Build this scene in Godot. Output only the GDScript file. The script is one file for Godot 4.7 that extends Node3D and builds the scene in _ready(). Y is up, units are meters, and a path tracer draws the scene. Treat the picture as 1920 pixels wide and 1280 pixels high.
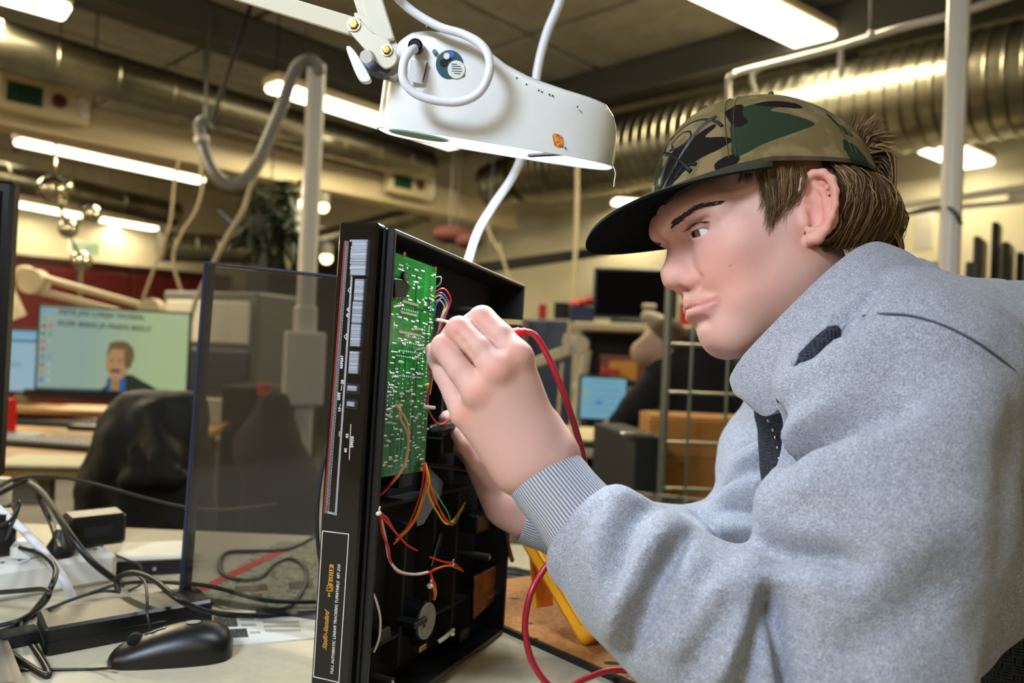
extends Node3D
# Workshop: a young man in a camouflage cap measures the circuit board of a turntable under a bench lamp.
const FPX := 1400.0                      # focal length in pixels of the 1920 x 1280 frame
const CAM := Vector3(0, 1.10, 0)
var CB := Basis.from_euler(Vector3(deg_to_rad(0.5), 0, deg_to_rad(2.45)))
var RB := Basis(Vector3(0.682, 0, -0.731), Vector3.UP, Vector3(0.731, 0, 0.682))   # the room's own axes: u, up, -v
var names := {}
var M := {}

func P(px: float, py: float, d: float) -> Vector3:
	return CAM + CB * Vector3((px - 960.0) / FPX * d, (640.0 - py) / FPX * d, -d)
func ray(px: float, py: float) -> Vector3:
	return CB * Vector3((px - 960.0) / FPX, (640.0 - py) / FPX, -1.0)
func at_height(px: float, py: float, y: float) -> Vector3:      # where the sight line meets a level surface
	var r := ray(px, py)
	return CAM + r * ((y - CAM.y) / r.y)
func on_plane(px: float, py: float, o: Vector3, n: Vector3) -> Vector3:
	var r := ray(px, py)
	return CAM + r * ((o - CAM).dot(n) / r.dot(n))
func rp(u: float, v: float, y: float) -> Vector3:
	return RB * Vector3(u, y, -v)

# ---------------------------------------------------------------- mesh building
class MB:
	var v := PackedVector3Array()
	var n := PackedVector3Array()
	var uv := PackedVector2Array()
	var c := PackedColorArray()
	var colored := false
	var col := Color.WHITE
	# a closed solid (or sheet with orient=false); corners sharper than crease degrees stay hard
	func solid(pv: PackedVector3Array, tr: PackedInt32Array, crease := 40.0, uvs := PackedVector2Array(), orient := true, cols := PackedColorArray()) -> void:
		var nt := tr.size() / 3
		var flip := false
		if orient:
			var cen := Vector3.ZERO
			for p in pv: cen += p
			cen /= maxf(1, pv.size())
			var vol := 0.0
			for t in nt:
				vol += (pv[tr[t * 3]] - cen).dot((pv[tr[t * 3 + 1]] - cen).cross(pv[tr[t * 3 + 2]] - cen))
			flip = vol > 0.0
		var fn := PackedVector3Array(); fn.resize(nt)
		var adj := []
		adj.resize(pv.size())
		for i in pv.size(): adj[i] = PackedInt32Array()
		var key := {}
		var rep := PackedInt32Array(); rep.resize(pv.size())
		for i in pv.size():
			var k := Vector3i((pv[i] * 200000.0).round())
			if not key.has(k): key[k] = i
			rep[i] = key[k]
		for t in nt:
			var a := tr[t * 3]; var b := tr[t * 3 + 1]; var d := tr[t * 3 + 2]
			var nn := (pv[b] - pv[a]).cross(pv[d] - pv[a])
			fn[t] = nn if flip else -nn
			adj[rep[a]].append(t); adj[rep[b]].append(t); adj[rep[d]].append(t)
		var cc := cos(deg_to_rad(crease))
		var un := PackedVector3Array(); un.resize(nt)
		for t in nt: un[t] = fn[t].normalized()
		for t in nt:
			for q in 3:
				var k := q
				if flip: k = [0, 2, 1][q]
				var i := tr[t * 3 + k]
				var s := Vector3.ZERO
				for o in adj[rep[i]]:
					if un[o].dot(un[t]) >= cc: s += fn[o]
				v.append(pv[i])
				n.append(s.normalized())
				uv.append(uvs[i] if uvs.size() else Vector2.ZERO)
				c.append(cols[i] if cols.size() else col)
	func mesh() -> ArrayMesh:
		var arr := []
		arr.resize(Mesh.ARRAY_MAX)
		arr[Mesh.ARRAY_VERTEX] = v
		arr[Mesh.ARRAY_NORMAL] = n
		arr[Mesh.ARRAY_TEX_UV] = uv
		if colored: arr[Mesh.ARRAY_COLOR] = c
		var m := ArrayMesh.new()
		m.add_surface_from_arrays(Mesh.PRIMITIVE_TRIANGLES, arr)
		return m
	# box of a size about the centre of t, edges chamfered by b
	func box(t: Transform3D, s: Vector3, b := 0.0) -> MB:
		var pv := PackedVector3Array()
		var tr := PackedInt32Array()
		var h := s * 0.5
		if b <= 0.0:
			for x in [-1, 1]:
				for y in [-1, 1]:
					for z in [-1, 1]: pv.append(t * Vector3(x * h.x, y * h.y, z * h.z))
			tr = PackedInt32Array([0, 1, 3, 0, 3, 2, 4, 6, 7, 4, 7, 5, 0, 4, 5, 0, 5, 1, 2, 3, 7, 2, 7, 6, 0, 2, 6, 0, 6, 4, 1, 5, 7, 1, 7, 3])
			solid(pv, tr, 1.0)
			return self
		b = minf(b, minf(h.x, minf(h.y, h.z)) * 0.98)
		var id := {}
		for x in [-1, 1]:
			for y in [-1, 1]:
				for z in [-1, 1]:
					for k in 3:
						var p := Vector3(x * (h.x - b), y * (h.y - b), z * (h.z - b))
						p[k] += [x, y, z][k] * b
						id[Vector4i(x, y, z, k)] = pv.size()
						pv.append(t * p)
		var quad := func(a, q, w, e, want: Vector3):
			var nn: Vector3 = (pv[q] - pv[a]).cross(pv[w] - pv[a])
			if nn.dot(t.basis * want) < 0.0: tr.append_array([a, w, q, a, e, w])
			else: tr.append_array([a, q, w, a, w, e])
		for k in 3:
			var k1 := (k + 1) % 3
			var k2 := (k + 2) % 3
			for sg in [-1, 1]:
				var r := []
				for ab in [[-1, -1], [1, -1], [1, 1], [-1, 1]]:
					var g := [0, 0, 0]
					g[k] = sg; g[k1] = ab[0]; g[k2] = ab[1]
					r.append(id[Vector4i(g[0], g[1], g[2], k)])
				var w := Vector3.ZERO
				w[k] = sg
				quad.call(r[0], r[1], r[2], r[3], w)
			for s1 in [-1, 1]:
				for s2 in [-1, 1]:
					var r := []
					for q in [[-1, k1], [1, k1], [1, k2], [-1, k2]]:
						var g := [0, 0, 0]
						g[k] = q[0]; g[k1] = s1; g[k2] = s2
						r.append(id[Vector4i(g[0], g[1], g[2], q[1])])
					var w := Vector3.ZERO
					w[k1] = s1; w[k2] = s2
					quad.call(r[0], r[1], r[2], r[3], w)
		for x in [-1, 1]:
			for y in [-1, 1]:
				for z in [-1, 1]:
					var a: int = id[Vector4i(x, y, z, 0)]
					var q: int = id[Vector4i(x, y, z, 1)]
					var w: int = id[Vector4i(x, y, z, 2)]
					var nn := (pv[q] - pv[a]).cross(pv[w] - pv[a])
					if nn.dot(t.basis * Vector3(x, y, z)) < 0.0: tr.append_array([a, w, q])
					else: tr.append_array([a, q, w])
		solid(pv, tr, 1.0)
		return self
	# rings of equal size joined; caps close the ends
	func loft(rings: Array, crease := 40.0, caps := true, closed := true, uvs := PackedVector2Array(), cols := PackedColorArray(), whole := false) -> MB:
		var m: int = rings[0].size()
		var pv := PackedVector3Array()
		var tr := PackedInt32Array()
		for r in rings: pv.append_array(r)
		for i in rings.size() - 1:
			for j in (m if closed else m - 1):
				var a := i * m + j
				var b := i * m + (j + 1) % m
				tr.append_array([a, b, b + m, a, b + m, a + m])
		if caps:
			for e in [0, rings.size() - 1]:
				var cen := Vector3.ZERO
				for p in rings[e]: cen += p
				var k := pv.size()
				pv.append(cen / m)
				if uvs.size(): uvs.append(Vector2(0.5, 0.5))
				if cols.size(): cols.append(cols[e * m])
				for j in m:
					var a: int = e * m + j
					var b: int = e * m + (j + 1) % m
					tr.append_array([a, k, b] if e == 0 else [a, b, k])
		solid(pv, tr, crease, uvs, caps or whole, cols)
		return self
	# turns every face of an open sheet away from a point (or from the line o + axis)
	func face_from(o: Vector3, axis := Vector3.ZERO) -> MB:
		for i in range(0, v.size(), 3):
			var r := (v[i] + v[i + 1] + v[i + 2]) / 3.0 - o
			if axis != Vector3.ZERO: r -= axis * r.dot(axis)
			if (v[i + 1] - v[i]).cross(v[i + 2] - v[i]).dot(r) > 0.0:
				var a := v[i + 1]; v[i + 1] = v[i + 2]; v[i + 2] = a
				var b := n[i + 1]; n[i + 1] = n[i + 2]; n[i + 2] = b
				var d := uv[i + 1]; uv[i + 1] = uv[i + 2]; uv[i + 2] = d
				var e := c[i + 1]; c[i + 1] = c[i + 2]; c[i + 2] = e
			for k in 3:
				if n[i + k].dot((v[i + 2] - v[i]).cross(v[i + 1] - v[i])) < 0.0: n[i + k] = -n[i + k]
		return self
	func tube(path: Array, r, seg := 8, crease := 60.0, taper := 1.0) -> MB:
		var rings := []
		var up := Vector3.UP
		var prev := Vector3.ZERO
		for i in path.size():
			var d: Vector3 = (path[mini(i + 1, path.size() - 1)] - path[maxi(i - 1, 0)]).normalized()
			if i == 0:
				up = Vector3.UP if absf(d.y) < 0.9 else Vector3.RIGHT
			var s := d.cross(up).normalized()
			up = s.cross(d).normalized()
			var rr: float = (r[i] if r is Array or r is PackedFloat32Array else r)
			rr *= lerpf(1.0, taper, float(i) / maxf(1, path.size() - 1))
			var ring := PackedVector3Array()
			for j in seg:
				var a := TAU * j / seg
				ring.append(path[i] + (s * cos(a) + up * sin(a)) * rr)
			rings.append(ring)
		return loft(rings, crease)
	func cyl(a: Vector3, b: Vector3, r: float, seg := 16, r2 := -1.0) -> MB:
		return tube([a, b], [r, r2 if r2 >= 0 else r], seg, 40.0)
	# profile of (radius, height) turned about the y axis of t
	func lathe(t: Transform3D, prof: Array, seg := 20, crease := 35.0) -> MB:
		var rings := []
		for q in prof:
			var ring := PackedVector3Array()
			for j in seg:
				var a := TAU * j / seg
				ring.append(t * Vector3(cos(a) * q[0], q[1], sin(a) * q[0]))
			rings.append(ring)
		return loft(rings, crease)
	func ball(p: Vector3, r: Vector3, seg := 12, bs := Basis()) -> MB:
		var rings := []
		var k := maxi(5, seg / 2)
		for i in range(0, k + 1):
			var ph := PI * clampf(float(i) / k, 0.004, 0.996)
			var ring := PackedVector3Array()
			for j in seg:
				var a := TAU * j / seg
				ring.append(p + bs * (Vector3(sin(ph) * cos(a), -cos(ph), sin(ph) * sin(a)) * r))
			rings.append(ring)
		return loft(rings, 70.0)
	# outline in the xy plane of t pushed along z from z0 to z1, rim chamfered
	func prism(t: Transform3D, poly: Array, z0: float, z1: float, bev := 0.0, crease := 25.0) -> MB:
		var pts := PackedVector2Array(poly)
		if Geometry2D.is_polygon_clockwise(pts): pts.reverse()
		var ins := pts
		if bev > 0.0:
			ins = PackedVector2Array()
			var m := pts.size()
			for i in m:
				var e0 := (pts[i] - pts[(i - 1 + m) % m]).normalized()
				var e1 := (pts[(i + 1) % m] - pts[i]).normalized()
				var nn := Vector2(-e0.y, e0.x) + Vector2(-e1.y, e1.x)
				ins.append(pts[i] + nn.normalized() * bev / maxf(0.5, nn.length() * 0.5))
		var layers := [[ins, z0], [pts, z0 + bev], [pts, z1 - bev], [ins, z1]] if bev > 0.0 else [[pts, z0], [pts, z1]]
		var pv := PackedVector3Array()
		var tr := PackedInt32Array()
		var m := pts.size()
		for l in layers:
			for q in l[0]: pv.append(t * Vector3(q.x, q.y, l[1]))
		for i in layers.size() - 1:
			for j in m:
				var a := i * m + j
				var b := i * m + (j + 1) % m
				tr.append_array([a, b, b + m, a, b + m, a + m])
		var cap := Geometry2D.triangulate_polygon(ins)
		var base := (layers.size() - 1) * m
		for i in cap.size() / 3:
			var a := cap[i * 3]; var b := cap[i * 3 + 1]; var d := cap[i * 3 + 2]
			if (ins[b] - ins[a]).cross(ins[d] - ins[a]) < 0.0:
				var s := b
				b = d
				d = s
			tr.append_array([base + a, base + b, base + d, a, d, b])
		solid(pv, tr, crease)
		return self
	# four-cornered sheet with its own picture coordinates
	func quad(a: Vector3, b: Vector3, d: Vector3, e: Vector3) -> MB:   # lower left, lower right, upper right, upper left as seen from the front
		solid(PackedVector3Array([a, b, d, e]), PackedInt32Array([0, 2, 1, 0, 3, 2]), 10.0, PackedVector2Array([Vector2(0, 1), Vector2(1, 1), Vector2(1, 0), Vector2(0, 0)]), false)
		return self

func mb() -> MB: return MB.new()
func T(o: Vector3, b := Basis()) -> Transform3D: return Transform3D(b, o)
func yaw(deg: float) -> Basis: return Basis(Vector3.UP, deg_to_rad(deg))
# basis whose z looks from b to a ... x across, y along dir
func along(dir: Vector3, hint := Vector3.FORWARD) -> Basis:
	var y := dir.normalized()
	if absf(y.dot(hint)) > 0.98: hint = Vector3.RIGHT
	var x := y.cross(hint).normalized()
	return Basis(x, y, x.cross(y))
func frame(x: Vector3, y: Vector3) -> Basis:
	x = x.normalized()
	var z := x.cross(y).normalized()
	return Basis(x, z.cross(x), z)
func spline(pts: Array, per := 6) -> Array:
	var o := []
	for i in pts.size() - 1:
		var a: Vector3 = pts[maxi(i - 1, 0)]
		var b: Vector3 = pts[i]
		var c: Vector3 = pts[i + 1]
		var d: Vector3 = pts[mini(i + 2, pts.size() - 1)]
		for k in per:
			o.append(b.cubic_interpolate(c, a, d, float(k) / per))
	o.append(pts[-1])
	return o
func spline2(pts: Array, per := 5, closed := true) -> Array:
	var o := []
	var m := pts.size()
	for i in (m if closed else m - 1):
		var a: Vector2 = pts[(i - 1 + m) % m] if closed else pts[maxi(i - 1, 0)]
		var b: Vector2 = pts[i]
		var c: Vector2 = pts[(i + 1) % m]
		var d: Vector2 = pts[(i + 2) % m] if closed else pts[mini(i + 2, m - 1)]
		for k in per: o.append(b.cubic_interpolate(c, a, d, float(k) / per))
	if not closed: o.append(pts[-1])
	return o
func rrect(w: float, h: float, r: float, k := 4) -> Array:
	var o := []
	for q in [[1, 1, 0], [-1, 1, 1], [-1, -1, 2], [1, -1, 3]]:
		for i in k + 1:
			var a: float = PI / 2 * (q[2] + float(i) / k)
			o.append(Vector2(q[0] * (w / 2 - r) + cos(a) * r, q[1] * (h / 2 - r) + sin(a) * r))
	return o

# ---------------------------------------------------------------- nodes
func numbered(called: String) -> String:
	if not names.has(called):
		names[called] = 0
		return called
	names[called] += 1
	return "%s_%03d" % [called, names[called]]
func tag(o: Node3D, label: String, category: String, group := "", kind := "") -> Node3D:
	o.set_meta("label", label)
	if category: o.set_meta("category", category)
	if group: o.set_meta("group", group)
	if kind: o.set_meta("kind", kind)
	return o
func thing(called: String, label: String, category: String, where := Vector3.ZERO, group := "", b := Basis()) -> Node3D:
	var o := Node3D.new()
	o.name = numbered(called)
	add_child(o)
	o.transform = Transform3D(b, where)
	return tag(o, label, category, group)
func node_of(mesh: Mesh, called: String, m: Material, parent: Node3D = null) -> MeshInstance3D:
	var o := MeshInstance3D.new()
	o.mesh = mesh
	o.material_override = m
	if parent:
		o.name = called
		parent.add_child(o, true)
	else:
		o.name = numbered(called)
		add_child(o)
	return o
# b's points are in the world; the part is put back into its thing's own axes
func obj(called: String, b: MB, m: Material, parent: Node3D = null) -> MeshInstance3D:
	var o := node_of(b.mesh(), called, m, parent)
	if parent: o.transform = chain_of(parent).affine_inverse()
	return o
func chain_of(o: Node) -> Transform3D:
	var t := Transform3D()
	while o != self:
		t = (o as Node3D).transform * t
		o = o.get_parent()
	return t
# one mesh that is a thing by itself: its node stands at the base of the mesh
func single(called: String, b: MB, m: Material, label: String, category: String, group := "") -> Node3D:
	var lo := Vector3.INF
	var hi := -Vector3.INF
	for p in b.v:
		lo = lo.min(p)
		hi = hi.max(p)
	var base := Vector3((lo.x + hi.x) / 2, lo.y, (lo.z + hi.z) / 2)
	for i in b.v.size(): b.v[i] -= base
	var o := node_of(b.mesh(), called, m)
	o.position = base
	return tag(o, label, category, group)
func structure(called: String, b: MB, m: Material) -> MeshInstance3D:
	var o := node_of(b.mesh(), called, m)
	o.set_meta("kind", "structure")
	return o
func text_part(words: String, called: String, m: Material, parent: Node3D, o: Vector3, right: Vector3, up: Vector3, height: float, bold := false, font := "Droid Sans", slant := 0.0, stretch := 1.0, depth := 0.0003) -> MeshInstance3D:
	var tm := TextMesh.new()
	var sf := SystemFont.new()
	sf.font_names = PackedStringArray([font])
	if bold: sf.font_weight = 700
	tm.font = sf
	tm.text = words
	tm.font_size = 64
	tm.pixel_size = 1.0 / 46.0           # capitals come out about one unit high
	tm.depth = depth / height
	tm.curve_step = 2.0
	tm.horizontal_alignment = HORIZONTAL_ALIGNMENT_LEFT
	tm.vertical_alignment = VERTICAL_ALIGNMENT_CENTER
	var node := node_of(tm, called, m, parent)
	var x := right.normalized()
	var z := x.cross(up).normalized()
	var y := z.cross(x)
	var t := Transform3D(Basis(x * height * stretch, (y + x * slant) * height, z * height), o)
	node.transform = (chain_of(parent) if parent else Transform3D()).affine_inverse() * t
	return node

# ---------------------------------------------------------------- materials
func mat(key: String, c: Color, rough := 0.6, metal := 0.0, spec := 0.5) -> StandardMaterial3D:
	var m := StandardMaterial3D.new()
	m.resource_name = key
	m.albedo_color = c
	m.roughness = rough
	m.metallic = metal
	m.metallic_specular = spec
	M[key] = m
	return m
func hexm(key: String, hex: String, rough := 0.6, metal := 0.0, spec := 0.5) -> StandardMaterial3D:
	return mat(key, Color(hex), rough, metal, spec)
func glow(key: String, c: Color, e: float) -> StandardMaterial3D:
	var m := mat(key, Color(0.9, 0.9, 0.9), 0.5)
	m.emission_enabled = true
	m.emission = c
	m.emission_energy_multiplier = e
	return m
func noise_image(size: int, sd: int, freq: float, oct := 4, type := FastNoiseLite.TYPE_SIMPLEX_SMOOTH) -> Image:
	var f := FastNoiseLite.new()
	f.seed = sd
	f.frequency = freq
	f.noise_type = type
	f.fractal_octaves = oct
	return f.get_seamless_image(size, size)
func ramp_tex(im: Image, stops: Array) -> ImageTexture:          # stops: [at, colour]
	var o := Image.create(im.get_width(), im.get_height(), false, Image.FORMAT_RGB8)
	var g := Gradient.new()
	g.offsets = PackedFloat32Array(stops.map(func(s): return s[0]))
	g.colors = PackedColorArray(stops.map(func(s): return s[1]))
	var lut := []
	for i in 256: lut.append(g.sample(i / 255.0))
	for y in im.get_height():
		for x in im.get_width(): o.set_pixel(x, y, lut[int(im.get_pixel(x, y).r * 255.0)])
	return ImageTexture.create_from_image(o)
func tri(m: StandardMaterial3D, scale: float, tex: Texture2D = null, bump: Texture2D = null, depth := 0.05) -> StandardMaterial3D:
	m.uv1_triplanar = true
	m.uv1_scale = Vector3.ONE * scale
	if tex: m.albedo_texture = tex
	if bump:
		m.heightmap_enabled = true
		m.heightmap_texture = bump
		m.heightmap_scale = depth
	return m

# ================================================================ the scene
func _ready() -> void:
	var cam := Camera3D.new()
	cam.name = "camera"
	add_child(cam)
	cam.transform = Transform3D(CB, CAM)
	var at := CameraAttributesPhysical.new()
	at.frustum_focal_length = 26.25
	at.frustum_focus_distance = 0.68
	at.exposure_aperture = 4.2
	cam.attributes = at
	cam.fov = rad_to_deg(2.0 * atan(640.0 / FPX))
	cam.near = 0.05
	cam.far = 60.0
	cam.current = true
	var we := WorldEnvironment.new()
	we.name = "environment"
	var env := Environment.new()
	env.background_mode = Environment.BG_COLOR
	env.background_color = Color(0.02, 0.02, 0.02)
	env.tonemap_mode = Environment.TONE_MAPPER_LINEAR
	env.tonemap_exposure = 0.85
	env.sdfgi_enabled = true
	env.ssao_enabled = true
	env.ssil_enabled = true
	we.environment = env
	add_child(we)
	# the photographer's soft flash panel beside the camera, high up
	flash_panel(Vector3(-0.80, 2.02, 0.34), Vector3(0.12, 1.10, -0.62), 3.9)
	materials()
	room()
	ceiling_lights()
	workbench()
	turntable()
	magnifier_lamp()
	person_main()
	bench_things()
	overhead_things()
	far_left()
	far_right()

func area(called: String, o: Vector3, dir: Vector3, size: Vector2, c: Color, e: float, hint := Vector3.UP) -> AreaLight3D:
	var l := AreaLight3D.new()
	l.name = called
	l.area_size = size
	l.light_color = c
	l.light_energy = e
	l.area_normalize_energy = true
	l.shadow_enabled = true
	l.set("area_range", 30.0)
	add_child(l, true)
	if absf(dir.normalized().dot(hint)) > 0.97: hint = Vector3.RIGHT
	l.transform = Transform3D(Basis.looking_at(dir, hint), o)
	return l

func flash_panel(o: Vector3, aim: Vector3, e: float) -> void:
	var d := (aim - o).normalized()
	var b := Basis.looking_at(d, Vector3.UP)
	var t := thing("flash_panel", "soft flash panel on a stand beside the photographer", "lamp", Vector3(o.x, 0, o.z))
	var black := mat("flash_black", Color(0.05, 0.05, 0.05), 0.6)
	var white := glow("flash_diffuser_light", Color(0.84, 0.91, 1.0), 2.0)
	var q := mb().box(Transform3D(b, o + d * -0.05), Vector3(0.46, 0.36, 0.08), 0.01)
	obj("housing", q, black, t)
	obj("diffuser", mb().box(Transform3D(b, o - d * 0.006), Vector3(0.44, 0.34, 0.008), 0.002), white, t)
	obj("pole", mb().cyl(Vector3(o.x, 0.02, o.z) - d * 0.08 * Vector3(1, 0, 1), o - d * 0.08, 0.012, 10), black, t)
	obj("foot", mb().lathe(T(Vector3(o.x, 0, o.z) - d * 0.08 * Vector3(1, 0, 1)), [[0.0, 0.0], [0.16, 0.0], [0.15, 0.02], [0.0, 0.025]], 20), black, t)
	area("flash_light", o + d * 0.002, d, Vector2(0.44, 0.34), Color(0.84, 0.91, 1.0), e)

func materials() -> void:
	var spk := noise_image(256, 3, 0.09, 4)
	var cloud := noise_image(256, 5, 0.012, 5)
	M.bump_fine = ImageTexture.create_from_image(spk)
	M.bump_cloud = ImageTexture.create_from_image(cloud)
	tri(mat("ceiling_board", Color(0.62, 0.60, 0.54), 0.9), 1.2, ramp_tex(cloud, [[0.2, Color(0.90, 0.90, 0.88)], [0.8, Color(1, 1, 1)]]))
	mat("ceiling_joint", Color(0.16, 0.15, 0.13), 0.9)
	mat("beam_grey", Color(0.30, 0.29, 0.25), 0.8)
	tri(mat("wall_cream", Color(0.80, 0.77, 0.66), 0.85), 0.7, ramp_tex(cloud, [[0.15, Color(0.93, 0.92, 0.9)], [0.85, Color(1, 1, 1)]]))
	tri(mat("floor_vinyl", Color(0.30, 0.29, 0.28), 0.5), 0.9, ramp_tex(cloud, [[0.2, Color(0.8, 0.8, 0.8)], [0.8, Color(1, 1, 1)]]))
	tri(mat("bench_top", Color(0.74, 0.70, 0.60), 0.42), 3.0, ramp_tex(spk, [[0.1, Color(0.95, 0.95, 0.94)], [0.9, Color(1, 1, 1)]]))
	mat("bench_edge", Color(0.55, 0.50, 0.42), 0.5)
	mat("steel_leg", Color(0.45, 0.45, 0.44), 0.4, 0.6)
	tri(mat("duct_metal", Color(0.62, 0.60, 0.52), 0.32, 1.0), 1.3, ramp_tex(cloud, [[0.2, Color(0.72, 0.72, 0.72)], [0.8, Color(1, 1, 1)]]))
	mat("beige_metal", Color(0.80, 0.74, 0.60), 0.5)
	mat("pipe_white", Color(0.85, 0.83, 0.78), 0.35)
	mat("grey_hose", Color(0.52, 0.51, 0.48), 0.5)
	mat("black_plastic", Color(0.035, 0.036, 0.042), 0.38)
	mat("black_matte", Color(0.045, 0.045, 0.048), 0.75)
	mat("black_gloss", Color(0.02, 0.021, 0.027), 0.16)
	mat("dark_cable", Color(0.05, 0.05, 0.055), 0.42)
	mat("white_plastic", Color(0.84, 0.83, 0.80), 0.4)
	mat("white_cable", Color(0.86, 0.86, 0.88), 0.4)
	mat("steel", Color(0.72, 0.72, 0.72), 0.28, 1.0)
	mat("brass", Color(0.78, 0.62, 0.33), 0.3, 1.0)
	mat("red_plastic", Color(0.80, 0.06, 0.10), 0.4)
	mat("red_rubber", Color(0.58, 0.09, 0.15), 0.34)
	mat("red_wire", Color(0.80, 0.10, 0.07), 0.45)
	mat("orange_wire", Color(0.90, 0.42, 0.08), 0.45)
	mat("yellow_wire", Color(0.90, 0.72, 0.12), 0.45)
	mat("green_wire", Color(0.25, 0.62, 0.35), 0.45)
	mat("blue_wire", Color(0.22, 0.38, 0.75), 0.45)
	mat("grey_wire", Color(0.66, 0.64, 0.62), 0.45)
	mat("white_wire", Color(0.86, 0.84, 0.80), 0.45)
	mat("tan_wire", Color(0.80, 0.62, 0.50), 0.5)
	mat("ivory", Color(0.87, 0.84, 0.74), 0.5)
	mat("print_white", Color(0.88, 0.88, 0.86), 0.5)
	mat("print_gold", Color(0.90, 0.66, 0.28), 0.4, 0.3)
	mat("print_red", Color(0.78, 0.10, 0.16), 0.5)
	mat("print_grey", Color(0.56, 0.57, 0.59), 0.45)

# ---------------------------------------------------------------- room shell
func room() -> void:
	var U0 := -5.0
	var U1 := 5.25
	var V0 := -4.0
	var V1 := 9.9
	var H := 3.05
	var mid := rp((U0 + U1) / 2, (V0 + V1) / 2, 0)
	var uw := U1 - U0
	var vw := V1 - V0
	structure("floor", mb().box(Transform3D(RB, mid + Vector3(0, -0.1, 0)), Vector3(uw + 0.4, 0.2, vw + 0.4)), M.floor_vinyl)
	var ce := structure("ceiling", mb().box(Transform3D(RB, mid + Vector3(0, H + 0.14, 0)), Vector3(uw + 0.4, 0.2, vw + 0.4)), M.ceiling_joint)
	# boards with open joints between them
	var tile := mb().box(Transform3D(), Vector3(1.17, 0.04, 1.17), 0.012).mesh()
	var iu := 0
	while U0 + 0.6 + iu * 1.2 < U1:
		var iv := 0
		while V0 + 0.6 + iv * 1.2 < V1:
			var o := node_of(tile, "ceiling_panel", M.ceiling_board, ce)
			o.transform = Transform3D(RB, rp(U0 + 0.62 + iu * 1.2, V0 + 0.55 + iv * 1.2, H + 0.02))
			iv += 1
		iu += 1
	structure("wall_left", mb().box(Transform3D(RB, rp((U0 + U1) / 2, V1 + 0.1, H / 2)), Vector3(uw + 0.4, H + 0.1, 0.2)), M.wall_cream)
	structure("wall_back", mb().box(Transform3D(RB, rp(U1 + 0.1, (V0 + V1) / 2, H / 2)), Vector3(0.2, H + 0.1, vw)), M.wall_cream)
	structure("wall_near", mb().box(Transform3D(RB, rp(U0 - 0.1, (V0 + V1) / 2, H / 2)), Vector3(0.2, H + 0.1, vw)), M.wall_cream)
	structure("wall_right", mb().box(Transform3D(RB, rp((U0 + U1) / 2, V0 - 0.1, H / 2)), Vector3(uw + 0.4, H + 0.1, 0.2)), M.wall_cream)

# a ceiling light: a box of white sheet with a glowing tube cover, hung a little under the ceiling
func tube_light(a: Vector3, b: Vector3, w: float, label: String, e := 5.0, hang := true, g := "tube lights under the ceiling", look := 7.0) -> void:
	var c := (a + b) / 2
	var t := thing("ceiling_tube_light", label, "ceiling light", c, g)
	var d := (b - a).normalized()
	var bs := frame(d, Vector3.UP)
	var l := (b - a).length()
	obj("housing", mb().box(Transform3D(bs, c + bs.y * 0.035), Vector3(l, 0.05, w * 1.05), 0.008), M.beige_metal, t)
	if not M.has("tube_light_cover"): glow("tube_light_cover", Color(1.0, 0.96, 0.84), look)
	obj("tube_cover", mb().box(Transform3D(bs, c - bs.y * 0.008), Vector3(l * 0.985, 0.04, w), 0.014), M.tube_light_cover, t)
	if hang:
		for s in [-0.35, 0.35]:
			obj("hanger", mb().cyl(c + d * l * s + Vector3(0, 0.05, 0), Vector3((c + d * l * s).x, 3.03, (c + d * l * s).z), 0.004, 6), M.steel_leg, t)
	area("tube_lamp_light", c - Vector3(0, 0.032, 0), Vector3.DOWN, Vector2(l * 0.98, w), Color(1.0, 0.935, 0.77), e, d)

func ceiling_lights() -> void:
	var L := func(ax, ay, bx, by, h: float, w: float, label: String, e := 8.0):
		tube_light(at_height(ax, ay, h), at_height(bx, by, h), w, label, e)
	L.call(28, 262, 381, 338, 2.40, 0.13, "long tube light hanging below the beige service trunking")
	L.call(-190, -70, 130, 22, 2.62, 0.17, "tube light hanging over the small round duct beside the beam")
	L.call(505, 158, 858, 272, 2.50, 0.15, "tube light behind the white post with the grey hose")
	L.call(1290, -45, 1552, 84, 2.88, 0.24, "wide tube light fixed above the white bracket pipe")
	L.call(1752, 272, 1832, 306, 2.33, 0.20, "tube light below the big duct, partly behind the white pole", 1.0)
	L.call(32, 381, 152, 404, 2.40, 0.14, "short tube light over the red cabinets beside the chrome balls", 1.6)
	L.call(188, 410, 292, 428, 2.40, 0.14, "short tube light over the red cabinets before the cream wall", 1.4)
	L.call(1150, 376, 1202, 380, 2.35, 0.14, "small tube light just past the tip of the cap brim", 1.6)
	# lights over the rest of the room, out of the picture
	for q in [[-3.2, -1.5, 3.0], [-1.2, -2.2, 2.0], [2.8, -2.4, 3.0], [-2.8, 2.4, 6.0], [-3.2, 6.0, 9.0], [1.2, 7.6, 9.0], [-2.0, 4.5, 7.0]]:
		tube_light(rp(q[0] - 0.7, q[1], 2.88), rp(q[0] + 0.7, q[1], 2.88), 0.2, "tube light high over the aisle behind the photographer", q[2])

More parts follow.
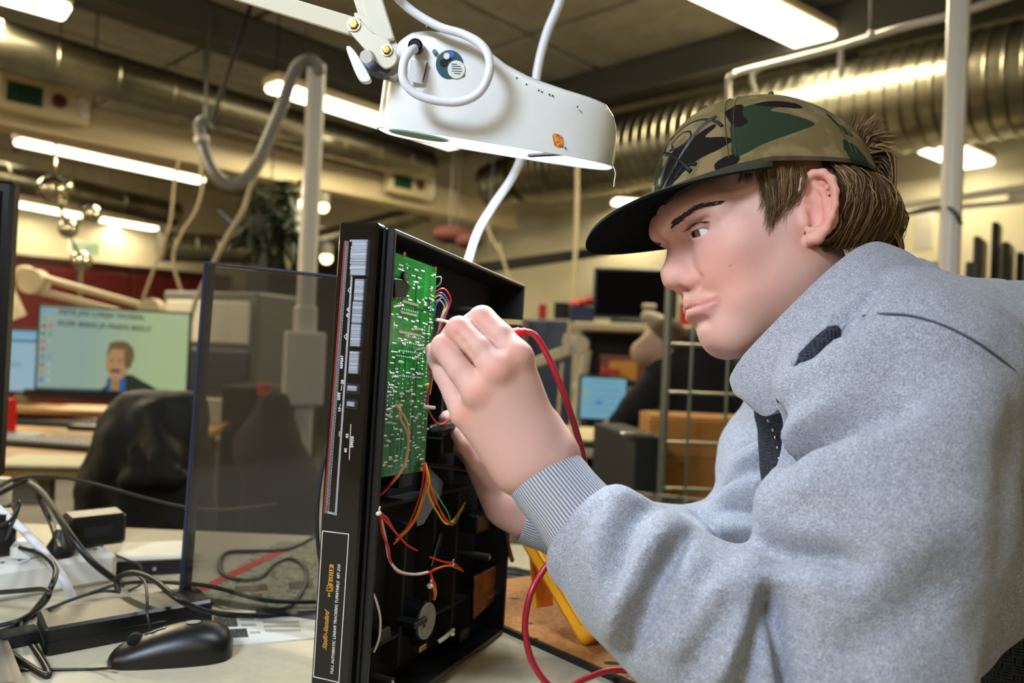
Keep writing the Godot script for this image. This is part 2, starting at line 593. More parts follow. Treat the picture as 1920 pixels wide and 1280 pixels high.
# ---------------------------------------------------------------- bench lamp with a magnifier, over the work
var LT := Transform3D()
func lp(px: float, py: float, z: float) -> Vector3:
	return LT.affine_inverse() * on_plane(px, py, LT * Vector3(0, 0, z), LT.basis.z)
func magnifier_lamp() -> void:
	var a := P(690, 231, 0.70)
	var b := P(1150, 306, 0.70)
	var x := (b - a).normalized()
	var dw := Vector3(0.03, sin(deg_to_rad(10.0)), -cos(deg_to_rad(10.0)))
	var z := -(dw - x * dw.dot(x)).normalized()
	LT = Transform3D(Basis(x, z.cross(x), z), a)
	var Ln := (b - a).length()
	var Wd := 0.135
	var enamel := mat("lamp_enamel", Color(0.86, 0.86, 0.84), 0.28)
	enamel.clearcoat_enabled = true
	enamel.clearcoat = 0.5
	enamel.clearcoat_roughness = 0.1
	# height of the shade along its length, traced on its near wall
	var prof := []
	for q in [[691, 205], [697, 165], [706, 135], [722, 100], [742, 72], [768, 58], [800, 56], [860, 66], [900, 82], [935, 112], [965, 132], [1000, 148], [1060, 168], [1110, 182], [1138, 192], [1156, 215], [1164, 245]]:
		var p := lp(q[0], q[1], -0.012)
		prof.append(Vector2(p.x, p.y))
	var top := func(xx: float) -> float:
		if xx <= prof[0].x: return maxf(0.004, prof[0].y + (xx - prof[0].x) * 6.0)
		for i in prof.size() - 1:
			if xx <= prof[i + 1].x: return lerpf(prof[i].y, prof[i + 1].y, (xx - prof[i].x) / (prof[i + 1].x - prof[i].x))
		return maxf(0.004, prof[-1].y - (xx - prof[-1].x) * 8.0)
	var t := thing("magnifier_lamp", "white enamelled magnifier lamp with a rust spot glowing above the circuit board", "bench lamp", LT * Vector3(Ln / 2, 0, -Wd / 2))
	var plan := []          # rounded outline; the far end round, the near end squarer
	for i in 96:
		var an := TAU * i / 96.0
		var ex := 3.2
		var cx := signf(cos(an)) * pow(absf(cos(an)), 2.0 / ex)
		var cz := signf(sin(an)) * pow(absf(sin(an)), 2.0 / ex)
		plan.append(Vector2((0.5 + cx * 0.5) * (Ln + 0.008) - 0.002, cz))
	var rings := []
	var spec := [[0.0, 1.0, 0.0], [0.35, 0.985, 0.0], [0.75, 0.965, 0.0], [0.92, 0.95, 0.0], [0.975, 0.92, 0.012], [1.0, 0.86, 0.03], [1.0, 0.6, 0.08], [1.0, 0.3, 0.15], [1.0, 0.02, 0.2]]
	for s in spec:
		var ring := PackedVector3Array()
		for q in plan:
			var xx: float = clampf(lerpf(q.x, Ln * 0.5, s[2] * 0.35), -0.004, Ln + 0.008)
			ring.append(LT * Vector3(xx, maxf(s[0] * top.call(xx), 0.0), -Wd / 2 + q.y * Wd / 2 * s[1]))
		rings.append(ring)
	# the inside of the shade
	for s in [[1.0, 0.02, 0.2], [0.9, 0.8, 0.05], [0.5, 0.93, 0.0], [0.0, 0.97, 0.0]]:
		var ring := PackedVector3Array()
		for q in plan:
			var xx: float = lerpf(q.x, Ln * 0.5, 0.012 + s[2] * 0.35)
			ring.append(LT * Vector3(xx, maxf(s[0] * top.call(xx) - 0.004, 0.0), -Wd / 2 + q.y * Wd / 2 * s[1] * 0.97))
		rings.append(ring)
	rings.append(rings[0])
	var sh := mb().loft(rings, 40.0, false, true, PackedVector2Array(), PackedColorArray(), true)
	obj("lamp_shade", sh, enamel, t)
	# glowing diffuser of the lamp and the glass of the magnifier
	var gl := glow("lamp_diffuser_light", Color(0.88, 0.96, 1.0), 4.0)
	var dif := []
	for yy in [0.0035, 0.006]:
		var ring := PackedVector3Array()
		for q in plan:
			ring.append(LT * Vector3(lerpf(q.x, Ln * 0.5, 0.03), yy, -Wd / 2 + q.y * Wd / 2 * 0.93))
		dif.append(ring)
	obj("lamp_diffuser", mb().loft(dif, 20.0), gl, t)
	obj("diffuser_clip", mb().box(LT * T(Vector3(lp(1022, 285, -0.05).x, 0.002, -0.05), yaw(20)), Vector3(0.006, 0.004, 0.09), 0.001), M.black_plastic, t)
	obj("lens_glass", mb().lathe(LT * T(Vector3(0.038, 0.0005, -Wd / 2)), [[0.0, 0.0], [0.03, 0.0], [0.032, 0.0015], [0.03, 0.003], [0.0, 0.003]], 32), mat("lens_green", Color(0.55, 0.68, 0.62), 0.1), t)
	area("magnifier_lamp_light", LT * Vector3(Ln * 0.5, -0.002, -Wd / 2), -LT.basis.y, Vector2(Ln * 0.9, Wd * 0.8), Color(0.90, 0.96, 1.0), 0.42, LT.basis.z)
	# fittings on the near wall
	var wz := -0.0028
	var on := func(px, py, out := 0.0): return LT * (lp(px, py, wz) + Vector3(0, 0, out))
	var disc := func(called: String, px, py, r: float, h: float, m: Material, par: Node3D, out := 0.0) -> MeshInstance3D:
		var o: Vector3 = on.call(px, py, out)
		return obj(called, mb().lathe(Transform3D(LT.basis * Basis(Vector3.RIGHT, PI / 2), o), [[0.0, -0.002], [r, -0.002], [r, h * 0.7], [r * 0.94, h], [0.0, h]], 28), m, par)
	var teal := mat("inner_teal", Color(0.16, 0.30, 0.33), 0.4)
	var port: MeshInstance3D = disc.call("service_port", 843, 121, 0.0128, 0.0006, teal, t)
	var cap_: MeshInstance3D = disc.call("starter_cap", 856, 131, 0.0082, 0.0016, M.white_plastic, port)
	for q in [[852, 121, 0.005], [856, 125, 0.008], [857, 129.5, 0.0095], [857, 134, 0.0095], [858, 138.5, 0.006]]: obj("print_line", mb().box(Transform3D(LT.basis * Basis(Vector3.BACK, 0.1), on.call(q[0], q[1], 0.0017)), Vector3(q[2], 0.0007, 0.0003)), teal, cap_)
	disc.call("starter_pin", 838, 106, 0.0030, 0.003, M.white_plastic, port)
	disc.call("port_gap", 832, 118, 0.0036, 0.0012, M.black_plastic, port)
	disc.call("port_gap", 846, 103, 0.003, 0.0012, M.blue_wire, port)
	for q in [[815, 97], [868, 141]]: disc.call("screw", q[0], q[1], 0.0022, 0.0010, mat("screw_teal", Color(0.40, 0.52, 0.55), 0.4, 0.5), t)
	var rt: Vector3 = lp(786, 133, wz)
	obj("rating_plate", mb().prism(LT * T(rt), [lp(770, 112, wz), lp(800, 114, wz), lp(793, 158, wz), lp(766, 152, wz)].map(func(p): return Vector2(p.x - rt.x, p.y - rt.y)), -0.002, 0.0006, 0.0002), mat("plate_pale", Color(0.80, 0.80, 0.80), 0.5), t)
	obj("plate_slot", mb().box(LT * T(lp(797, 136, wz) + Vector3(0, 0, 0.0002), Basis(Vector3.BACK, -0.13)), Vector3(0.0008, 0.018, 0.001)), M.black_matte, t)
	# rust where the enamel has come off, and dark specks
	var rust := [[1034, 256], [1038, 250], [1046, 251], [1054, 256], [1056, 266], [1055, 275], [1046, 277], [1038, 272], [1033, 265]].map(func(q): var p: Vector3 = lp(q[0], q[1], wz); return Vector2(p.x, p.y))
	obj("rust_spot", mb().prism(LT * T(Vector3(0, 0, wz)), rust, -0.002, 0.0004, 0.0), tri(mat("rust", Color(0.86, 0.56, 0.20), 0.7), 60.0, ramp_tex(noise_image(64, 21, 0.05), [[0.25, Color(0.62, 0.40, 0.28)], [0.5, Color(1, 0.9, 0.7)], [0.8, Color(1, 1, 0.95)]])), t)
	for q in [[1010, 169], [1016, 172], [1030, 177], [1036, 179], [969, 146], [987, 158], [1060, 277], [968, 206], [1083, 200]]:
		disc.call("dark_speck", q[0], q[1], 0.0007, 0.0003, M.black_matte, t)
	var gr: MeshInstance3D = disc.call("cord_grommet", 780, 88, 0.0070, 0.005, M.black_gloss, t)
	disc.call("grommet_lip", 780, 88, 0.0052, 0.0075, M.black_plastic, gr)
	# cord looping from the grommet over the shade
	var cp := []
	for q in [[780, 90, 0.003], [768, 98, 0.016], [757, 118, 0.024], [757, 150, 0.026], [778, 175, 0.026], [815, 188, 0.026], [860, 191, 0.026], [897, 175, 0.026], [916, 142, 0.026], [917, 108, 0.024], [900, 82, 0.02], [868, 64, 0.014], [828, 52, 0.010], [790, 32, 0.008], [758, 8, 0.01], [735, -22, 0.02], [700, -110, 0.03], [640, -260, 0.01], [560, -420, -0.06]]:
		cp.append(LT * lp(q[0], q[1], wz + q[2]))
	obj("power_cord", mb().tube(spline(cp, 6), 0.0040, 12), M.white_cable, t)
	obj("loose_thread", mb().tube(spline([P(1150, 312, 0.69), P(1154, 325, 0.69), P(1152, 338, 0.69), P(1151, 350, 0.69)], 4), 0.0005, 5), M.white_cable, t)
	# parallel arm, knuckle and clamp
	var arm := mat("arm_enamel", Color(0.80, 0.77, 0.68), 0.35)
	var bar := func(called: String, p: Vector3, q: Vector3, w: float, th: float, par: Node3D):
		var d := (q - p).normalized()
		var zz := (CAM - (p + q) / 2).normalized()
		obj(called, mb().box(Transform3D(frame(d, zz.cross(d)), (p + q) / 2), Vector3((q - p).length(), w, th), 0.0015), arm, par)
	var foot := P(-330, -254, 1.18)
	bar.call("lower_arm", foot, P(250, -75, 0.78), 0.017, 0.017, t)
	bar.call("lower_arm", P(250, -75, 0.78), P(668, 52, 0.70), 0.017, 0.017, t)
	bar.call("upper_arm", P(560, -450, 0.77), P(722, 80, 0.705), 0.020, 0.004, t)
	bar.call("upper_arm", P(532, -450, 0.785), P(700, 70, 0.72), 0.014, 0.004, t)
	bar.call("back_arm", P(546, -450, 0.78), foot + Vector3(0, 0.10, 0), 0.017, 0.017, t)
	obj("arm_post", mb().cyl(Vector3(foot.x, 0.752, foot.z), foot + Vector3(0, 0.12, 0), 0.016, 14), arm, t)
	obj("bench_clamp", mb().box(T(Vector3(foot.x, 0.775, foot.z)), Vector3(0.07, 0.046, 0.07), 0.006), arm, t)
	var plate := func(called: String, pts: Array, d: float, th: float, m: Material):
		var c := P(pts[0][0], pts[0][1], d)
		var zz := CB.z
		var bs := Basis(CB.x, CB.y, zz)
		var poly := pts.map(func(q): var p: Vector3 = CB.inverse() * (on_plane(q[0], q[1], c, zz) - c); return Vector2(p.x, p.y))
		return obj(called, mb().prism(Transform3D(bs, c), spline2(poly, 3), -th, 0.0, 0.0006), m, t)
	plate.call("knuckle_plate", [[652, 38], [662, 31], [674, 36], [700, 62], [722, 68], [738, 92], [745, 108], [738, 122], [722, 128], [706, 116], [680, 88], [655, 58]], 0.690, 0.003, arm)
	plate.call("knuckle_plate", [[664, 30], [676, 26], [730, 60], [752, 100], [745, 120], [730, 118], [690, 80]], 0.708, 0.003, arm)
	plate.call("clamp_block", [[680, 98], [700, 104], [722, 126], [746, 122], [744, 134], [716, 138], [692, 130], [678, 116]], 0.700, 0.018, mat("clamp_grey", Color(0.36, 0.38, 0.44), 0.3, 0.6))
	plate.call("wing_lever", [[649, 90], [657, 87], [672, 105], [692, 140], [694, 150], [684, 154], [672, 148], [660, 122]], 0.694, 0.007, M.white_plastic)
	for q in [[663, 46, 0.0048], [725, 94, 0.0042]]:
		var o := P(q[0], q[1], 0.689)
		var hb := obj("pivot_bolt", mb().lathe(Transform3D(CB * Basis(Vector3.RIGHT, PI / 2), o), [[0.0, 0.0], [q[2], 0.0], [q[2], 0.0022], [q[2] * 0.8, 0.003], [0.0, 0.0032]], 6, 20.0), M.brass, t)
		obj("bolt_washer", mb().lathe(Transform3D(CB * Basis(Vector3.RIGHT, PI / 2), o), [[0.0, -0.0005], [q[2] * 1.3, -0.0005], [q[2] * 1.3, 0.0004], [0.0, 0.0005]], 20), M.steel, hb)
	obj("clamp_knob", mb().cyl(P(690, 106, 0.69), P(686, 106, 0.678), 0.0062, 20, 0.0055), M.white_plastic, t)
	obj("swivel_stem", mb().cyl(P(735, 128, 0.70), P(752, 150, 0.72), 0.008, 14), M.steel, t)
	obj("mount_bolt", mb().lathe(Transform3D(CB, P(808, 51, 0.76)), [[0.0, 0.0], [0.005, 0.0], [0.005, 0.004], [0.0, 0.005]], 8), M.black_plastic, t)
	# second lead hanging behind the lamp and down behind the turntable
	var hp := [Vector3(P(1085, -300, 1.0).x, 3.03, P(1085, -300, 1.0).z), P(1085, -300, 1.0)]
	for q in [[1062, -60, 1.0], [1048, 5, 1.0], [1026, 60, 1.0], [1010, 120, 1.0], [998, 200, 1.0], [982, 280, 1.0], [962, 330, 1.0], [925, 385, 1.0], [898, 430, 1.0], [882, 475, 1.0], [872, 520, 1.0], [870, 640, 1.0], [900, 900, 1.1]]:
		hp.append(P(q[0], q[1], q[2]))
	single("hanging_cable", mb().tube(spline(hp, 5), 0.0062, 10), M.white_cable, "white cable hanging behind the magnifier lamp and the turntable", "cable")

# ---------------------------------------------------------------- workbench
func workbench() -> void:
	var zb := -1.34
	var t := thing("workbench", "cream laminate workbench that carries the turntable and the tangle of cables", "desk", Vector3(0, 0, -0.8))
	obj("table_top", mb().box(T(Vector3(-0.53, 0.735, (zb + 0.1) / 2)), Vector3(1.74, 0.03, 0.1 - zb), 0.004), M.bench_top, t)
	for x in [-1.3, 0.28]:
		for z in [zb + 0.08, 0.0]:
			obj("leg", mb().box(T(Vector3(x, 0.36, z)), Vector3(0.05, 0.72, 0.05), 0.004), M.steel_leg, t)
	obj("rail", mb().box(T(Vector3(-0.53, 0.69, zb + 0.08)), Vector3(1.55, 0.05, 0.03), 0.003), M.steel_leg, t)

# ---------------------------------------------------------------- turntable standing on its side, underside open
var TT := Transform3D()
func tl(x: float, y: float, z: float) -> Vector3: return TT * Vector3(x, y, z)
func tp(px: float, py: float, x: float) -> Vector3:              # local point where the sight line meets the plane x of the turntable
	return TT.affine_inverse() * on_plane(px, py, TT * Vector3(x, 0, 0), TT.basis.x)
func tf(px: float, py: float, z: float) -> Vector3:              # ... the plane z (front)
	return TT.affine_inverse() * on_plane(px, py, TT * Vector3(0, 0, z), TT.basis.x.cross(TT.basis.y))
func tbox(b: MB, x0: float, x1: float, y0: float, y1: float, z0: float, z1: float, bev := 0.0) -> MB:
	b.box(TT * T(Vector3((x0 + x1) / 2, (y0 + y1) / 2, (z0 + z1) / 2)), Vector3(absf(x1 - x0), absf(y1 - y0), absf(z1 - z0)), bev)
	return b
func wire(b: MB, pts: Array, r: float, seg := 6, per := 6) -> MB:
	var w := []
	for p in pts: w.append(TT * (p as Vector3))
	b.tube(spline(w, per), r, seg)
	return b

func turntable() -> void:
	# the four corners of the open underside, traced; their depths make it a flat panel
	var A0 := P(682, 1375, 0.628)
	var A1 := P(741, 428, 0.6298)
	var B1 := P(985, 535, 0.9171)
	var B0 := P(945, 1185, 0.9152)
	var y := ((A1 - A0) + (B1 - B0)).normalized()
	var z := -((B1 - A1) + (B0 - A0)).normalized()
	TT = Transform3D(Basis(y.cross(z).normalized(), y, z), A0)
	var ib := TT.affine_inverse() * B1
	var H := ib.y
	var D := -ib.z
	var W := 0.056
	var t := thing("turntable", "black turntable standing on its side with its underside open over a green circuit board", "turntable", tl(-W / 2, 0, -D / 2))
	var bp: Material = M.black_plastic
	var bg: Material = M.black_gloss
	# casing: rim walls round the open underside, deck on the far side
	var top := mb()
	top.prism(TT * T(Vector3(0, H, 0), Basis(Vector3(0, 0, -1), Vector3(1, 0, 0), Vector3(0, -1, 0))), [Vector2(0.0, 0.0), Vector2(D, 0.0), Vector2(D, -W * 0.8), Vector2(0.0, -W * 0.8)], 0.0, 0.004, 0.0008)
	obj("casing_top_wall", top, bp, t)
	obj("casing_bottom_wall", tbox(mb(), -W * 0.8, 0, 0, 0.004, -D, 0, 0.0008), bp, t)
	obj("casing_front_wall", tbox(mb(), -0.014, 0, 0.0, H, -0.0035, 0.0, 0.0008), mat("edge_strip", Color(0.055, 0.058, 0.07), 0.42), t)
	# back wall in two lengths with a slot for the leads, as the notch in the rim shows
	obj("casing_back_wall", tbox(mb(), -W * 0.8, 0, H * 0.90, H, -D, -D + 0.004, 0.0008), bp, t)
	obj("casing_back_wall", tbox(mb(), -W * 0.8, 0, 0, H * 0.885, -D, -D + 0.004, 0.0008), bp, t)
	obj("deck", tbox(mb(), -W * 0.8 - 0.004, -W * 0.8, 0, H, -D, 0, 0.001), M.black_matte, t)
	# raised ribs moulded on the inside of the deck
	for q in [[0.02, 0.30, -0.16, -0.155], [0.02, 0.16, -0.10, -0.096], [0.18, 0.184, -0.24, -0.02], [0.05, 0.054, -0.25, -0.02], [0.30, 0.304, -0.27, -0.12], [0.02, 0.18, -0.215, -0.211]]:
		obj("inner_rib", tbox(mb(), -W * 0.8, -W * 0.45, q[0], q[1], q[2], q[3], 0.0006), M.black_matte, t)
	for q in [[0.39, -0.03], [0.38, -0.20], [0.33, -0.27], [0.10, -0.26], [0.025, -0.05], [0.27, -0.26]]:
		var sp := mb().cyl(tl(-W * 0.8, q[0], q[1]), tl(-0.004, q[0], q[1]), 0.0045, 12)
		var so := obj("screw_post", sp, M.black_matte, t)
		obj("screw_hole", mb().cyl(tl(-0.0042, q[0], q[1]), tl(-0.0036, q[0], q[1]), 0.0022, 10), M.steel, so)
	front_panel(t, H, W)
	board(t)
	insides(t, H, D, W)
	# platter behind the front panel, seen as a bright rim on the deck side
	var pl := mb().lathe(TT * T(Vector3(-W * 0.8 - 0.004, H * 0.43, -0.152), Basis(Vector3.BACK, PI / 2)), [[0.0, 0.0], [0.145, 0.0], [0.149, 0.004], [0.149, 0.012], [0.146, 0.015], [0.0, 0.015]], 64)
	obj("platter", pl, M.steel, t)
	obj("platter_mat", mb().lathe(TT * T(Vector3(-W * 0.8 - 0.019, H * 0.43, -0.152), Basis(Vector3.BACK, PI / 2)), [[0.0, 0.0], [0.147, 0.0], [0.147, 0.003], [0.0, 0.003]], 64), M.black_matte, t)
	dust_cover(H, D, W)

func front_panel(t: Node3D, H: float, W: float) -> void:
	# bezel: the part with the keys, proud of the casing
	var x1 := tf(709, 424, 0.010).x
	var x0 := tf(635, 421, 0.010).x
	var bez := mb()
	tbox(bez, x0, x1, -0.003, H + 0.003, -0.004, 0.010, 0.002)
	var fp := obj("front_panel", bez, M.black_gloss, t)
	obj("panel_back_frame", tbox(mb(), x0 + 0.002, -0.014, 0.0, H, -0.012, -0.004, 0.001), M.black_plastic, t)
	obj("panel_step", tbox(mb(), x1, x1 + 0.0035, 0.0, H, -0.004, 0.003, 0.0008), M.black_plastic, t)
	var Z := 0.0101
	var f := func(px, py): return tf(px, py, Z)
	# printed lines: a thin bar between two traced points
	var bar := func(called: String, ax, ay, bx, by, w: float, m: Material):
		var a: Vector3 = f.call(ax, ay)
		var b: Vector3 = f.call(bx, by)
		var d := (b - a)
		obj(called, mb().box(TT * Transform3D(frame(d, Vector3(-d.y, d.x, 0)), (a + b) / 2 + Vector3(0, 0, 0.0001)), Vector3(d.length(), w, 0.0003)), m, fp)
	bar.call("red_line", 646.5, 452, 608, 962, 0.0007, M.print_red)
	for q in [[649, 451, 610.5, 962], [651, 452, 613, 962], [653.5, 452, 616, 962]]: bar.call("grey_line", q[0], q[1], q[2], q[3], 0.00045, M.print_grey)
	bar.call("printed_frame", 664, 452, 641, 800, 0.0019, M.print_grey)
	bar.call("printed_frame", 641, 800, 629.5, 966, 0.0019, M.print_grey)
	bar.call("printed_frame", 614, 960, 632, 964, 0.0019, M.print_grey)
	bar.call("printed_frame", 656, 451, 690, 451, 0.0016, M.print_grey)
	# slanted hatch between the red line and the strip
	for i in 80:
		var k := i / 80.0
		var py := 458.0 + k * 490.0
		var px := lerpf(649.0, 612.0, k)
		bar.call("hatch_line", px, py + 5, px + 4.5, py, 0.0003, M.print_grey)
	# brushed keys
	var brushed := Image.create(64, 256, false, Image.FORMAT_RGB8)
	var rg := RandomNumberGenerator.new()
	rg.seed = 4
	for yy in 256:
		var base := rg.randf_range(0.55, 1.0)
		for xx in 64:
			brushed.set_pixel(xx, yy, Color.from_hsv(0.6, 0.06, clampf(base + rg.randf_range(-0.06, 0.06), 0, 1)))
	tri(mat("brushed_key", Color(0.78, 0.79, 0.83), 0.45, 0.3), 14.0, ImageTexture.create_from_image(brushed))
	var keys := [[661, 690, 452, 517], [667, 685, 524, 565], [663, 682, 566, 607], [660, 679, 608, 650], [657, 675, 659, 701]]
	for kx in keys:
		var mid: float = (kx[2] + kx[3]) / 2.0
		var a: Vector3 = f.call(kx[0], mid)
		var b: Vector3 = f.call(kx[1], mid)
		var p: Vector3 = f.call((kx[0] + kx[1]) / 2.0, kx[2])
		var q: Vector3 = f.call((kx[0] + kx[1]) / 2.0, kx[3])
		var well := tbox(mb(), a.x - 0.0014, b.x + 0.0016, q.y - 0.0007, p.y + 0.0007, Z - 0.001, Z + 0.0002)
		obj("key_recess", well, M.black_matte, fp)
		obj("push_key", tbox(mb(), a.x, b.x, q.y, p.y, Z - 0.001, Z + 0.0028, 0.0006), M.brushed_key, fp)
	for sw in [[653, 671, 723, 733], [652, 667, 753, 762]]:
		var a: Vector3 = f.call(sw[0], (sw[2] + sw[3]) / 2.0)
		var b: Vector3 = f.call(sw[1], (sw[2] + sw[3]) / 2.0)
		var p: Vector3 = f.call(660, sw[2])
		var q: Vector3 = f.call(660, sw[3])
		obj("slide_slot", tbox(mb(), a.x - 0.002, b.x + 0.002, q.y - 0.002, p.y + 0.002, Z - 0.001, Z + 0.0002), M.black_matte, fp)
		obj("slide_switch", tbox(mb(), a.x, b.x, q.y, p.y, Z - 0.001, Z + 0.002, 0.0005), M.brushed_key, fp)
	# lettering runs upwards
	var R := TT.basis.y
	var Uv := -TT.basis.x
	var wp := func(px, py): return TT * (f.call(px, py) as Vector3) + TT.basis.z * 0.0002
	text_part("PLAY/STOP", "lettering", M.print_white, fp, wp.call(658.5, 505), R, Uv, 0.0026, true, "Droid Sans", 0.0, 1.05)
	text_part("REPEAT", "lettering", M.print_white, fp, wp.call(640.5, 691), R, Uv, 0.0024, true, "Droid Sans", 0.0, 0.95)
	text_part("30", "lettering", M.print_white, fp, wp.call(642, 720), R, Uv, 0.0024, true)
	text_part("SIZE", "lettering", M.print_white, fp, wp.call(635.5, 750), R, Uv, 0.0024, true)
	text_part("17", "lettering", M.print_white, fp, wp.call(637, 772), R, Uv, 0.0024, true)
	text_part("33", "lettering", M.print_white, fp, wp.call(651, 821), R, Uv, 0.0024, true)
	text_part("45", "lettering", M.print_white, fp, wp.call(648, 848), R, Uv, 0.0024, true)
	text_part("SPEED", "lettering", M.print_white, fp, wp.call(660, 839), R, Uv, 0.0024, true)
	bar.call("speed_line", 658, 795, 655, 862, 0.0005, M.print_white)
	bar.call("dash_line", 641, 722, 640, 732, 0.0004, M.print_white)
	bar.call("dash_line", 638, 757, 637.4, 764, 0.0004, M.print_white)
	bar.call("dash_line", 637, 808, 636, 818, 0.0004, M.print_white)
	# little arrows beside the keys
	var arrow := func(px, py, s: float, dirn: float):
		var o: Vector3 = f.call(px, py)
		var a := [Vector2(-s * 0.5, 0), Vector2(s * 0.5, -s), Vector2(s * 0.5, s)]
		for i in 3:
			var p: Vector2 = a[i]
			var q: Vector2 = a[(i + 1) % 3]
			p.y *= dirn
			q.y *= dirn
			var pa := o + Vector3(p.x, p.y, 0.0002)
			var pb := o + Vector3(q.x, q.y, 0.0002)
			obj("arrow_mark", mb().box(TT * Transform3D(frame(pb - pa, Vector3(0, 0, 1)), (pa + pb) / 2), Vector3((pb - pa).length(), 0.0003, 0.0004)), M.print_white, fp)
	arrow.call(655, 544, 0.0026, 1.0)
	arrow.call(652, 580, 0.0016, 1.0)
	arrow.call(651, 591, 0.0016, -1.0)
	arrow.call(648, 631, 0.0026, -1.0)
	# name plate
	bar.call("plate_line", 605, 995, 588, 1268, 0.0006, M.print_white)
	bar.call("plate_line", 654, 1001, 635.5, 1279, 0.0006, M.print_white)
	bar.call("plate_line", 605, 995, 654, 1001, 0.0006, M.print_white)
	bar.call("plate_line", 588, 1268, 635.5, 1279, 0.0006, M.print_white)
	var up2 := (TT * (f.call(620, 1000) as Vector3) - TT * (f.call(602, 1270) as Vector3)).normalized()
	var lf2 := up2.cross(TT.basis.z) * -1.0
	text_part("Studio-Standard", "lettering", M.print_gold, fp, wp.call(609, 1216), up2, lf2, 0.0042, false, "Droid Serif", 0.5, 0.72)
	text_part("BY", "lettering", M.print_gold, fp, wp.call(617.5, 1119), up2, lf2, 0.0022, true)
	text_part("FISHER", "lettering", M.print_gold, fp, wp.call(620, 1097), up2, lf2, 0.0042, true, "Droid Serif", 0.0, 0.82)
	bar.call("badge_line", 614, 1097, 624.5, 1098, 0.0005, M.print_gold)
	bar.call("badge_line", 613, 1107, 623.5, 1108, 0.0005, M.print_gold)
	bar.call("badge_line", 614, 1097, 613, 1107, 0.0005, M.print_gold)
	bar.call("badge_line", 624.5, 1098, 623.5, 1108, 0.0005, M.print_gold)
	for q in [[616, 1102.5, 620, 1099.5], [620, 1099.5, 622.5, 1103], [622.5, 1103, 619.5, 1105.5]]: bar.call("badge_mark", q[0], q[1], q[2], q[3], 0.0005, M.print_gold)
	text_part("FULL AUTOMATIC LINEAR TRACKING TURNTABLE  MT-250", "lettering", M.print_white, fp, wp.call(622.5, 1263), up2, lf2, 0.0026, false, "Droid Sans", 0.0, 0.99)

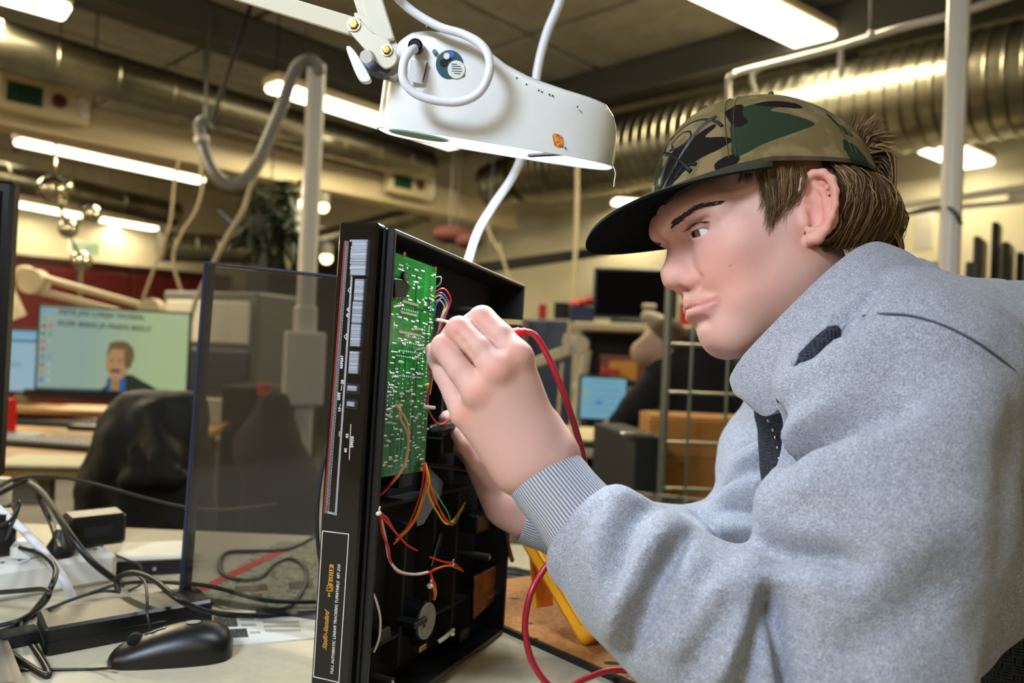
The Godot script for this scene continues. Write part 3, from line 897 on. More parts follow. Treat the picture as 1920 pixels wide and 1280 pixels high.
func board(t: Node3D) -> void:
	var X := -0.007
	var im := Image.create(256, 512, false, Image.FORMAT_RGB8)
	im.fill(Color(0.03, 0.42, 0.13))
	var rg := RandomNumberGenerator.new()
	rg.seed = 11
	for i in 150:                                       # copper runs under the green lacquer
		var c := Color(0.07, 0.56, 0.18) if rg.randf() < 0.7 else Color(0.015, 0.22, 0.08)
		var x := rg.randi_range(0, 250)
		var yy := rg.randi_range(0, 500)
		for k in rg.randi_range(1, 4):
			if rg.randf() < 0.35:
				var w := rg.randi_range(10, 70)
				im.fill_rect(Rect2i(x, yy, w, rg.randi_range(2, 5)), c)
				x = mini(250, x + w)
			else:
				var h := rg.randi_range(20, 90)
				im.fill_rect(Rect2i(x, yy, rg.randi_range(2, 6), h), c)
				yy = mini(505, yy + h)
	var gm := mat("board_lacquer", Color(1, 1, 1), 0.3)
	gm.albedo_texture = ImageTexture.create_from_image(im)
	var cn := [tp(733, 470, X), tp(819, 491, X), tp(797, 881, X), tp(709, 897, X)]       # upper front, upper back, lower back, lower front
	var y1: float = cn[0].y
	var y0: float = (cn[2].y + cn[3].y) / 2
	var zf: float = -0.006
	var zb: float = (cn[1].z + cn[2].z) / 2
	var b := mb()
	tbox(b, X - 0.0016, X - 0.0002, y0, y1, zb, zf)
	var bo := obj("circuit_board", b, hexm("board_edge", "2c5a30", 0.6), t)
	var fq := mb().quad(tl(X, y0, zf), tl(X, y0, zb), tl(X, y1, zb), tl(X, y1, zf))
	obj("copper_side", fq, gm, bo)
	# solder joints, far too many and too small to count: rows of pins and scattered pads
	var so := mb()
	var dot := func(yy: float, zz: float, r: float, ex := 1.0):
		if yy < y0 + 0.002 or yy > y1 - 0.002 or zz > zf - 0.001 or zz < zb + 0.001: return
		var rings := []
		for q in [[1.0, 0.0], [0.8, 0.5], [0.15, 0.85]]:
			var ring := PackedVector3Array()
			for j in 6:
				var a := TAU * j / 6
				ring.append(tl(X + q[1] * r * 0.9, yy + sin(a) * q[0] * r, zz + cos(a) * q[0] * r * ex))
			rings.append(ring)
		so.loft(rings, 80.0)
	var hh := y1 - y0
	var dd := zf - zb
	for row in [[0.06, 0.22, 0.25, 0.022], [0.10, 0.80, 0.9, 0.019], [0.30, 0.52, 0.80, 0.017], [0.30, 0.55, 0.90, 0.017], [0.55, 0.73, 0.22, 0.02], [0.52, 0.74, 0.40, 0.02], [0.53, 0.72, 0.60, 0.021], [0.58, 0.70, 0.12, 0.02]]:
		var k: float = row[0]
		while k < row[1]:
			dot.call(y1 - k * hh, zf - row[2] * dd, 0.00085)
			k += row[3]
	for row in [[0.205, 0.3, 0.66], [0.24, 0.3, 0.66], [0.39, 0.4, 0.8], [0.43, 0.3, 0.8], [0.455, 0.25, 0.8], [0.36, 0.45, 0.75], [0.545, 0.2, 0.8]]:
		var k: float = row[1]
		while k < row[2]:
			dot.call(y1 - row[0] * hh, zf - k * dd, 0.0008)
			k += 0.045
	for i in 230:
		var yy := y1 - (0.03 + rg.randf() * 0.94) * hh
		var zz := zf - (0.06 + rg.randf() * 0.9) * dd
		for k in rg.randi_range(1, 3): dot.call(yy, zz - k * 0.0024, rg.randf_range(0.0007, 0.0011), rg.randf_range(1.0, 1.5))
	var sn := obj("solder_joints", so, mat("solder", Color(0.80, 0.81, 0.82), 0.35, 0.55), bo)
	sn.set_meta("kind", "stuff")
	# jumper strips: bright bars across the board
	for q in [[0.205, 0.28, 0.62], [0.255, 0.26, 0.6], [0.315, 0.55, 0.72], [0.345, 0.25, 0.72]]:
		obj("jumper_strip", tbox(mb(), X, X + 0.0006, y1 - q[0] * hh - 0.0011, y1 - q[0] * hh + 0.0011, zf - q[2] * dd, zf - q[1] * dd), mat("jumper", Color(0.62, 0.63, 0.5), 0.4, 0.4), bo)
	for q in [[757, 476], [815, 503], [727, 610], [790, 880]]:
		var p: Vector3 = tp(q[0], q[1], X)
		obj("board_screw", mb().lathe(TT * T(p, Basis(Vector3.BACK, -PI / 2)), [[0.0, 0.0], [0.0022, 0.0], [0.0018, 0.0013], [0.0, 0.0016]], 12), M.brass, bo)
	# black clip that holds the board at the front
	obj("board_clip", mb().prism(TT * T(Vector3(X + 0.0015, 0, 0), Basis(Vector3(0, 1, 0), Vector3(0, 0, -1), Vector3(-1, 0, 0))), [tp(735, 522, X), tp(757, 524, X), tp(765, 537, X), tp(757, 557, X), tp(737, 558, X)].map(func(p): return Vector2(p.y, -p.z)), -0.001, 0.003, 0.0004), M.black_plastic, t)
	# small yellow-green resistor at the board edge
	obj("resistor", mb().cyl(tl(X + 0.001, tp(797, 720, X).y, tp(797, 720, X).z), tl(X + 0.001, tp(803, 734, X).y, tp(800, 734, X).z - 0.002), 0.0018, 10), mat("resistor_green", Color(0.62, 0.72, 0.12), 0.5), t)

func insides(t: Node3D, H: float, D: float, W: float) -> void:
	var X := -0.004
	var w := func(called: String, m: Material, r: float, pts: Array, off := 0.004):
		var q := []
		for p in pts: q.append(tp(p[0], p[1], (p[2] if p.size() > 2 else 0.0) + off - 0.004))
		obj(called, wire(mb(), q, r), m, t)
	# loom at the upper corner of the board
	w.call("red_wire", M.red_wire, 0.0008, [[815, 547, -0.004], [832, 541, 0.002], [845, 560, 0.003], [838, 585, 0.001], [828, 612, -0.004], [820, 640, -0.015]])
	w.call("blue_wire", M.blue_wire, 0.0008, [[815, 553, -0.004], [828, 549, 0.002], [841, 566, 0.002], [834, 590, 0.0], [826, 612, -0.005], [822, 650, -0.012]])
	w.call("yellow_wire", M.yellow_wire, 0.0008, [[815, 558, -0.004], [826, 554, 0.0], [838, 570, 0.001], [830, 592, 0.0], [824, 615, -0.006], [812, 640, -0.012]])
	w.call("grey_wire", M.grey_wire, 0.0008, [[815, 566, -0.004], [824, 562, 0.0], [833, 575, 0.0], [827, 594, 0.0], [822, 618, -0.006], [815, 660, -0.012]])
	w.call("grey_wire", M.grey_wire, 0.0007, [[816, 520, -0.004], [826, 519, 0.0], [826, 530, 0.0], [818, 538, -0.004]])
	w.call("blue_wire", M.blue_wire, 0.0007, [[814, 592, -0.006], [818, 570, 0.0], [829, 558, 0.001], [836, 572, 0.0], [828, 600, -0.004], [824, 630, -0.01]])
	obj("cable_tie", mb().tube(spline([TT * tp(818, 599, 0.001), TT * tp(830, 601, 0.002), TT * tp(842, 604, 0.001)], 3), 0.0016, 6), M.white_plastic, t)
	# wires down the back edge of the board
	w.call("red_wire", M.red_wire, 0.0009, [[812, 640, -0.004], [806, 690, 0.0], [809, 705, 0.0], [802, 745, -0.002], [805, 770, 0.0], [816, 790, -0.002], [828, 795, -0.006], [848, 780, -0.012]])
	w.call("grey_wire", M.grey_wire, 0.0008, [[815, 645, -0.004], [811, 690, 0.0], [811, 706, 0.0], [806, 740, -0.002]])
	obj("cable_tie", mb().tube(spline([TT * tp(794, 761, -0.003), TT * tp(804, 763, 0.0), TT * tp(814, 764, -0.001)], 3), 0.0019, 6), M.white_plastic, t)
	# tan twisted pair across the lower board
	w.call("tan_wire", M.tan_wire, 0.0011, [[741, 757, -0.004], [752, 772, 0.001], [764, 795, 0.003], [766, 830, 0.003], [758, 870, 0.002], [745, 893, 0.0], [733, 908, -0.006]])
	w.call("tan_wire", M.tan_wire, 0.0009, [[750, 757, -0.004], [751, 785, 0.002], [763, 810, 0.003], [765, 850, 0.003], [752, 885, 0.001], [736, 905, -0.006]])
	w.call("red_wire", M.red_wire, 0.0009, [[745, 888, 0.0], [734, 905, -0.002], [722, 920, -0.006], [708, 932, -0.012]])
	# loom under the board: red, yellow, orange and green
	w.call("red_wire", M.red_wire, 0.0009, [[795, 865, -0.004], [793, 900, 0.0], [782, 945, -0.004], [765, 985, -0.008], [748, 1005, -0.014]])
	w.call("orange_wire", M.orange_wire, 0.0009, [[797, 866, -0.004], [800, 905, 0.002], [788, 955, 0.0], [768, 990, -0.006], [738, 1020, -0.014]])
	w.call("orange_wire", M.orange_wire, 0.0009, [[799, 868, -0.004], [806, 905, 0.002], [818, 940, 0.0], [838, 978, 0.0], [852, 981, -0.002], [864, 958, -0.012]])
	w.call("yellow_wire", M.yellow_wire, 0.0009, [[797, 868, -0.004], [805, 898, 0.003], [803, 925, 0.002], [820, 960, 0.0], [842, 982, 0.0], [872, 942, -0.014]])
	w.call("red_wire", M.red_wire, 0.0009, [[796, 870, -0.004], [803, 912, 0.001], [822, 950, 0.0], [846, 983, 0.0], [862, 965, -0.01]])
	w.call("green_wire", M.green_wire, 0.0008, [[803, 905, 0.001], [822, 932, 0.001], [840, 962, 0.0], [848, 980, 0.0], [870, 950, -0.014]])
	w.call("yellow_wire", M.yellow_wire, 0.0008, [[796, 868, -0.004], [802, 910, 0.0], [790, 940, -0.002], [774, 978, -0.006], [742, 1012, -0.014]])
	# red and white loom down to the motor
	w.call("red_wire", M.red_wire, 0.0011, [[708, 962, -0.002], [722, 975, 0.0], [745, 1002, 0.0], [764, 1022, -0.002], [782, 1032, -0.008]])
	w.call("red_wire", M.red_wire, 0.0010, [[710, 960, -0.002], [726, 972, 0.0], [737, 992, -0.004]])
	w.call("red_wire", M.red_wire, 0.0011, [[711, 965, -0.002], [717, 1000, 0.0], [728, 1025, 0.002], [732, 1050, 0.002], [746, 1072, 0.002], [775, 1077, 0.002], [800, 1074, 0.0], [830, 1062, -0.004], [852, 1058, -0.01]])
	w.call("white_wire", M.white_wire, 0.0012, [[714, 968, -0.003], [723, 1010, -0.001], [730, 1048, 0.001], [748, 1070, 0.004], [778, 1076, 0.004], [802, 1072, 0.0]])
	w.call("red_wire", M.red_wire, 0.0011, [[806, 1044, -0.004], [832, 1053, 0.0], [850, 1056, -0.002], [866, 1068, -0.008]])
	w.call("orange_wire", M.orange_wire, 0.0009, [[812, 1068, -0.002], [840, 1060, 0.0], [868, 1070, -0.01]])
	w.call("red_wire", M.red_wire, 0.0011, [[806, 1074, 0.0], [814, 1092, 0.002], [817, 1105, 0.0], [811, 1122, -0.008]])
	w.call("orange_wire", M.orange_wire, 0.0009, [[808, 1075, 0.0], [811, 1095, 0.002], [814, 1110, 0.0], [816, 1122, -0.008]])
	w.call("yellow_wire", M.yellow_wire, 0.0008, [[812, 1098, 0.0], [818, 1110, 0.0], [814, 1124, -0.008]])
	for q in [[710, 962, 0.0028, 0.0], [848, 1058, 0.0024, -0.002], [806, 1098, 0.0034, 0.0], [848, 1188, 0.003, -0.006]]:
		var p: Vector3 = TT * tp(q[0], q[1], q[3])
		obj("cable_tie", mb().ball(p, Vector3(q[2], q[2] * 0.8, q[2]), 8).tube([p, p + TT.basis * Vector3(0.002, 0.006, 0.002)], 0.0008, 5), M.ivory, t)
	w.call("white_wire", M.white_wire, 0.0010, [[697, 1107, -0.002], [706, 1128, 0.0], [713, 1160, 0.0], [711, 1195, 0.0], [701, 1222, -0.003]])
	w.call("white_wire", M.white_wire, 0.0022, [[822, 1203, -0.014], [836, 1193, -0.01], [850, 1180, -0.012]])
	# grey steel bracket behind the loom
	var br := [tp(800, 872, -0.02), tp(829, 903, -0.02), tp(826, 925, -0.02), tp(792, 982, -0.02), tp(781, 986, -0.02), tp(779, 970, -0.02), tp(796, 900, -0.02)]
	var bk := obj("steel_bracket", mb().prism(TT * T(Vector3(-0.02, 0, 0), Basis(Vector3(0, 1, 0), Vector3(0, 0, -1), Vector3(-1, 0, 0))), br.map(func(p): return Vector2(p.y, -p.z)), -0.0015, 0.0, 0.0004), mat("bracket_grey", Color(0.45, 0.46, 0.48), 0.4, 0.5), t)
	for q in [[822, 912], [784, 979], [793, 962]]:
		obj("bracket_hole", mb().cyl(TT * (tp(q[0], q[1], -0.02) + Vector3(-0.001, 0, 0)), TT * (tp(q[0], q[1], -0.02) + Vector3(0.0006, 0, 0)), 0.0016, 10), M.black_matte, bk)
	# motor: a can whose bright end plate faces the open side
	var mc: Vector3 = tp(806, 1165, -0.004)
	var mt := obj("motor_can", mb().lathe(TT * T(mc + Vector3(-0.03, 0, 0), Basis(Vector3.BACK, -PI / 2)), [[0.0, 0.0], [0.0185, 0.0], [0.0185, 0.024], [0.017, 0.026], [0.0, 0.026]], 40), mat("motor_dark", Color(0.10, 0.11, 0.12), 0.3, 0.7), t)
	obj("motor_plate", mb().lathe(TT * T(mc + Vector3(-0.0042, 0, 0), Basis(Vector3.BACK, -PI / 2)), [[0.0, 0.0], [0.0178, 0.0], [0.0178, 0.0012], [0.017, 0.0018], [0.0, 0.0018]], 40), mat("motor_plate_metal", Color(0.56, 0.56, 0.53), 0.45, 0.5), mt)
	obj("motor_slot", tbox(mb(), mc.x - 0.003, mc.x - 0.0018, mc.y - 0.004, mc.y + 0.001, mc.z + 0.006, mc.z + 0.009), M.black_matte, mt)
	obj("motor_strap", tbox(mb(), mc.x - 0.022, mc.x + 0.0005, mc.y + 0.001, mc.y + 0.0065, mc.z + 0.006, mc.z + 0.032, 0.0006), M.black_plastic, t)
	# brown phenolic board far back and other black mouldings
	var ph := [tp(888, 1080, -0.016), tp(941, 1055, -0.016), tp(940, 1110, -0.016), tp(886, 1160, -0.016)]
	obj("phenolic_board", mb().prism(TT * T(Vector3(-0.016, 0, 0), Basis(Vector3(0, 1, 0), Vector3(0, 0, -1), Vector3(-1, 0, 0))), ph.map(func(p): return Vector2(p.y, -p.z)), -0.0016, 0.0), tri(mat("phenolic", Color(0.52, 0.30, 0.10), 0.5), 20.0, ramp_tex(noise_image(128, 9, 0.03), [[0.2, Color(0.7, 0.6, 0.5)], [0.8, Color(1, 1, 1)]])), t)
	var sh := obj("silver_shaft", mb().cyl(TT * tp(915, 1120, -0.012), TT * tp(940, 1105, -0.012), 0.0018, 8), M.steel, t)
	obj("brass_foot", tbox(mb(), -0.02, -0.012, tp(800, 1216, -0.012).y, tp(800, 1206, -0.012).y, tp(800, 1210, -0.012).z, tp(788, 1210, -0.012).z, 0.0006), M.brass, t)
	for q in [[720, 1190, 0.010], [838, 835, 0.014], [905, 980, 0.018], [870, 1190, 0.012], [900, 870, 0.02], [760, 900, 0.012]]:
		var p: Vector3 = tp(q[0], q[1], -0.02)
		obj("moulded_block", tbox(mb(), -W * 0.78, -0.018, p.y - q[2] * 0.6, p.y + q[2] * 0.6, p.z - q[2], p.z + q[2], 0.002), M.black_plastic, t)
	# guide rod of the tracking arm, slanting through the dark
	obj("guide_rod", mb().cyl(TT * tp(826, 1000, -0.018), TT * tp(808, 1062, -0.018), 0.0035, 10), M.black_gloss, t)
	obj("guide_rod", mb().cyl(TT * tp(800, 870, -0.018), TT * tp(905, 885, -0.018), 0.003, 10), M.black_gloss, t)
	for q in [[905, 603], [905, 612]]:
		obj("slot_rail", mb().cyl(TT * tp(q[0], q[1], -0.02), TT * tp(q[0] + 55, q[1] + 18, -0.02), 0.0016, 8), M.brass, t)

# smoked dust cover, swung open behind the unit
func dust_cover(H: float, D: float, W: float) -> void:
	var sm := mat("smoked_acrylic", Color(0.05, 0.06, 0.085, 0.36), 0.06)
	sm.transparency = BaseMaterial3D.TRANSPARENCY_ALPHA
	var ed := mat("acrylic_rim", Color(0.16, 0.18, 0.25, 0.85), 0.12)
	ed.transparency = BaseMaterial3D.TRANSPARENCY_ALPHA
	# the sheet: upper outer corner, lower outer corner, and where it meets the unit
	var a := P(385, 492, 0.93)
	var b := P(337, 1125, 0.93)
	var c := P(665, 522, 0.86)
	var d := P(610, 1165, 0.86)
	var o := (a + b + c + d) / 4
	var t := thing("dust_cover", "smoked clear dust cover swung open beside the standing turntable", "dust cover", Vector3(o.x, b.y, o.z))
	var n := (c - a).cross(b - a).normalized()
	if n.z < 0: n = -n
	var th := n * -0.003
	var sheet := mb().loft([PackedVector3Array([a, c, d, b]), PackedVector3Array([a + th, c + th, d + th, b + th])], 5.0)
	obj("sheet", sheet, sm, t)
	var rim := n * -0.014
	obj("rim_wall", mb().loft([PackedVector3Array([a, b, b + (d - b).normalized() * 0.004, a + (c - a).normalized() * 0.004]), PackedVector3Array([a + rim, b + rim, b + rim + (d - b).normalized() * 0.004, a + rim + (c - a).normalized() * 0.004])], 5.0), ed, t)
	obj("rim_wall", mb().loft([PackedVector3Array([a, c, c + (d - c).normalized() * 0.003, a + (b - a).normalized() * 0.003]), PackedVector3Array([a + rim, c + rim, c + rim + (d - c).normalized() * 0.003, a + rim + (b - a).normalized() * 0.003])], 5.0), sm, t)
	obj("rim_wall", mb().loft([PackedVector3Array([b, d, d + (c - d).normalized() * 0.003, b + (a - b).normalized() * 0.003]), PackedVector3Array([b + rim, d + rim, d + rim + (c - d).normalized() * 0.003, b + rim + (a - b).normalized() * 0.003])], 5.0), sm, t)
	obj("clear_edge", mb().tube([a, b], 0.0022, 8), ed, t)
	obj("clear_edge", mb().tube([a, c], 0.0016, 8), ed, t)

# ---------------------------------------------------------------- smooth bodies: tapered capsules and ellipsoids blended, meshed as surface nets
class Field:
	var ty := PackedByteArray()
	var op := PackedByteArray()
	var A := PackedVector3Array()
	var BA := PackedVector3Array()
	var inv := PackedFloat32Array()
	var r1 := PackedFloat32Array()
	var dr := PackedFloat32Array()
	var K := PackedFloat32Array()
	var IB: Array[Basis] = []
	var IC: Array[Basis] = []
	var lo := Vector3.INF
	var hi := -Vector3.INF
	var mirror := false
	var mo := Vector3.ZERO
	var mn := Vector3.ZERO
	var all := PackedInt32Array()
	var rough: FastNoiseLite = null
	var rough_amp := 0.0
	var folds := []          # [centre, along, across, half length, height, width, valley, reach]
	func grow(p: Vector3, r: float) -> void:
		lo = lo.min(p - Vector3.ONE * r)
		hi = hi.max(p + Vector3.ONE * r)
		if mirror:
			var q := p - 2.0 * (p - mo).dot(mn) * mn
			lo = lo.min(q - Vector3.ONE * r)
			hi = hi.max(q + Vector3.ONE * r)
	func cap(a: Vector3, b: Vector3, ra: float, rb: float, k := 0.01, cut := false) -> Field:
		all.append(ty.size())
		ty.append(0)
		op.append(1 if cut else 0)
		A.append(a)
		BA.append(b - a)
		inv.append(1.0 / maxf((b - a).length_squared(), 1e-9))
		r1.append(ra)
		dr.append(rb - ra)
		K.append(k)
		IB.append(Basis())
		IC.append(Basis())
		if not cut:
			grow(a, ra)
			grow(b, rb)
		return self
	func ball(a: Vector3, r: float, k := 0.01, cut := false) -> Field:
		return cap(a, a + Vector3(0.0001, 0, 0), r, r, k, cut)
	func ell(c: Vector3, r: Vector3, bs := Basis(), k := 0.01, cut := false) -> Field:
		cap(c, c + Vector3(0.0001, 0, 0), 0, 0, k, true)
		var i := ty.size() - 1
		ty[i] = 1
		op[i] = 1 if cut else 0
		IB[i] = Basis.from_scale(Vector3.ONE / r) * bs.inverse()
		IC[i] = Basis.from_scale(Vector3.ONE / (r * r)) * bs.inverse()
		if not cut: grow(c, maxf(r.x, maxf(r.y, r.z)))
		return self
	func chain(pts: Array, k := 0.01) -> Field:          # [point, radius]
		for i in pts.size() - 1: cap(pts[i][0], pts[i + 1][0], pts[i][1], pts[i + 1][1], k)
		return self
	func one(i: int, p: Vector3) -> float:
		var pa := p - A[i]
		if ty[i] == 0:
			var h := clampf(pa.dot(BA[i]) * inv[i], 0.0, 1.0)
			return (pa - BA[i] * h).length() - (r1[i] + dr[i] * h)
		var k0 := (IB[i] * pa).length()
		return k0 * (k0 - 1.0) / maxf((IC[i] * pa).length(), 1e-5)
	func ev(p: Vector3, list: PackedInt32Array) -> float:
		if mirror:
			var s := (p - mo).dot(mn)
			if s < 0.0: p -= 2.0 * s * mn
		var d := 10.0
		for i in list:
			var pa := p - A[i]
			var e: float
			if ty[i] == 0:
				var ba := BA[i]
				var h := clampf(pa.dot(ba) * inv[i], 0.0, 1.0)
				e = (pa - ba * h).length() - (r1[i] + dr[i] * h)
			else:
				var k0 := (IB[i] * pa).length()
				e = k0 * (k0 - 1.0) / maxf((IC[i] * pa).length(), 1e-5)
			var k := K[i]
			if op[i] == 0:
				var w := maxf(k - absf(d - e), 0.0)
				d = minf(d, e) - w * w * 0.25 / k
			else:
				e = -e
				var w := maxf(k - absf(d - e), 0.0)
				d = maxf(d, e) + w * w * 0.25 / k
		if rough: d += rough.get_noise_3dv(p) * rough_amp
		if d < 0.05:
			for q in folds:
				var v: Vector3 = p - q[0]
				var l2 := v.length_squared()
				if l2 > q[7] * q[7]: continue
				var x: float = v.dot(q[2]) / q[5]
				if absf(x) > 3.0: continue
				var s: float = absf(v.dot(q[1])) / q[3]
				var w := (1.0 - smoothstep(0.55, 1.25, s)) * (1.0 - smoothstep(0.6, 1.0, sqrt(l2) / q[7]))
				var e := (x + 1.25) / 0.62
				d -= w * (q[4] * exp(-x * x) - q[6] * exp(-e * e))
		return d
	func fold(a: Vector3, b: Vector3, n: Vector3, height: float, width: float, valley: float, reach := 0.10) -> void:
		var al := (b - a).normalized()
		folds.append([(a + b) / 2, al, al.cross(n).normalized(), (a - b).length() / 2 + width, height, width, valley, maxf(reach, (a - b).length())])
	func at(p: Vector3) -> float: return ev(p, all)
	func hit(o: Vector3, dir: Vector3, t0 := 0.2, t1 := 3.0) -> Vector3:
		var t := t0
		dir = dir.normalized()
		for i in 90:
			var d := at(o + dir * t)
			if d < 0.0003: break
			t += maxf(d * 0.75, 0.0006)
			if t > t1: break
		return o + dir * t
	func grad(p: Vector3) -> Vector3:
		var e := 0.001
		return Vector3(at(p + Vector3(e, 0, 0)) - at(p - Vector3(e, 0, 0)), at(p + Vector3(0, e, 0)) - at(p - Vector3(0, e, 0)), at(p + Vector3(0, 0, e)) - at(p - Vector3(0, 0, e))).normalized()
	# appends to b; tint: Callable(point) -> linear colour; keep: Callable(point) -> bool drops surface where false
	func mesh_into(b: MB, cell: float, tint = null, keep = null) -> void:
		var org := lo - Vector3.ONE * cell * 3.0
		var ext := (hi - lo) + Vector3.ONE * cell * 6.0
		var B := 6
		var nb := Vector3i((ext / (cell * B)).ceil())
		var n := nb * B + Vector3i.ONE
		var val := PackedFloat32Array()
		val.resize(n.x * n.y * n.z)
		val.fill(1.0)
		var sx := 1
		var sy := n.x
		var sz := n.x * n.y
		var hd := cell * B * 0.5 * 1.7321
		var live: Array[Vector3i] = []
		for bz in nb.z:
			for by in nb.y:
				for bx in nb.x:
					var c0 := org + Vector3(bx, by, bz) * (B * cell)
					var cen := c0 + Vector3.ONE * (B * cell * 0.5)
					var d := at(cen)
					var near := absf(d) < hd * 1.6 + 0.004
					var list := PackedInt32Array()
					if near:
						live.append(Vector3i(bx, by, bz))
						var pc := cen
						if mirror:
							var s := (pc - mo).dot(mn)
							if s < 0.0: pc -= 2.0 * s * mn
						for i in all:
							if one(i, pc) < maxf(d, 0.0) + 2.2 * hd + K[i] + 0.006: list.append(i)
					for z in B + (1 if bz == nb.z - 1 else 0):
						for y in B + (1 if by == nb.y - 1 else 0):
							var o := (bz * B + z) * sz + (by * B + y) * sy + bx * B
							for x in B + (1 if bx == nb.x - 1 else 0):
								val[o + x] = ev(c0 + Vector3(x, y, z) * cell, list) if near else d
		var vid := PackedInt32Array()
		vid.resize(val.size())
		vid.fill(-1)
		var pv := PackedVector3Array()
		var cells := PackedInt32Array()
		var co := PackedInt32Array([0, sx, sy, sx + sy, sz, sx + sz, sy + sz, sx + sy + sz])
		var e0 := PackedInt32Array([0, 2, 4, 6, 0, 1, 4, 5, 0, 1, 2, 3])
		var e1 := PackedInt32Array([1, 3, 5, 7, 2, 3, 6, 7, 4, 5, 6, 7])
		var cp: Array[Vector3] = [Vector3(0, 0, 0), Vector3(1, 0, 0), Vector3(0, 1, 0), Vector3(1, 1, 0), Vector3(0, 0, 1), Vector3(1, 0, 1), Vector3(0, 1, 1), Vector3(1, 1, 1)]
		var g := PackedFloat32Array()
		g.resize(8)
		for blk in live:
			for z in B:
				for y in B:
					for x in B:
						var ix := blk.x * B + x
						var iy := blk.y * B + y
						var iz := blk.z * B + z
						var o := iz * sz + iy * sy + ix
						var neg := 0
						for q in 8:
							g[q] = val[o + co[q]]
							if g[q] < 0.0: neg += 1
						if neg == 0 or neg == 8: continue
						var s := Vector3.ZERO
						var m := 0
						for q in 12:
							var a := g[e0[q]]
							var c := g[e1[q]]
							if (a < 0.0) != (c < 0.0):
								s += cp[e0[q]].lerp(cp[e1[q]], a / (a - c))
								m += 1
						vid[o] = pv.size()
						pv.append(org + (Vector3(ix, iy, iz) + s / m) * cell)
						cells.append(o)
		var tr := PackedInt32Array()
		for o in cells:
			var a := val[o]
			for ax in 3:
				var st: int = [sx, sy, sz][ax]
				var u: int = [sy, sz, sx][ax]
				var w: int = [sz, sx, sy][ax]
				var c := val[o + st]
				if (a < 0.0) == (c < 0.0): continue
				var v0 := vid[o]
				var v1 := vid[o - u]
				var v2 := vid[o - u - w]
				var v3 := vid[o - w]
				if v1 < 0 or v2 < 0 or v3 < 0: continue
				if a < 0.0: tr.append_array([v0, v2, v1, v0, v3, v2])
				else: tr.append_array([v0, v1, v2, v0, v2, v3])
		# smooth normals
		var nn := PackedVector3Array()
		nn.resize(pv.size())
		for t in range(0, tr.size(), 3):
			var f := -(pv[tr[t + 1]] - pv[tr[t]]).cross(pv[tr[t + 2]] - pv[tr[t]])
			nn[tr[t]] += f
			nn[tr[t + 1]] += f
			nn[tr[t + 2]] += f
		var cc := PackedColorArray()
		cc.resize(pv.size())
		for i in pv.size(): cc[i] = tint.call(pv[i]) if tint else Color.WHITE
		var ok := PackedByteArray()
		ok.resize(pv.size())
		for i in pv.size(): ok[i] = 1 if keep == null or keep.call(pv[i]) else 0
		for t in range(0, tr.size(), 3):
			if not (ok[tr[t]] and ok[tr[t + 1]] and ok[tr[t + 2]]): continue
			for q in 3:
				var i := tr[t + q]
				b.v.append(pv[i])
				b.n.append(nn[i].normalized())
				b.uv.append(Vector2.ZERO)
				b.c.append(cc[i])
		b.colored = true

# ---------------------------------------------------------------- the young man at the bench
var HC := Vector3.ZERO
var EF := Vector3.ZERO      # where the face points
var EU := Vector3.ZERO      # up along the head
var EL := Vector3.ZERO      # towards his left ear
var head: Field
var lips := []
func hm(px: float, py: float, z: float) -> Vector3: return on_plane(px, py, HC + EL * z, EL)
func head_frame() -> void:
	HC = P(1400, 430, 0.74)
	var psi := deg_to_rad(5.0)
	var rho := deg_to_rad(10.0)
	EL = Vector3(sin(psi) * cos(rho), sin(rho), cos(psi) * cos(rho))
	var f := Vector3(-cos(deg_to_rad(14.0)), -sin(deg_to_rad(14.0)), 0.0)
	EF = (f - EL * f.dot(EL)).normalized()
	EU = EL.cross(EF).normalized()
	if EU.y < 0: EU = -EU

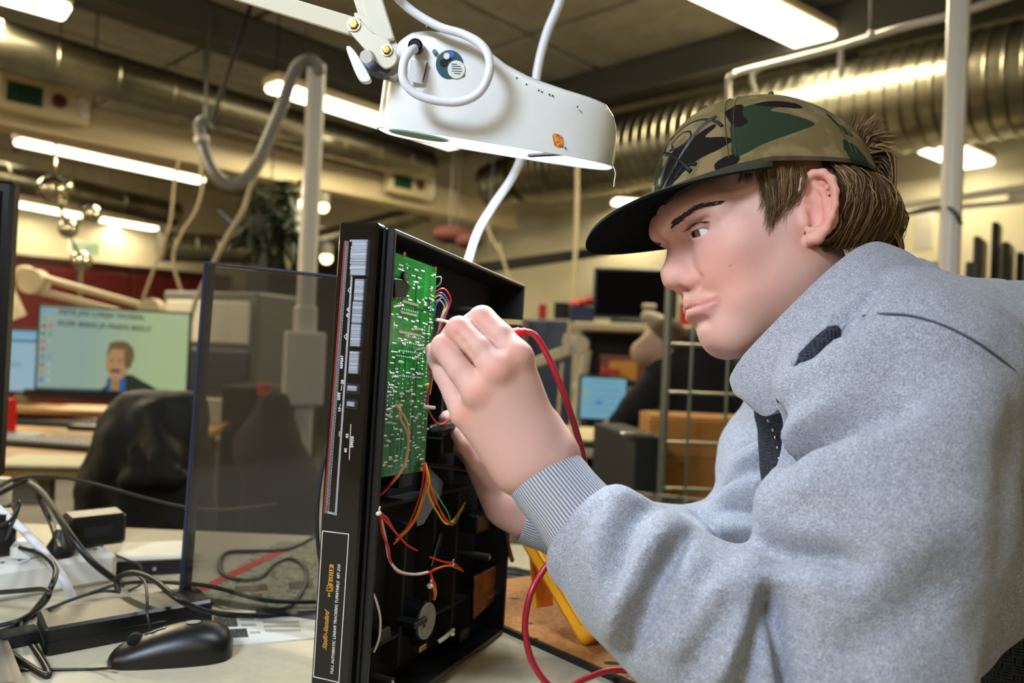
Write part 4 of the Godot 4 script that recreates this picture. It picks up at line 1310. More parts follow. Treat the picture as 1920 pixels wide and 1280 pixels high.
func build_head() -> Field:
	var f := Field.new()
	f.mirror = true
	f.mo = HC
	f.mn = EL
	var hb := Basis(EF, EU, EL)
	f.ell(hm(1436, 352, 0), Vector3(0.094, 0.083, 0.071), hb, 0.01)
	f.ell(hm(1428, 436, 0), Vector3(0.068, 0.060, 0.0655), hb, 0.02)              # level of the eyes
	f.ell(hm(1424, 522, 0), Vector3(0.062, 0.050, 0.0575), hb, 0.02)              # level of the nose
	f.ell(hm(1412, 572, 0), Vector3(0.055, 0.042, 0.047), hb, 0.02)               # level of the mouth
	f.cap(hm(1277, 402, 0.010), hm(1322, 385, 0.034), 0.023, 0.022, 0.02)       # forehead
	f.cap(hm(1372, 482, 0.040), hm(1395, 545, 0.036), 0.018, 0.020, 0.02)       # cheek
	f.cap(hm(1395, 440, 0.050), hm(1475, 430, 0.057), 0.013, 0.012, 0.025)      # cheekbone to ear
	f.cap(hm(1392, 462, 0.043), hm(1450, 492, 0.046), 0.015, 0.016, 0.03)       # flat of the cheek
	f.cap(hm(1495, 515, 0.048), hm(1392, 612, 0.020), 0.017, 0.016, 0.03)       # jaw
	f.cap(hm(1354, 622, 0.0), hm(1376, 624, 0.013), 0.0155, 0.0145, 0.022)       # chin
	f.cap(hm(1332, 474, 0.024), hm(1338, 512, 0.027), 0.012, 0.012, 0.022)      # beside the nose
	f.ball(hm(1326, 572, 0.0), 0.0160, 0.02)                                     # mouth mound
	f.cap(hm(1490, 550, 0.0), hm(1610, 760, 0.0), 0.052, 0.060, 0.03)           # neck
	# brow and eye socket
	f.cap(hm(1250, 424, 0.012), hm(1290, 396, 0.034), 0.0085, 0.0095, 0.014)
	f.cap(hm(1290, 396, 0.034), hm(1345, 392, 0.050), 0.0095, 0.008, 0.014)
	f.ell(hm(1272, 440, 0.031), Vector3(0.010, 0.0095, 0.016), hb, 0.012, true)
	# nose
	f.cap(hm(1292, 470, 0.0), hm(1286, 520, 0.0), 0.0090, 0.0120, 0.014)
	f.cap(hm(1269, 458, 0.0), hm(1260, 508, 0.0), 0.0076, 0.0076, 0.012)
	f.cap(hm(1258, 514, 0.0), hm(1263, 522, 0.003), 0.0084, 0.0086, 0.010)
	f.cap(hm(1276, 514, 0.006), hm(1293, 525, 0.0125), 0.0078, 0.0074, 0.007)
	f.cap(hm(1272, 527, 0.0), hm(1293, 541, 0.0), 0.0060, 0.0058, 0.006)
	f.ell(hm(1282, 540, 0.0080), Vector3(0.0060, 0.0042, 0.0026), hb, 0.003, true)
	# lips, laid on the face as it stands so far
	var hb2 := hb
	var on := func(px, py, sink): 
		var h := f.hit(CAM, P(px, py, 1.0) - CAM, 0.35, 1.6)
		return h - f.grad(h) * sink
	var u0 := hm(1291, 566, 0.0)
	var u1: Vector3 = on.call(1310, 563, 0.0026)
	var u2: Vector3 = on.call(1326, 562, 0.0026)
	var u3: Vector3 = on.call(1340, 563, 0.0022)
	var l0 := hm(1303, 586, 0.0)
	var l1: Vector3 = on.call(1318, 580, 0.0044)
	var l2: Vector3 = on.call(1330, 572, 0.0036)
	var d1: Vector3 = on.call(1322, 601, -0.001)
	f.cap(u0, u1, 0.0044, 0.0032, 0.008)
	f.cap(u1, u2, 0.0032, 0.0026, 0.008)
	f.cap(u2, u3, 0.0030, 0.0016, 0.007)
	f.cap(l0, l1, 0.0056, 0.0050, 0.011)
	f.cap(l1, l2, 0.0050, 0.0036, 0.011)
	f.cap(l2, u3, 0.0036, 0.0020, 0.009)
	var c0 := hm(1289, 578, 0.0)
	var c1: Vector3 = on.call(1308, 575, 0.0)
	var c2: Vector3 = on.call(1326, 568, 0.0)
	var c3: Vector3 = on.call(1343, 562, 0.0)
	lips = [hm(1287, 568, 0.0), on.call(1310, 566, 0.0), c3, c3, hm(1298, 587, 0.0), on.call(1316, 582, 0.0), on.call(1330, 573, 0.0)]
	f.cap(c0, c1, 0.0016, 0.0016, 0.0020, true)
	f.cap(c1, c2, 0.0016, 0.0014, 0.0020, true)
	f.cap(c2, c3, 0.0014, 0.0012, 0.0024, true)
	f.cap(hm(1300, 605, 0.0), d1, 0.0028, 0.002, 0.010, true)  # dip under the lip
	# crease round the wing of the nose, and the nostril
	var w0: Vector3 = on.call(1306, 509, 0.0)
	var w1: Vector3 = on.call(1314, 521, 0.0)
	var w2: Vector3 = on.call(1311, 536, 0.0)
	f.cap(w0, w1, 0.0010, 0.0013, 0.0045, true)
	f.cap(w1, w2, 0.0013, 0.0012, 0.0045, true)
	f.cap(on.call(1272, 542, 0.0002), on.call(1287, 543, 0.0004), 0.0018, 0.0026, 0.0022, true)
	# lids over the eyeball, then the opening
	f.ball(eye_at(), 0.0136, 0.006)
	var s0: Vector3 = on.call(1287, 437, 0.0)
	var s1: Vector3 = on.call(1329, 420, 0.0)
	var sx := (s1 - s0).normalized()
	var so := (s0 + s1) / 2
	var sz := f.grad(f.hit(CAM, P(1307, 429, 1.0) - CAM, 0.35, 1.6))
	so = eye_at() + sz * 0.0122 - EU * 0.0007
	sz = (sz - sx * sz.dot(sx)).normalized()
	f.ell(so, Vector3(0.0122, 0.0033, 0.0075), Basis(sx, sz.cross(sx), sz), 0.0012, true)
	f.cap(on.call(1290, 421, 0.0), on.call(1326, 409, 0.0), 0.0010, 0.0010, 0.005, true)    # crease of the lid
	# ear: plate, rolled rim, inner fold, hollow, tragus and lobe
	var eb := Basis(EF, EU, EL) * Basis(Vector3.UP, deg_to_rad(24.0))
	f.ell(hm(1537, 382, 0.0770), Vector3(0.0150, 0.029, 0.0032), eb, 0.005)
	f.cap(hm(1522, 362, 0.064), hm(1520, 420, 0.062), 0.009, 0.009, 0.008)
	var hx := [[1512, 378, 0.0745, 0.0026], [1504, 356, 0.0755, 0.0030], [1508, 338, 0.0775, 0.0034], [1524, 326, 0.0815, 0.0036], [1543, 324, 0.0855, 0.0036], [1559, 336, 0.0885, 0.0036], [1566, 358, 0.0900, 0.0034], [1565, 384, 0.0895, 0.0032], [1558, 408, 0.0870, 0.0032], [1548, 430, 0.0825, 0.0038], [1533, 447, 0.0780, 0.0050], [1519, 450, 0.0745, 0.0052]]
	var hp := []
	for q in hx: hp.append([hm(q[0], q[1], q[2]), q[3]])
	f.chain(hp, 0.003)
	f.chain([[hm(1526, 344, 0.0795), 0.0016], [hm(1544, 358, 0.0835), 0.0021], [hm(1550, 380, 0.0842), 0.0023], [hm(1546, 406, 0.0828), 0.0025], [hm(1532, 428, 0.0795), 0.0028], [hm(1516, 432, 0.0770), 0.0028]], 0.004)   # inner fold
	f.ell(hm(1527, 396, 0.0825), Vector3(0.0078, 0.0140, 0.0090), eb, 0.003, true)   # hollow
	f.ell(hm(1518, 360, 0.0830), Vector3(0.0042, 0.0080, 0.0050), eb, 0.003, true)
	f.cap(hm(1553, 352, 0.0900), hm(1556, 392, 0.0895), 0.0020, 0.0020, 0.003, true)   # groove inside the rim
	f.cap(hm(1505, 398, 0.0720), hm(1508, 418, 0.0725), 0.0040, 0.0046, 0.004)         # tragus
	return f
func eye_at() -> Vector3: return hm(1320, 433, 0.0305)

func near_drop(p: Vector3, c: Vector3, r: float) -> float: return exp(-(p - c).length_squared() / (r * r))

func build_hand(spec: Dictionary) -> Field:
	var f := Field.new()
	for q in spec.palm: f.cap(q[0], q[1], q[2], q[3], spec.get("blend", 0.016))
	for fin in spec.fingers: f.chain(fin, 0.0022)
	for q in spec.get("bumps", []): f.cap(q[0], q[0] + Vector3(0.001, 0, 0), q[1], q[1], 0.008)
	return f

var skin_base := Color(0.64, 0.375, 0.31)
func body_field() -> Field:                    # what the jacket covers: trunk, neck and arms down to the wrists
	var f := Field.new()
	f.cap(P(1600, 700, 0.80), P(1760, 1150, 0.86), 0.09, 0.13, 0.05)
	f.cap(P(1760, 1150, 0.86), P(1900, 1700, 0.95), 0.12, 0.14, 0.05)
	f.cap(P(1510, 600, 0.75), P(1600, 700, 0.78), 0.052, 0.06, 0.03)
	f.cap(P(1690, 690, 0.60), P(1560, 1240, 0.54), 0.05, 0.042, 0.03)
	f.cap(P(1560, 1260, 0.54), P(1150, 1040, 0.60), 0.040, 0.030, 0.02)
	f.cap(P(1150, 1040, 0.60), P(1030, 895, 0.63), 0.030, 0.021, 0.02)
	f.cap(P(1500, 760, 0.96), P(1400, 1040, 0.88), 0.045, 0.04, 0.03)
	f.cap(P(1400, 1040, 0.88), P(985, 962, 0.80), 0.038, 0.026, 0.02)
	f.cap(P(1690, 690, 0.62), P(1500, 760, 0.95), 0.06, 0.055, 0.04)
	# lap and legs under the bench
	f.cap(P(1900, 1700, 0.95), Vector3(0.15, 0.50, -0.75), 0.10, 0.07, 0.04)
	f.cap(P(1900, 1700, 0.95), Vector3(0.20, 0.50, -0.98), 0.10, 0.07, 0.04)
	f.cap(Vector3(0.15, 0.50, -0.75), Vector3(0.22, 0.06, -0.72), 0.065, 0.05, 0.03)
	f.cap(Vector3(0.20, 0.50, -0.98), Vector3(0.26, 0.06, -0.98), 0.065, 0.05, 0.03)
	f.cap(Vector3(0.22, 0.05, -0.72), Vector3(0.02, 0.04, -0.71), 0.05, 0.04, 0.03)
	f.cap(Vector3(0.26, 0.05, -0.98), Vector3(0.06, 0.04, -0.99), 0.05, 0.04, 0.03)
	return f

func person_main() -> void:
	head_frame()
	var t := thing("person", "person in a camouflage cap and grey fleece jacket bent over the open turntable", "person", Vector3(0.42, 0, -0.78))
	var skin := mat("skin", Color(1, 1, 1), 0.6, 0.0, 0.4)
	skin.vertex_color_use_as_albedo = true
	skin.subsurf_scatter_enabled = true
	skin.subsurf_scatter_strength = 0.12
	tri(skin, 60.0, null, M.bump_fine, 0.005)
	head = build_head()
	var warm := [[hm(1330, 500, 0.05), 0.030, 0.5], [hm(1400, 520, 0.07), 0.035, 0.35], [hm(1262, 520, 0.0), 0.014, 0.45], [hm(1300, 524, 0.018), 0.010, 0.5], [hm(1550, 350, 0.085), 0.024, 0.8], [hm(1560, 400, 0.085), 0.022, 0.7], [hm(1520, 455, 0.075), 0.014, 0.5], [hm(1352, 620, 0.0), 0.016, 0.25], [hm(1310, 440, 0.045), 0.012, 0.25]]
	var mole := [hm(1329, 483, 0.04), hm(1371, 497, 0.06)]
	var seg := func(p: Vector3, a: Vector3, b: Vector3) -> float:
		var h := clampf((p - a).dot(b - a) / (b - a).length_squared(), 0.0, 1.0)
		return (p - a.lerp(b, h)).length()
	var tint := func(p: Vector3) -> Color:
		var s := (p - HC).dot(EL)
		if s < 0.0: p -= 2.0 * s * EL
		var c := skin_base
		for q in warm: c = c.lerp(Color(0.68, 0.27, 0.20), clampf(near_drop(p, q[0], q[1]) * q[2], 0, 1))
		var l: float = minf(minf(seg.call(p, lips[0], lips[1]), seg.call(p, lips[1], lips[3])), minf(seg.call(p, lips[4], lips[5]), minf(seg.call(p, lips[5], lips[6]), seg.call(p, lips[6], lips[3]))) * 0.75)
		c = c.lerp(Color(0.58, 0.23, 0.21), smoothstep(0.0042, 0.0024, l) * 0.7)
		c = c.lerp(Color(0.42, 0.24, 0.17), smoothstep(0.010, 0.004, seg.call(p, hm(1300, 555, 0.006), hm(1326, 556, 0.022))) * 0.25)   # first down on the lip
		c = c.lerp(Color(0.40, 0.22, 0.15), smoothstep(0.008, 0.002, (p - hm(1312, 603, 0.003)).length()) * 0.5)
		for m in mole:
			c = c.lerp(Color(0.25, 0.12, 0.08), smoothstep(0.0019, 0.0008, (p - head_skin_near(m)).length()))
		return c
	var b := mb()
	var collar_o := P(1600, 640, 0.74)
	head.mesh_into(b, 0.0019, tint, null)
	print("head ", b.v.size() / 3)
	body_field().mesh_into(b, 0.014, func(_p): return skin_base, null)
	hands(b)
	print("body ", b.v.size() / 3)
	obj("body", b, skin, t)
	eyes(t)
	brows(t)
	jacket(t)
	cap_on(t)
	hair(t)
	probes()

var _near := {}
func head_skin_near(p: Vector3) -> Vector3:
	if not _near.has(p): _near[p] = p + EL * (-head.at(p)) if absf(head.at(p)) < 0.02 else p
	return _near[p]

func eyes(t: Node3D) -> void:
	for side in [1.0, -1.0]:
		var c := eye_at()
		if side < 0: c -= 2.0 * (c - HC).dot(EL) * EL
		var look := (EF * 0.94 - EU * 0.16 + EL * (0.10)).normalized()
		var rings := []
		var cols := PackedColorArray()
		var bs := along(look)
		var radii := []
		for i in 25:
			var ph := PI * clampf(i / 24.0, 0.004, 0.996)
			var ring := PackedVector3Array()
			var bul := 1.0 + 0.06 * exp(-pow(ph / 0.35, 2))
			for j in 24:
				var a := TAU * j / 24
				ring.append(c + bs * (Vector3(sin(ph) * cos(a), cos(ph), sin(ph) * sin(a)) * 0.0122 * bul))
				var col := Color(0.74, 0.72, 0.71)
				if ph < 0.27: col = Color(0.006, 0.005, 0.005)
				elif ph < 0.60: col = Color(0.10, 0.07, 0.04)
				elif ph < 0.66: col = Color(0.03, 0.025, 0.02)
				cols.append(col)
			rings.append(ring)
		var eb := mb()
		eb.colored = true
		eb.loft(rings, 80.0, true, true, PackedVector2Array(), cols)
		var em := mat("eye_white", Color(1, 1, 1), 0.08)
		em.vertex_color_use_as_albedo = true
		obj("eye", eb, em, t)

func cam_hit(f: Field, px: float, py: float) -> Vector3:
	return f.hit(CAM, P(px, py, 1.0) - CAM, 0.35, 1.6)

func brows(t: Node3D) -> void:
	var rg := RandomNumberGenerator.new()
	rg.seed = 6
	var b := mb()
	for side in [1, -1]:
		for i in 170:
			var s := rg.randf()
			var w := rg.randf_range(-1, 1) * lerpf(1.0, 0.35, s)
			var px := lerpf(1258, 1302, s / 0.5) if s < 0.5 else lerpf(1302, 1352, (s - 0.5) / 0.5)
			var py := lerpf(423, 390, s / 0.5) if s < 0.5 else lerpf(390, 379, (s - 0.5) / 0.5)
			var a := cam_hit(head, px, py + w * 7.0)
			var e := cam_hit(head, px + rg.randf_range(5, 11), py + w * 6.0 - rg.randf_range(3, 9) * (1.0 - s) - 1.0)
			if (a - e).length() > 0.012: continue
			var n := head.grad(a) * 0.0006
			if side < 0:
				a -= 2.0 * (a - HC).dot(EL) * EL
				e -= 2.0 * (e - HC).dot(EL) * EL
				n -= 2.0 * n.dot(EL) * EL
			b.tube([a - n * 0.5, (a + e) / 2 + n * 1.6, e + n], [0.0004, 0.00036, 0.0001], 4)
	# lashes
	for i in 26:
		var s := i / 25.0
		var px := lerpf(1290, 1330, s)
		var py := lerpf(431, 415, s) - sin(s * PI) * 6.0
		var a := cam_hit(head, px, py)
		var n := head.grad(a)
		b.tube([a - n * 0.0005, a + n * 0.002 + EF * 0.0015 - EU * 0.001, a + n * 0.0028 + EF * 0.0034 - EU * 0.0008], [0.0003, 0.00022, 0.0001], 4)
	obj("eyebrow", b, mat("brow_hair", Color(0.13, 0.085, 0.055), 0.6), t)

func hands(b: MB) -> void:
	var p := func(q): return P(q[0], q[1], q[2])
	var c := func(x, y, d, r): return [P(x, y, d), r]
	# left hand: back of the hand to the camera, fingers bent over the red probe
	var near := build_hand({
		"blend": 0.020,
		"palm": [
			[P(1030, 862, 0.628), P(1008, 846, 0.626), 0.0255, 0.0235], [P(1012, 880, 0.63), P(990, 866, 0.628), 0.0255, 0.0235],
			[P(1012, 838, 0.632), P(970, 676, 0.618), 0.0195, 0.0132], [P(1004, 850, 0.622), P(936, 700, 0.608), 0.0205, 0.0132],
			[P(990, 862, 0.622), P(901, 738, 0.611), 0.0205, 0.0125], [P(972, 872, 0.630), P(872, 778, 0.624), 0.0200, 0.0115],
			[P(1000, 830, 0.645), P(925, 760, 0.637), 0.018, 0.016], [P(1005, 800, 0.650), P(985, 740, 0.672), 0.018, 0.014]],
		"fingers": [
			[c.call(968, 672, 0.617, 0.0140), c.call(939, 631, 0.623, 0.0112), c.call(904, 599, 0.634, 0.0119), c.call(870, 618, 0.672, 0.0104), c.call(846, 640, 0.700, 0.0086)],
			[c.call(934, 697, 0.607, 0.0140), c.call(900, 654, 0.611, 0.0105), c.call(861, 618, 0.622, 0.0113), c.call(838, 644, 0.662, 0.0102), c.call(828, 660, 0.692, 0.0086)],
			[c.call(899, 736, 0.611, 0.0132), c.call(862, 695, 0.616, 0.0101), c.call(832, 650, 0.626, 0.0107), c.call(824, 672, 0.660, 0.0098), c.call(820, 680, 0.690, 0.0084)],
			[c.call(870, 776, 0.624, 0.0118), c.call(852, 738, 0.634, 0.0098), c.call(834, 702, 0.645, 0.0096), c.call(822, 676, 0.660, 0.0085), c.call(811, 657, 0.674, 0.0072)],
			[c.call(1000, 790, 0.655, 0.016), c.call(972, 715, 0.690, 0.0130), c.call(915, 672, 0.712, 0.0115), c.call(868, 658, 0.722, 0.0095)]],
		"bumps": [[P(966, 668, 0.613), 0.0120], [P(932, 692, 0.603), 0.0120], [P(897, 733, 0.608), 0.0114]]})
	# cleft between the middle and ring fingers
	var pr := Vector3.INF
	for q in [[858, 626], [868, 641], [880, 658], [891, 674]]:
		var h := cam_hit(near, q[0], q[1])
		if pr != Vector3.INF: near.cap(pr, h, 0.0013, 0.0012, 0.003, true)
		pr = h
	var knuckles := [[P(966, 666, 0.600), 0.012], [P(934, 693, 0.588), 0.012], [P(899, 733, 0.594), 0.011], [P(870, 772, 0.61), 0.010], [P(904, 588, 0.62), 0.011], [P(858, 606, 0.61), 0.011], [P(834, 634, 0.612), 0.010], [P(812, 656, 0.667), 0.008]]
	near.mesh_into(b, 0.0019, func(q: Vector3) -> Color:
		var k := skin_base
		for n in knuckles: k = k.lerp(Color(0.70, 0.29, 0.22), near_drop(q, n[0], n[1]) * 0.6)
		return k)
	# right hand: further in, holding the black probe, its wrist going back under the other arm
	var far := build_hand({
		"blend": 0.018,
		"palm": [
			[P(985, 962, 0.80), P(962, 935, 0.80), 0.026, 0.024], [P(960, 935, 0.80), P(900, 822, 0.80), 0.021, 0.0125], [P(958, 938, 0.805), P(893, 838, 0.81), 0.021, 0.0125],
			[P(955, 940, 0.81), P(893, 856, 0.82), 0.020, 0.012], [P(950, 942, 0.815), P(900, 874, 0.828), 0.019, 0.011]],
		"fingers": [
			[c.call(898, 820, 0.80, 0.0125), c.call(868, 790, 0.803, 0.0108), c.call(850, 782, 0.796, 0.0096), c.call(834, 784, 0.787, 0.0078)],
			[c.call(893, 838, 0.81, 0.0125), c.call(858, 820, 0.826, 0.0108), c.call(850, 812, 0.815, 0.0098), c.call(856, 806, 0.80, 0.008)],
			[c.call(893, 856, 0.82, 0.012), c.call(866, 838, 0.836, 0.0105), c.call(862, 828, 0.822, 0.0095), c.call(868, 822, 0.806, 0.008)],
			[c.call(900, 874, 0.828, 0.011), c.call(876, 852, 0.84, 0.0095), c.call(872, 842, 0.828, 0.0085), c.call(876, 836, 0.814, 0.0075)],
			[c.call(935, 905, 0.79, 0.015), c.call(900, 862, 0.775, 0.0125), c.call(876, 832, 0.776, 0.0112), c.call(860, 812, 0.780, 0.009)]]})
	far.mesh_into(b, 0.0026, func(_q): return skin_base)

func probes() -> void:
	var a := P(766, 658, 0.688)
	var e := P(985, 621, 0.712)
	var d := (e - a).normalized()
	var t := thing("test_probe", "red test probe held in the hand against the circuit board", "test probe", a)
	obj("needle", mb().tube([a, a + d * 0.02], [0.0004, 0.0011], 8), M.steel, t)
	obj("handle", mb().tube([a + d * 0.02, a + d * 0.03, a + d * 0.04, e - d * 0.012], [0.0022, 0.0045, 0.0052, 0.0050], 14), M.red_plastic, t)
	obj("strain_relief", mb().tube([e - d * 0.012, e - d * 0.006, e - d * 0.005, e], [0.0052, 0.0052, 0.0042, 0.0036], 14), M.red_plastic, t)
	var lead := []
	for q in [[984, 621, 0.712], [998, 625, 0.712], [1012, 640, 0.712], [1034, 682, 0.712], [1058, 740, 0.712], [1078, 800, 0.715], [1092, 850, 0.72], [1100, 900, 0.73], [1095, 960, 0.74], [1055, 1020, 0.745], [1018, 1070, 0.74], [996, 1110, 0.73], [985, 1160, 0.725], [987, 1200, 0.722], [1000, 1245, 0.72], [1030, 1285, 0.72], [1062, 1290, 0.74], [1100, 1271, 0.76], [1150, 1256, 0.78], [1230, 1262, 0.80]]:
		lead.append(P(q[0], q[1], q[2]))
	lead[-1].y = maxf(lead[-1].y, 0.756)
	obj("lead", mb().tube(spline(lead, 6), 0.0032, 10), M.red_rubber, t)
	var a2 := P(760, 812, 0.690)
	var e2 := P(880, 790, 0.815)
	var d2 := (e2 - a2).normalized()
	var s := thing("test_probe", "black test probe touching the lower part of the circuit board", "test probe", a2)
	obj("needle", mb().tube([a2, a2 + d2 * 0.045], [0.0004, 0.0011], 8), M.steel, s)
	obj("handle", mb().tube([a2 + d2 * 0.045, a2 + d2 * 0.05, a2 + d2 * 0.06, a2 + d2 * 0.062, a2 + d2 * 0.075, a2 + d2 * 0.077, e2], [0.0022, 0.0042, 0.0046, 0.0058, 0.0058, 0.0048, 0.005], 14), M.black_plastic, s)
	var bl := []
	for q in [[880, 790, 0.815], [905, 790, 0.84], [935, 830, 0.87], [945, 930, 0.89], [950, 1010, 0.88], [960, 1050, 0.93]]: bl.append(P(q[0], q[1], q[2]))
	obj("lead", mb().tube(spline(bl, 5), 0.003, 8), M.dark_cable, s)

func fleece_material() -> void:
	var a := noise_image(512, 31, 0.16, 3)
	var c := noise_image(512, 32, 0.03, 4)
	var o := Image.create(512, 512, false, Image.FORMAT_RGB8)
	var rg := RandomNumberGenerator.new()
	rg.seed = 8
	for y in 512:
		for x in 512:
			var v := 0.70 + (a.get_pixel(x, y).r - 0.5) * 0.62 + (c.get_pixel(x, y).r - 0.5) * 0.14
			if rg.randf() < 0.06: v -= 0.16
			o.set_pixel(x, y, Color(v * 0.985, v * 0.99, v))
	var m := mat("fleece_grey", Color(0.87, 0.88, 0.92), 0.95, 0.0, 0.2)
	tri(m, 8.0, ImageTexture.create_from_image(o), ImageTexture.create_from_image(a), 0.06)
	m.rim_enabled = true
	m.rim = 0.35
	m.rim_tint = 0.5
	# ribbed cuff: fine ribs round the wrist
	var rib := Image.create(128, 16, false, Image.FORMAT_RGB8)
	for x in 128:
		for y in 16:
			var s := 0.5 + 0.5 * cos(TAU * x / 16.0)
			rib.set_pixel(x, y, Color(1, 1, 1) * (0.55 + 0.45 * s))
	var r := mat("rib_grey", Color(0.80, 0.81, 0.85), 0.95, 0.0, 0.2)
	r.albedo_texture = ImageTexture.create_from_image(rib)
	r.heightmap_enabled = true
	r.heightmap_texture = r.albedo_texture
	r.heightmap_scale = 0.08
	# dark quilted knit with short black dashes laid in a zigzag
	var k := Image.create(256, 256, false, Image.FORMAT_RGB8)
	var n := noise_image(256, 35, 0.1, 3)
	for y in 256:
		for x in 256:
			var v := 0.20 + n.get_pixel(x, y).r * 0.10
			var cx := x / 32
			var cy := y / 32
			var lx := x % 32
			var ly := y % 32
			var across := (cx + cy) % 2 == 0
			var q := ly if across else lx
			var l := lx if across else ly
			if q % 11 < 4 and l > 3 and l < 28: v = 0.045
			k.set_pixel(x, y, Color(v * 0.93, v, v * 1.12))
	tri(mat("quilt_dark", Color(0.9, 0.9, 0.95), 0.9, 0.0, 0.3), 16.0, ImageTexture.create_from_image(k), ImageTexture.create_from_image(k), 0.08)

func sleeve_base() -> Field:
	var f := Field.new()
	f.cap(P(1694, 716, 0.604), P(1672, 855, 0.58), 0.088, 0.075, 0.03)        # upper arm
	f.cap(P(1672, 855, 0.58), P(1642, 980, 0.562), 0.075, 0.080, 0.03)
	f.cap(P(1642, 980, 0.562), P(1592, 1230, 0.535), 0.080, 0.073, 0.03)
	f.cap(P(1592, 1230, 0.535), P(1560, 1360, 0.53), 0.072, 0.066, 0.03)
	f.cap(P(1810, 800, 0.665), P(1885, 930, 0.665), 0.100, 0.088, 0.025)        # back of the sleeve and side of the back
	f.cap(P(1885, 930, 0.665), P(1730, 1150, 0.60), 0.088, 0.056, 0.03)
	f.cap(P(1560, 1360, 0.53), P(1330, 1180, 0.550), 0.064, 0.056, 0.03)        # forearm
	f.cap(P(1330, 1180, 0.550), P(1190, 1075, 0.582), 0.055, 0.0500, 0.03)
	f.cap(P(1190, 1075, 0.582), P(1140, 1032, 0.602), 0.0500, 0.0410, 0.03)
	var rc := P(1119, 1010, 0.608)
	var rb := along(P(1190, 1075, 0.582) - rc)
	var rim := []                                                              # the sleeve end rolls over the cuff
	for i in 15: rim.append(rc + rb * (Vector3(cos(TAU * i / 14), 0, sin(TAU * i / 14)) * 0.0325))
	for i in 14: f.cap(rim[i], rim[i + 1], 0.0125, 0.0125, 0.008)
	f.cap(P(1548, 704, 0.615), P(1640, 690, 0.62), 0.036, 0.060, 0.03)          # front of the shoulder
	f.cap(P(1716, 690, 0.665), P(1960, 806, 0.74), 0.082, 0.130, 0.05)           # yoke over the shoulder blade
	f.cap(P(1690, 650, 0.71), P(1810, 696, 0.76), 0.064, 0.085, 0.05)
	f.cap(P(1960, 806, 0.74), P(2200, 960, 0.80), 0.13, 0.16, 0.05)
	return f

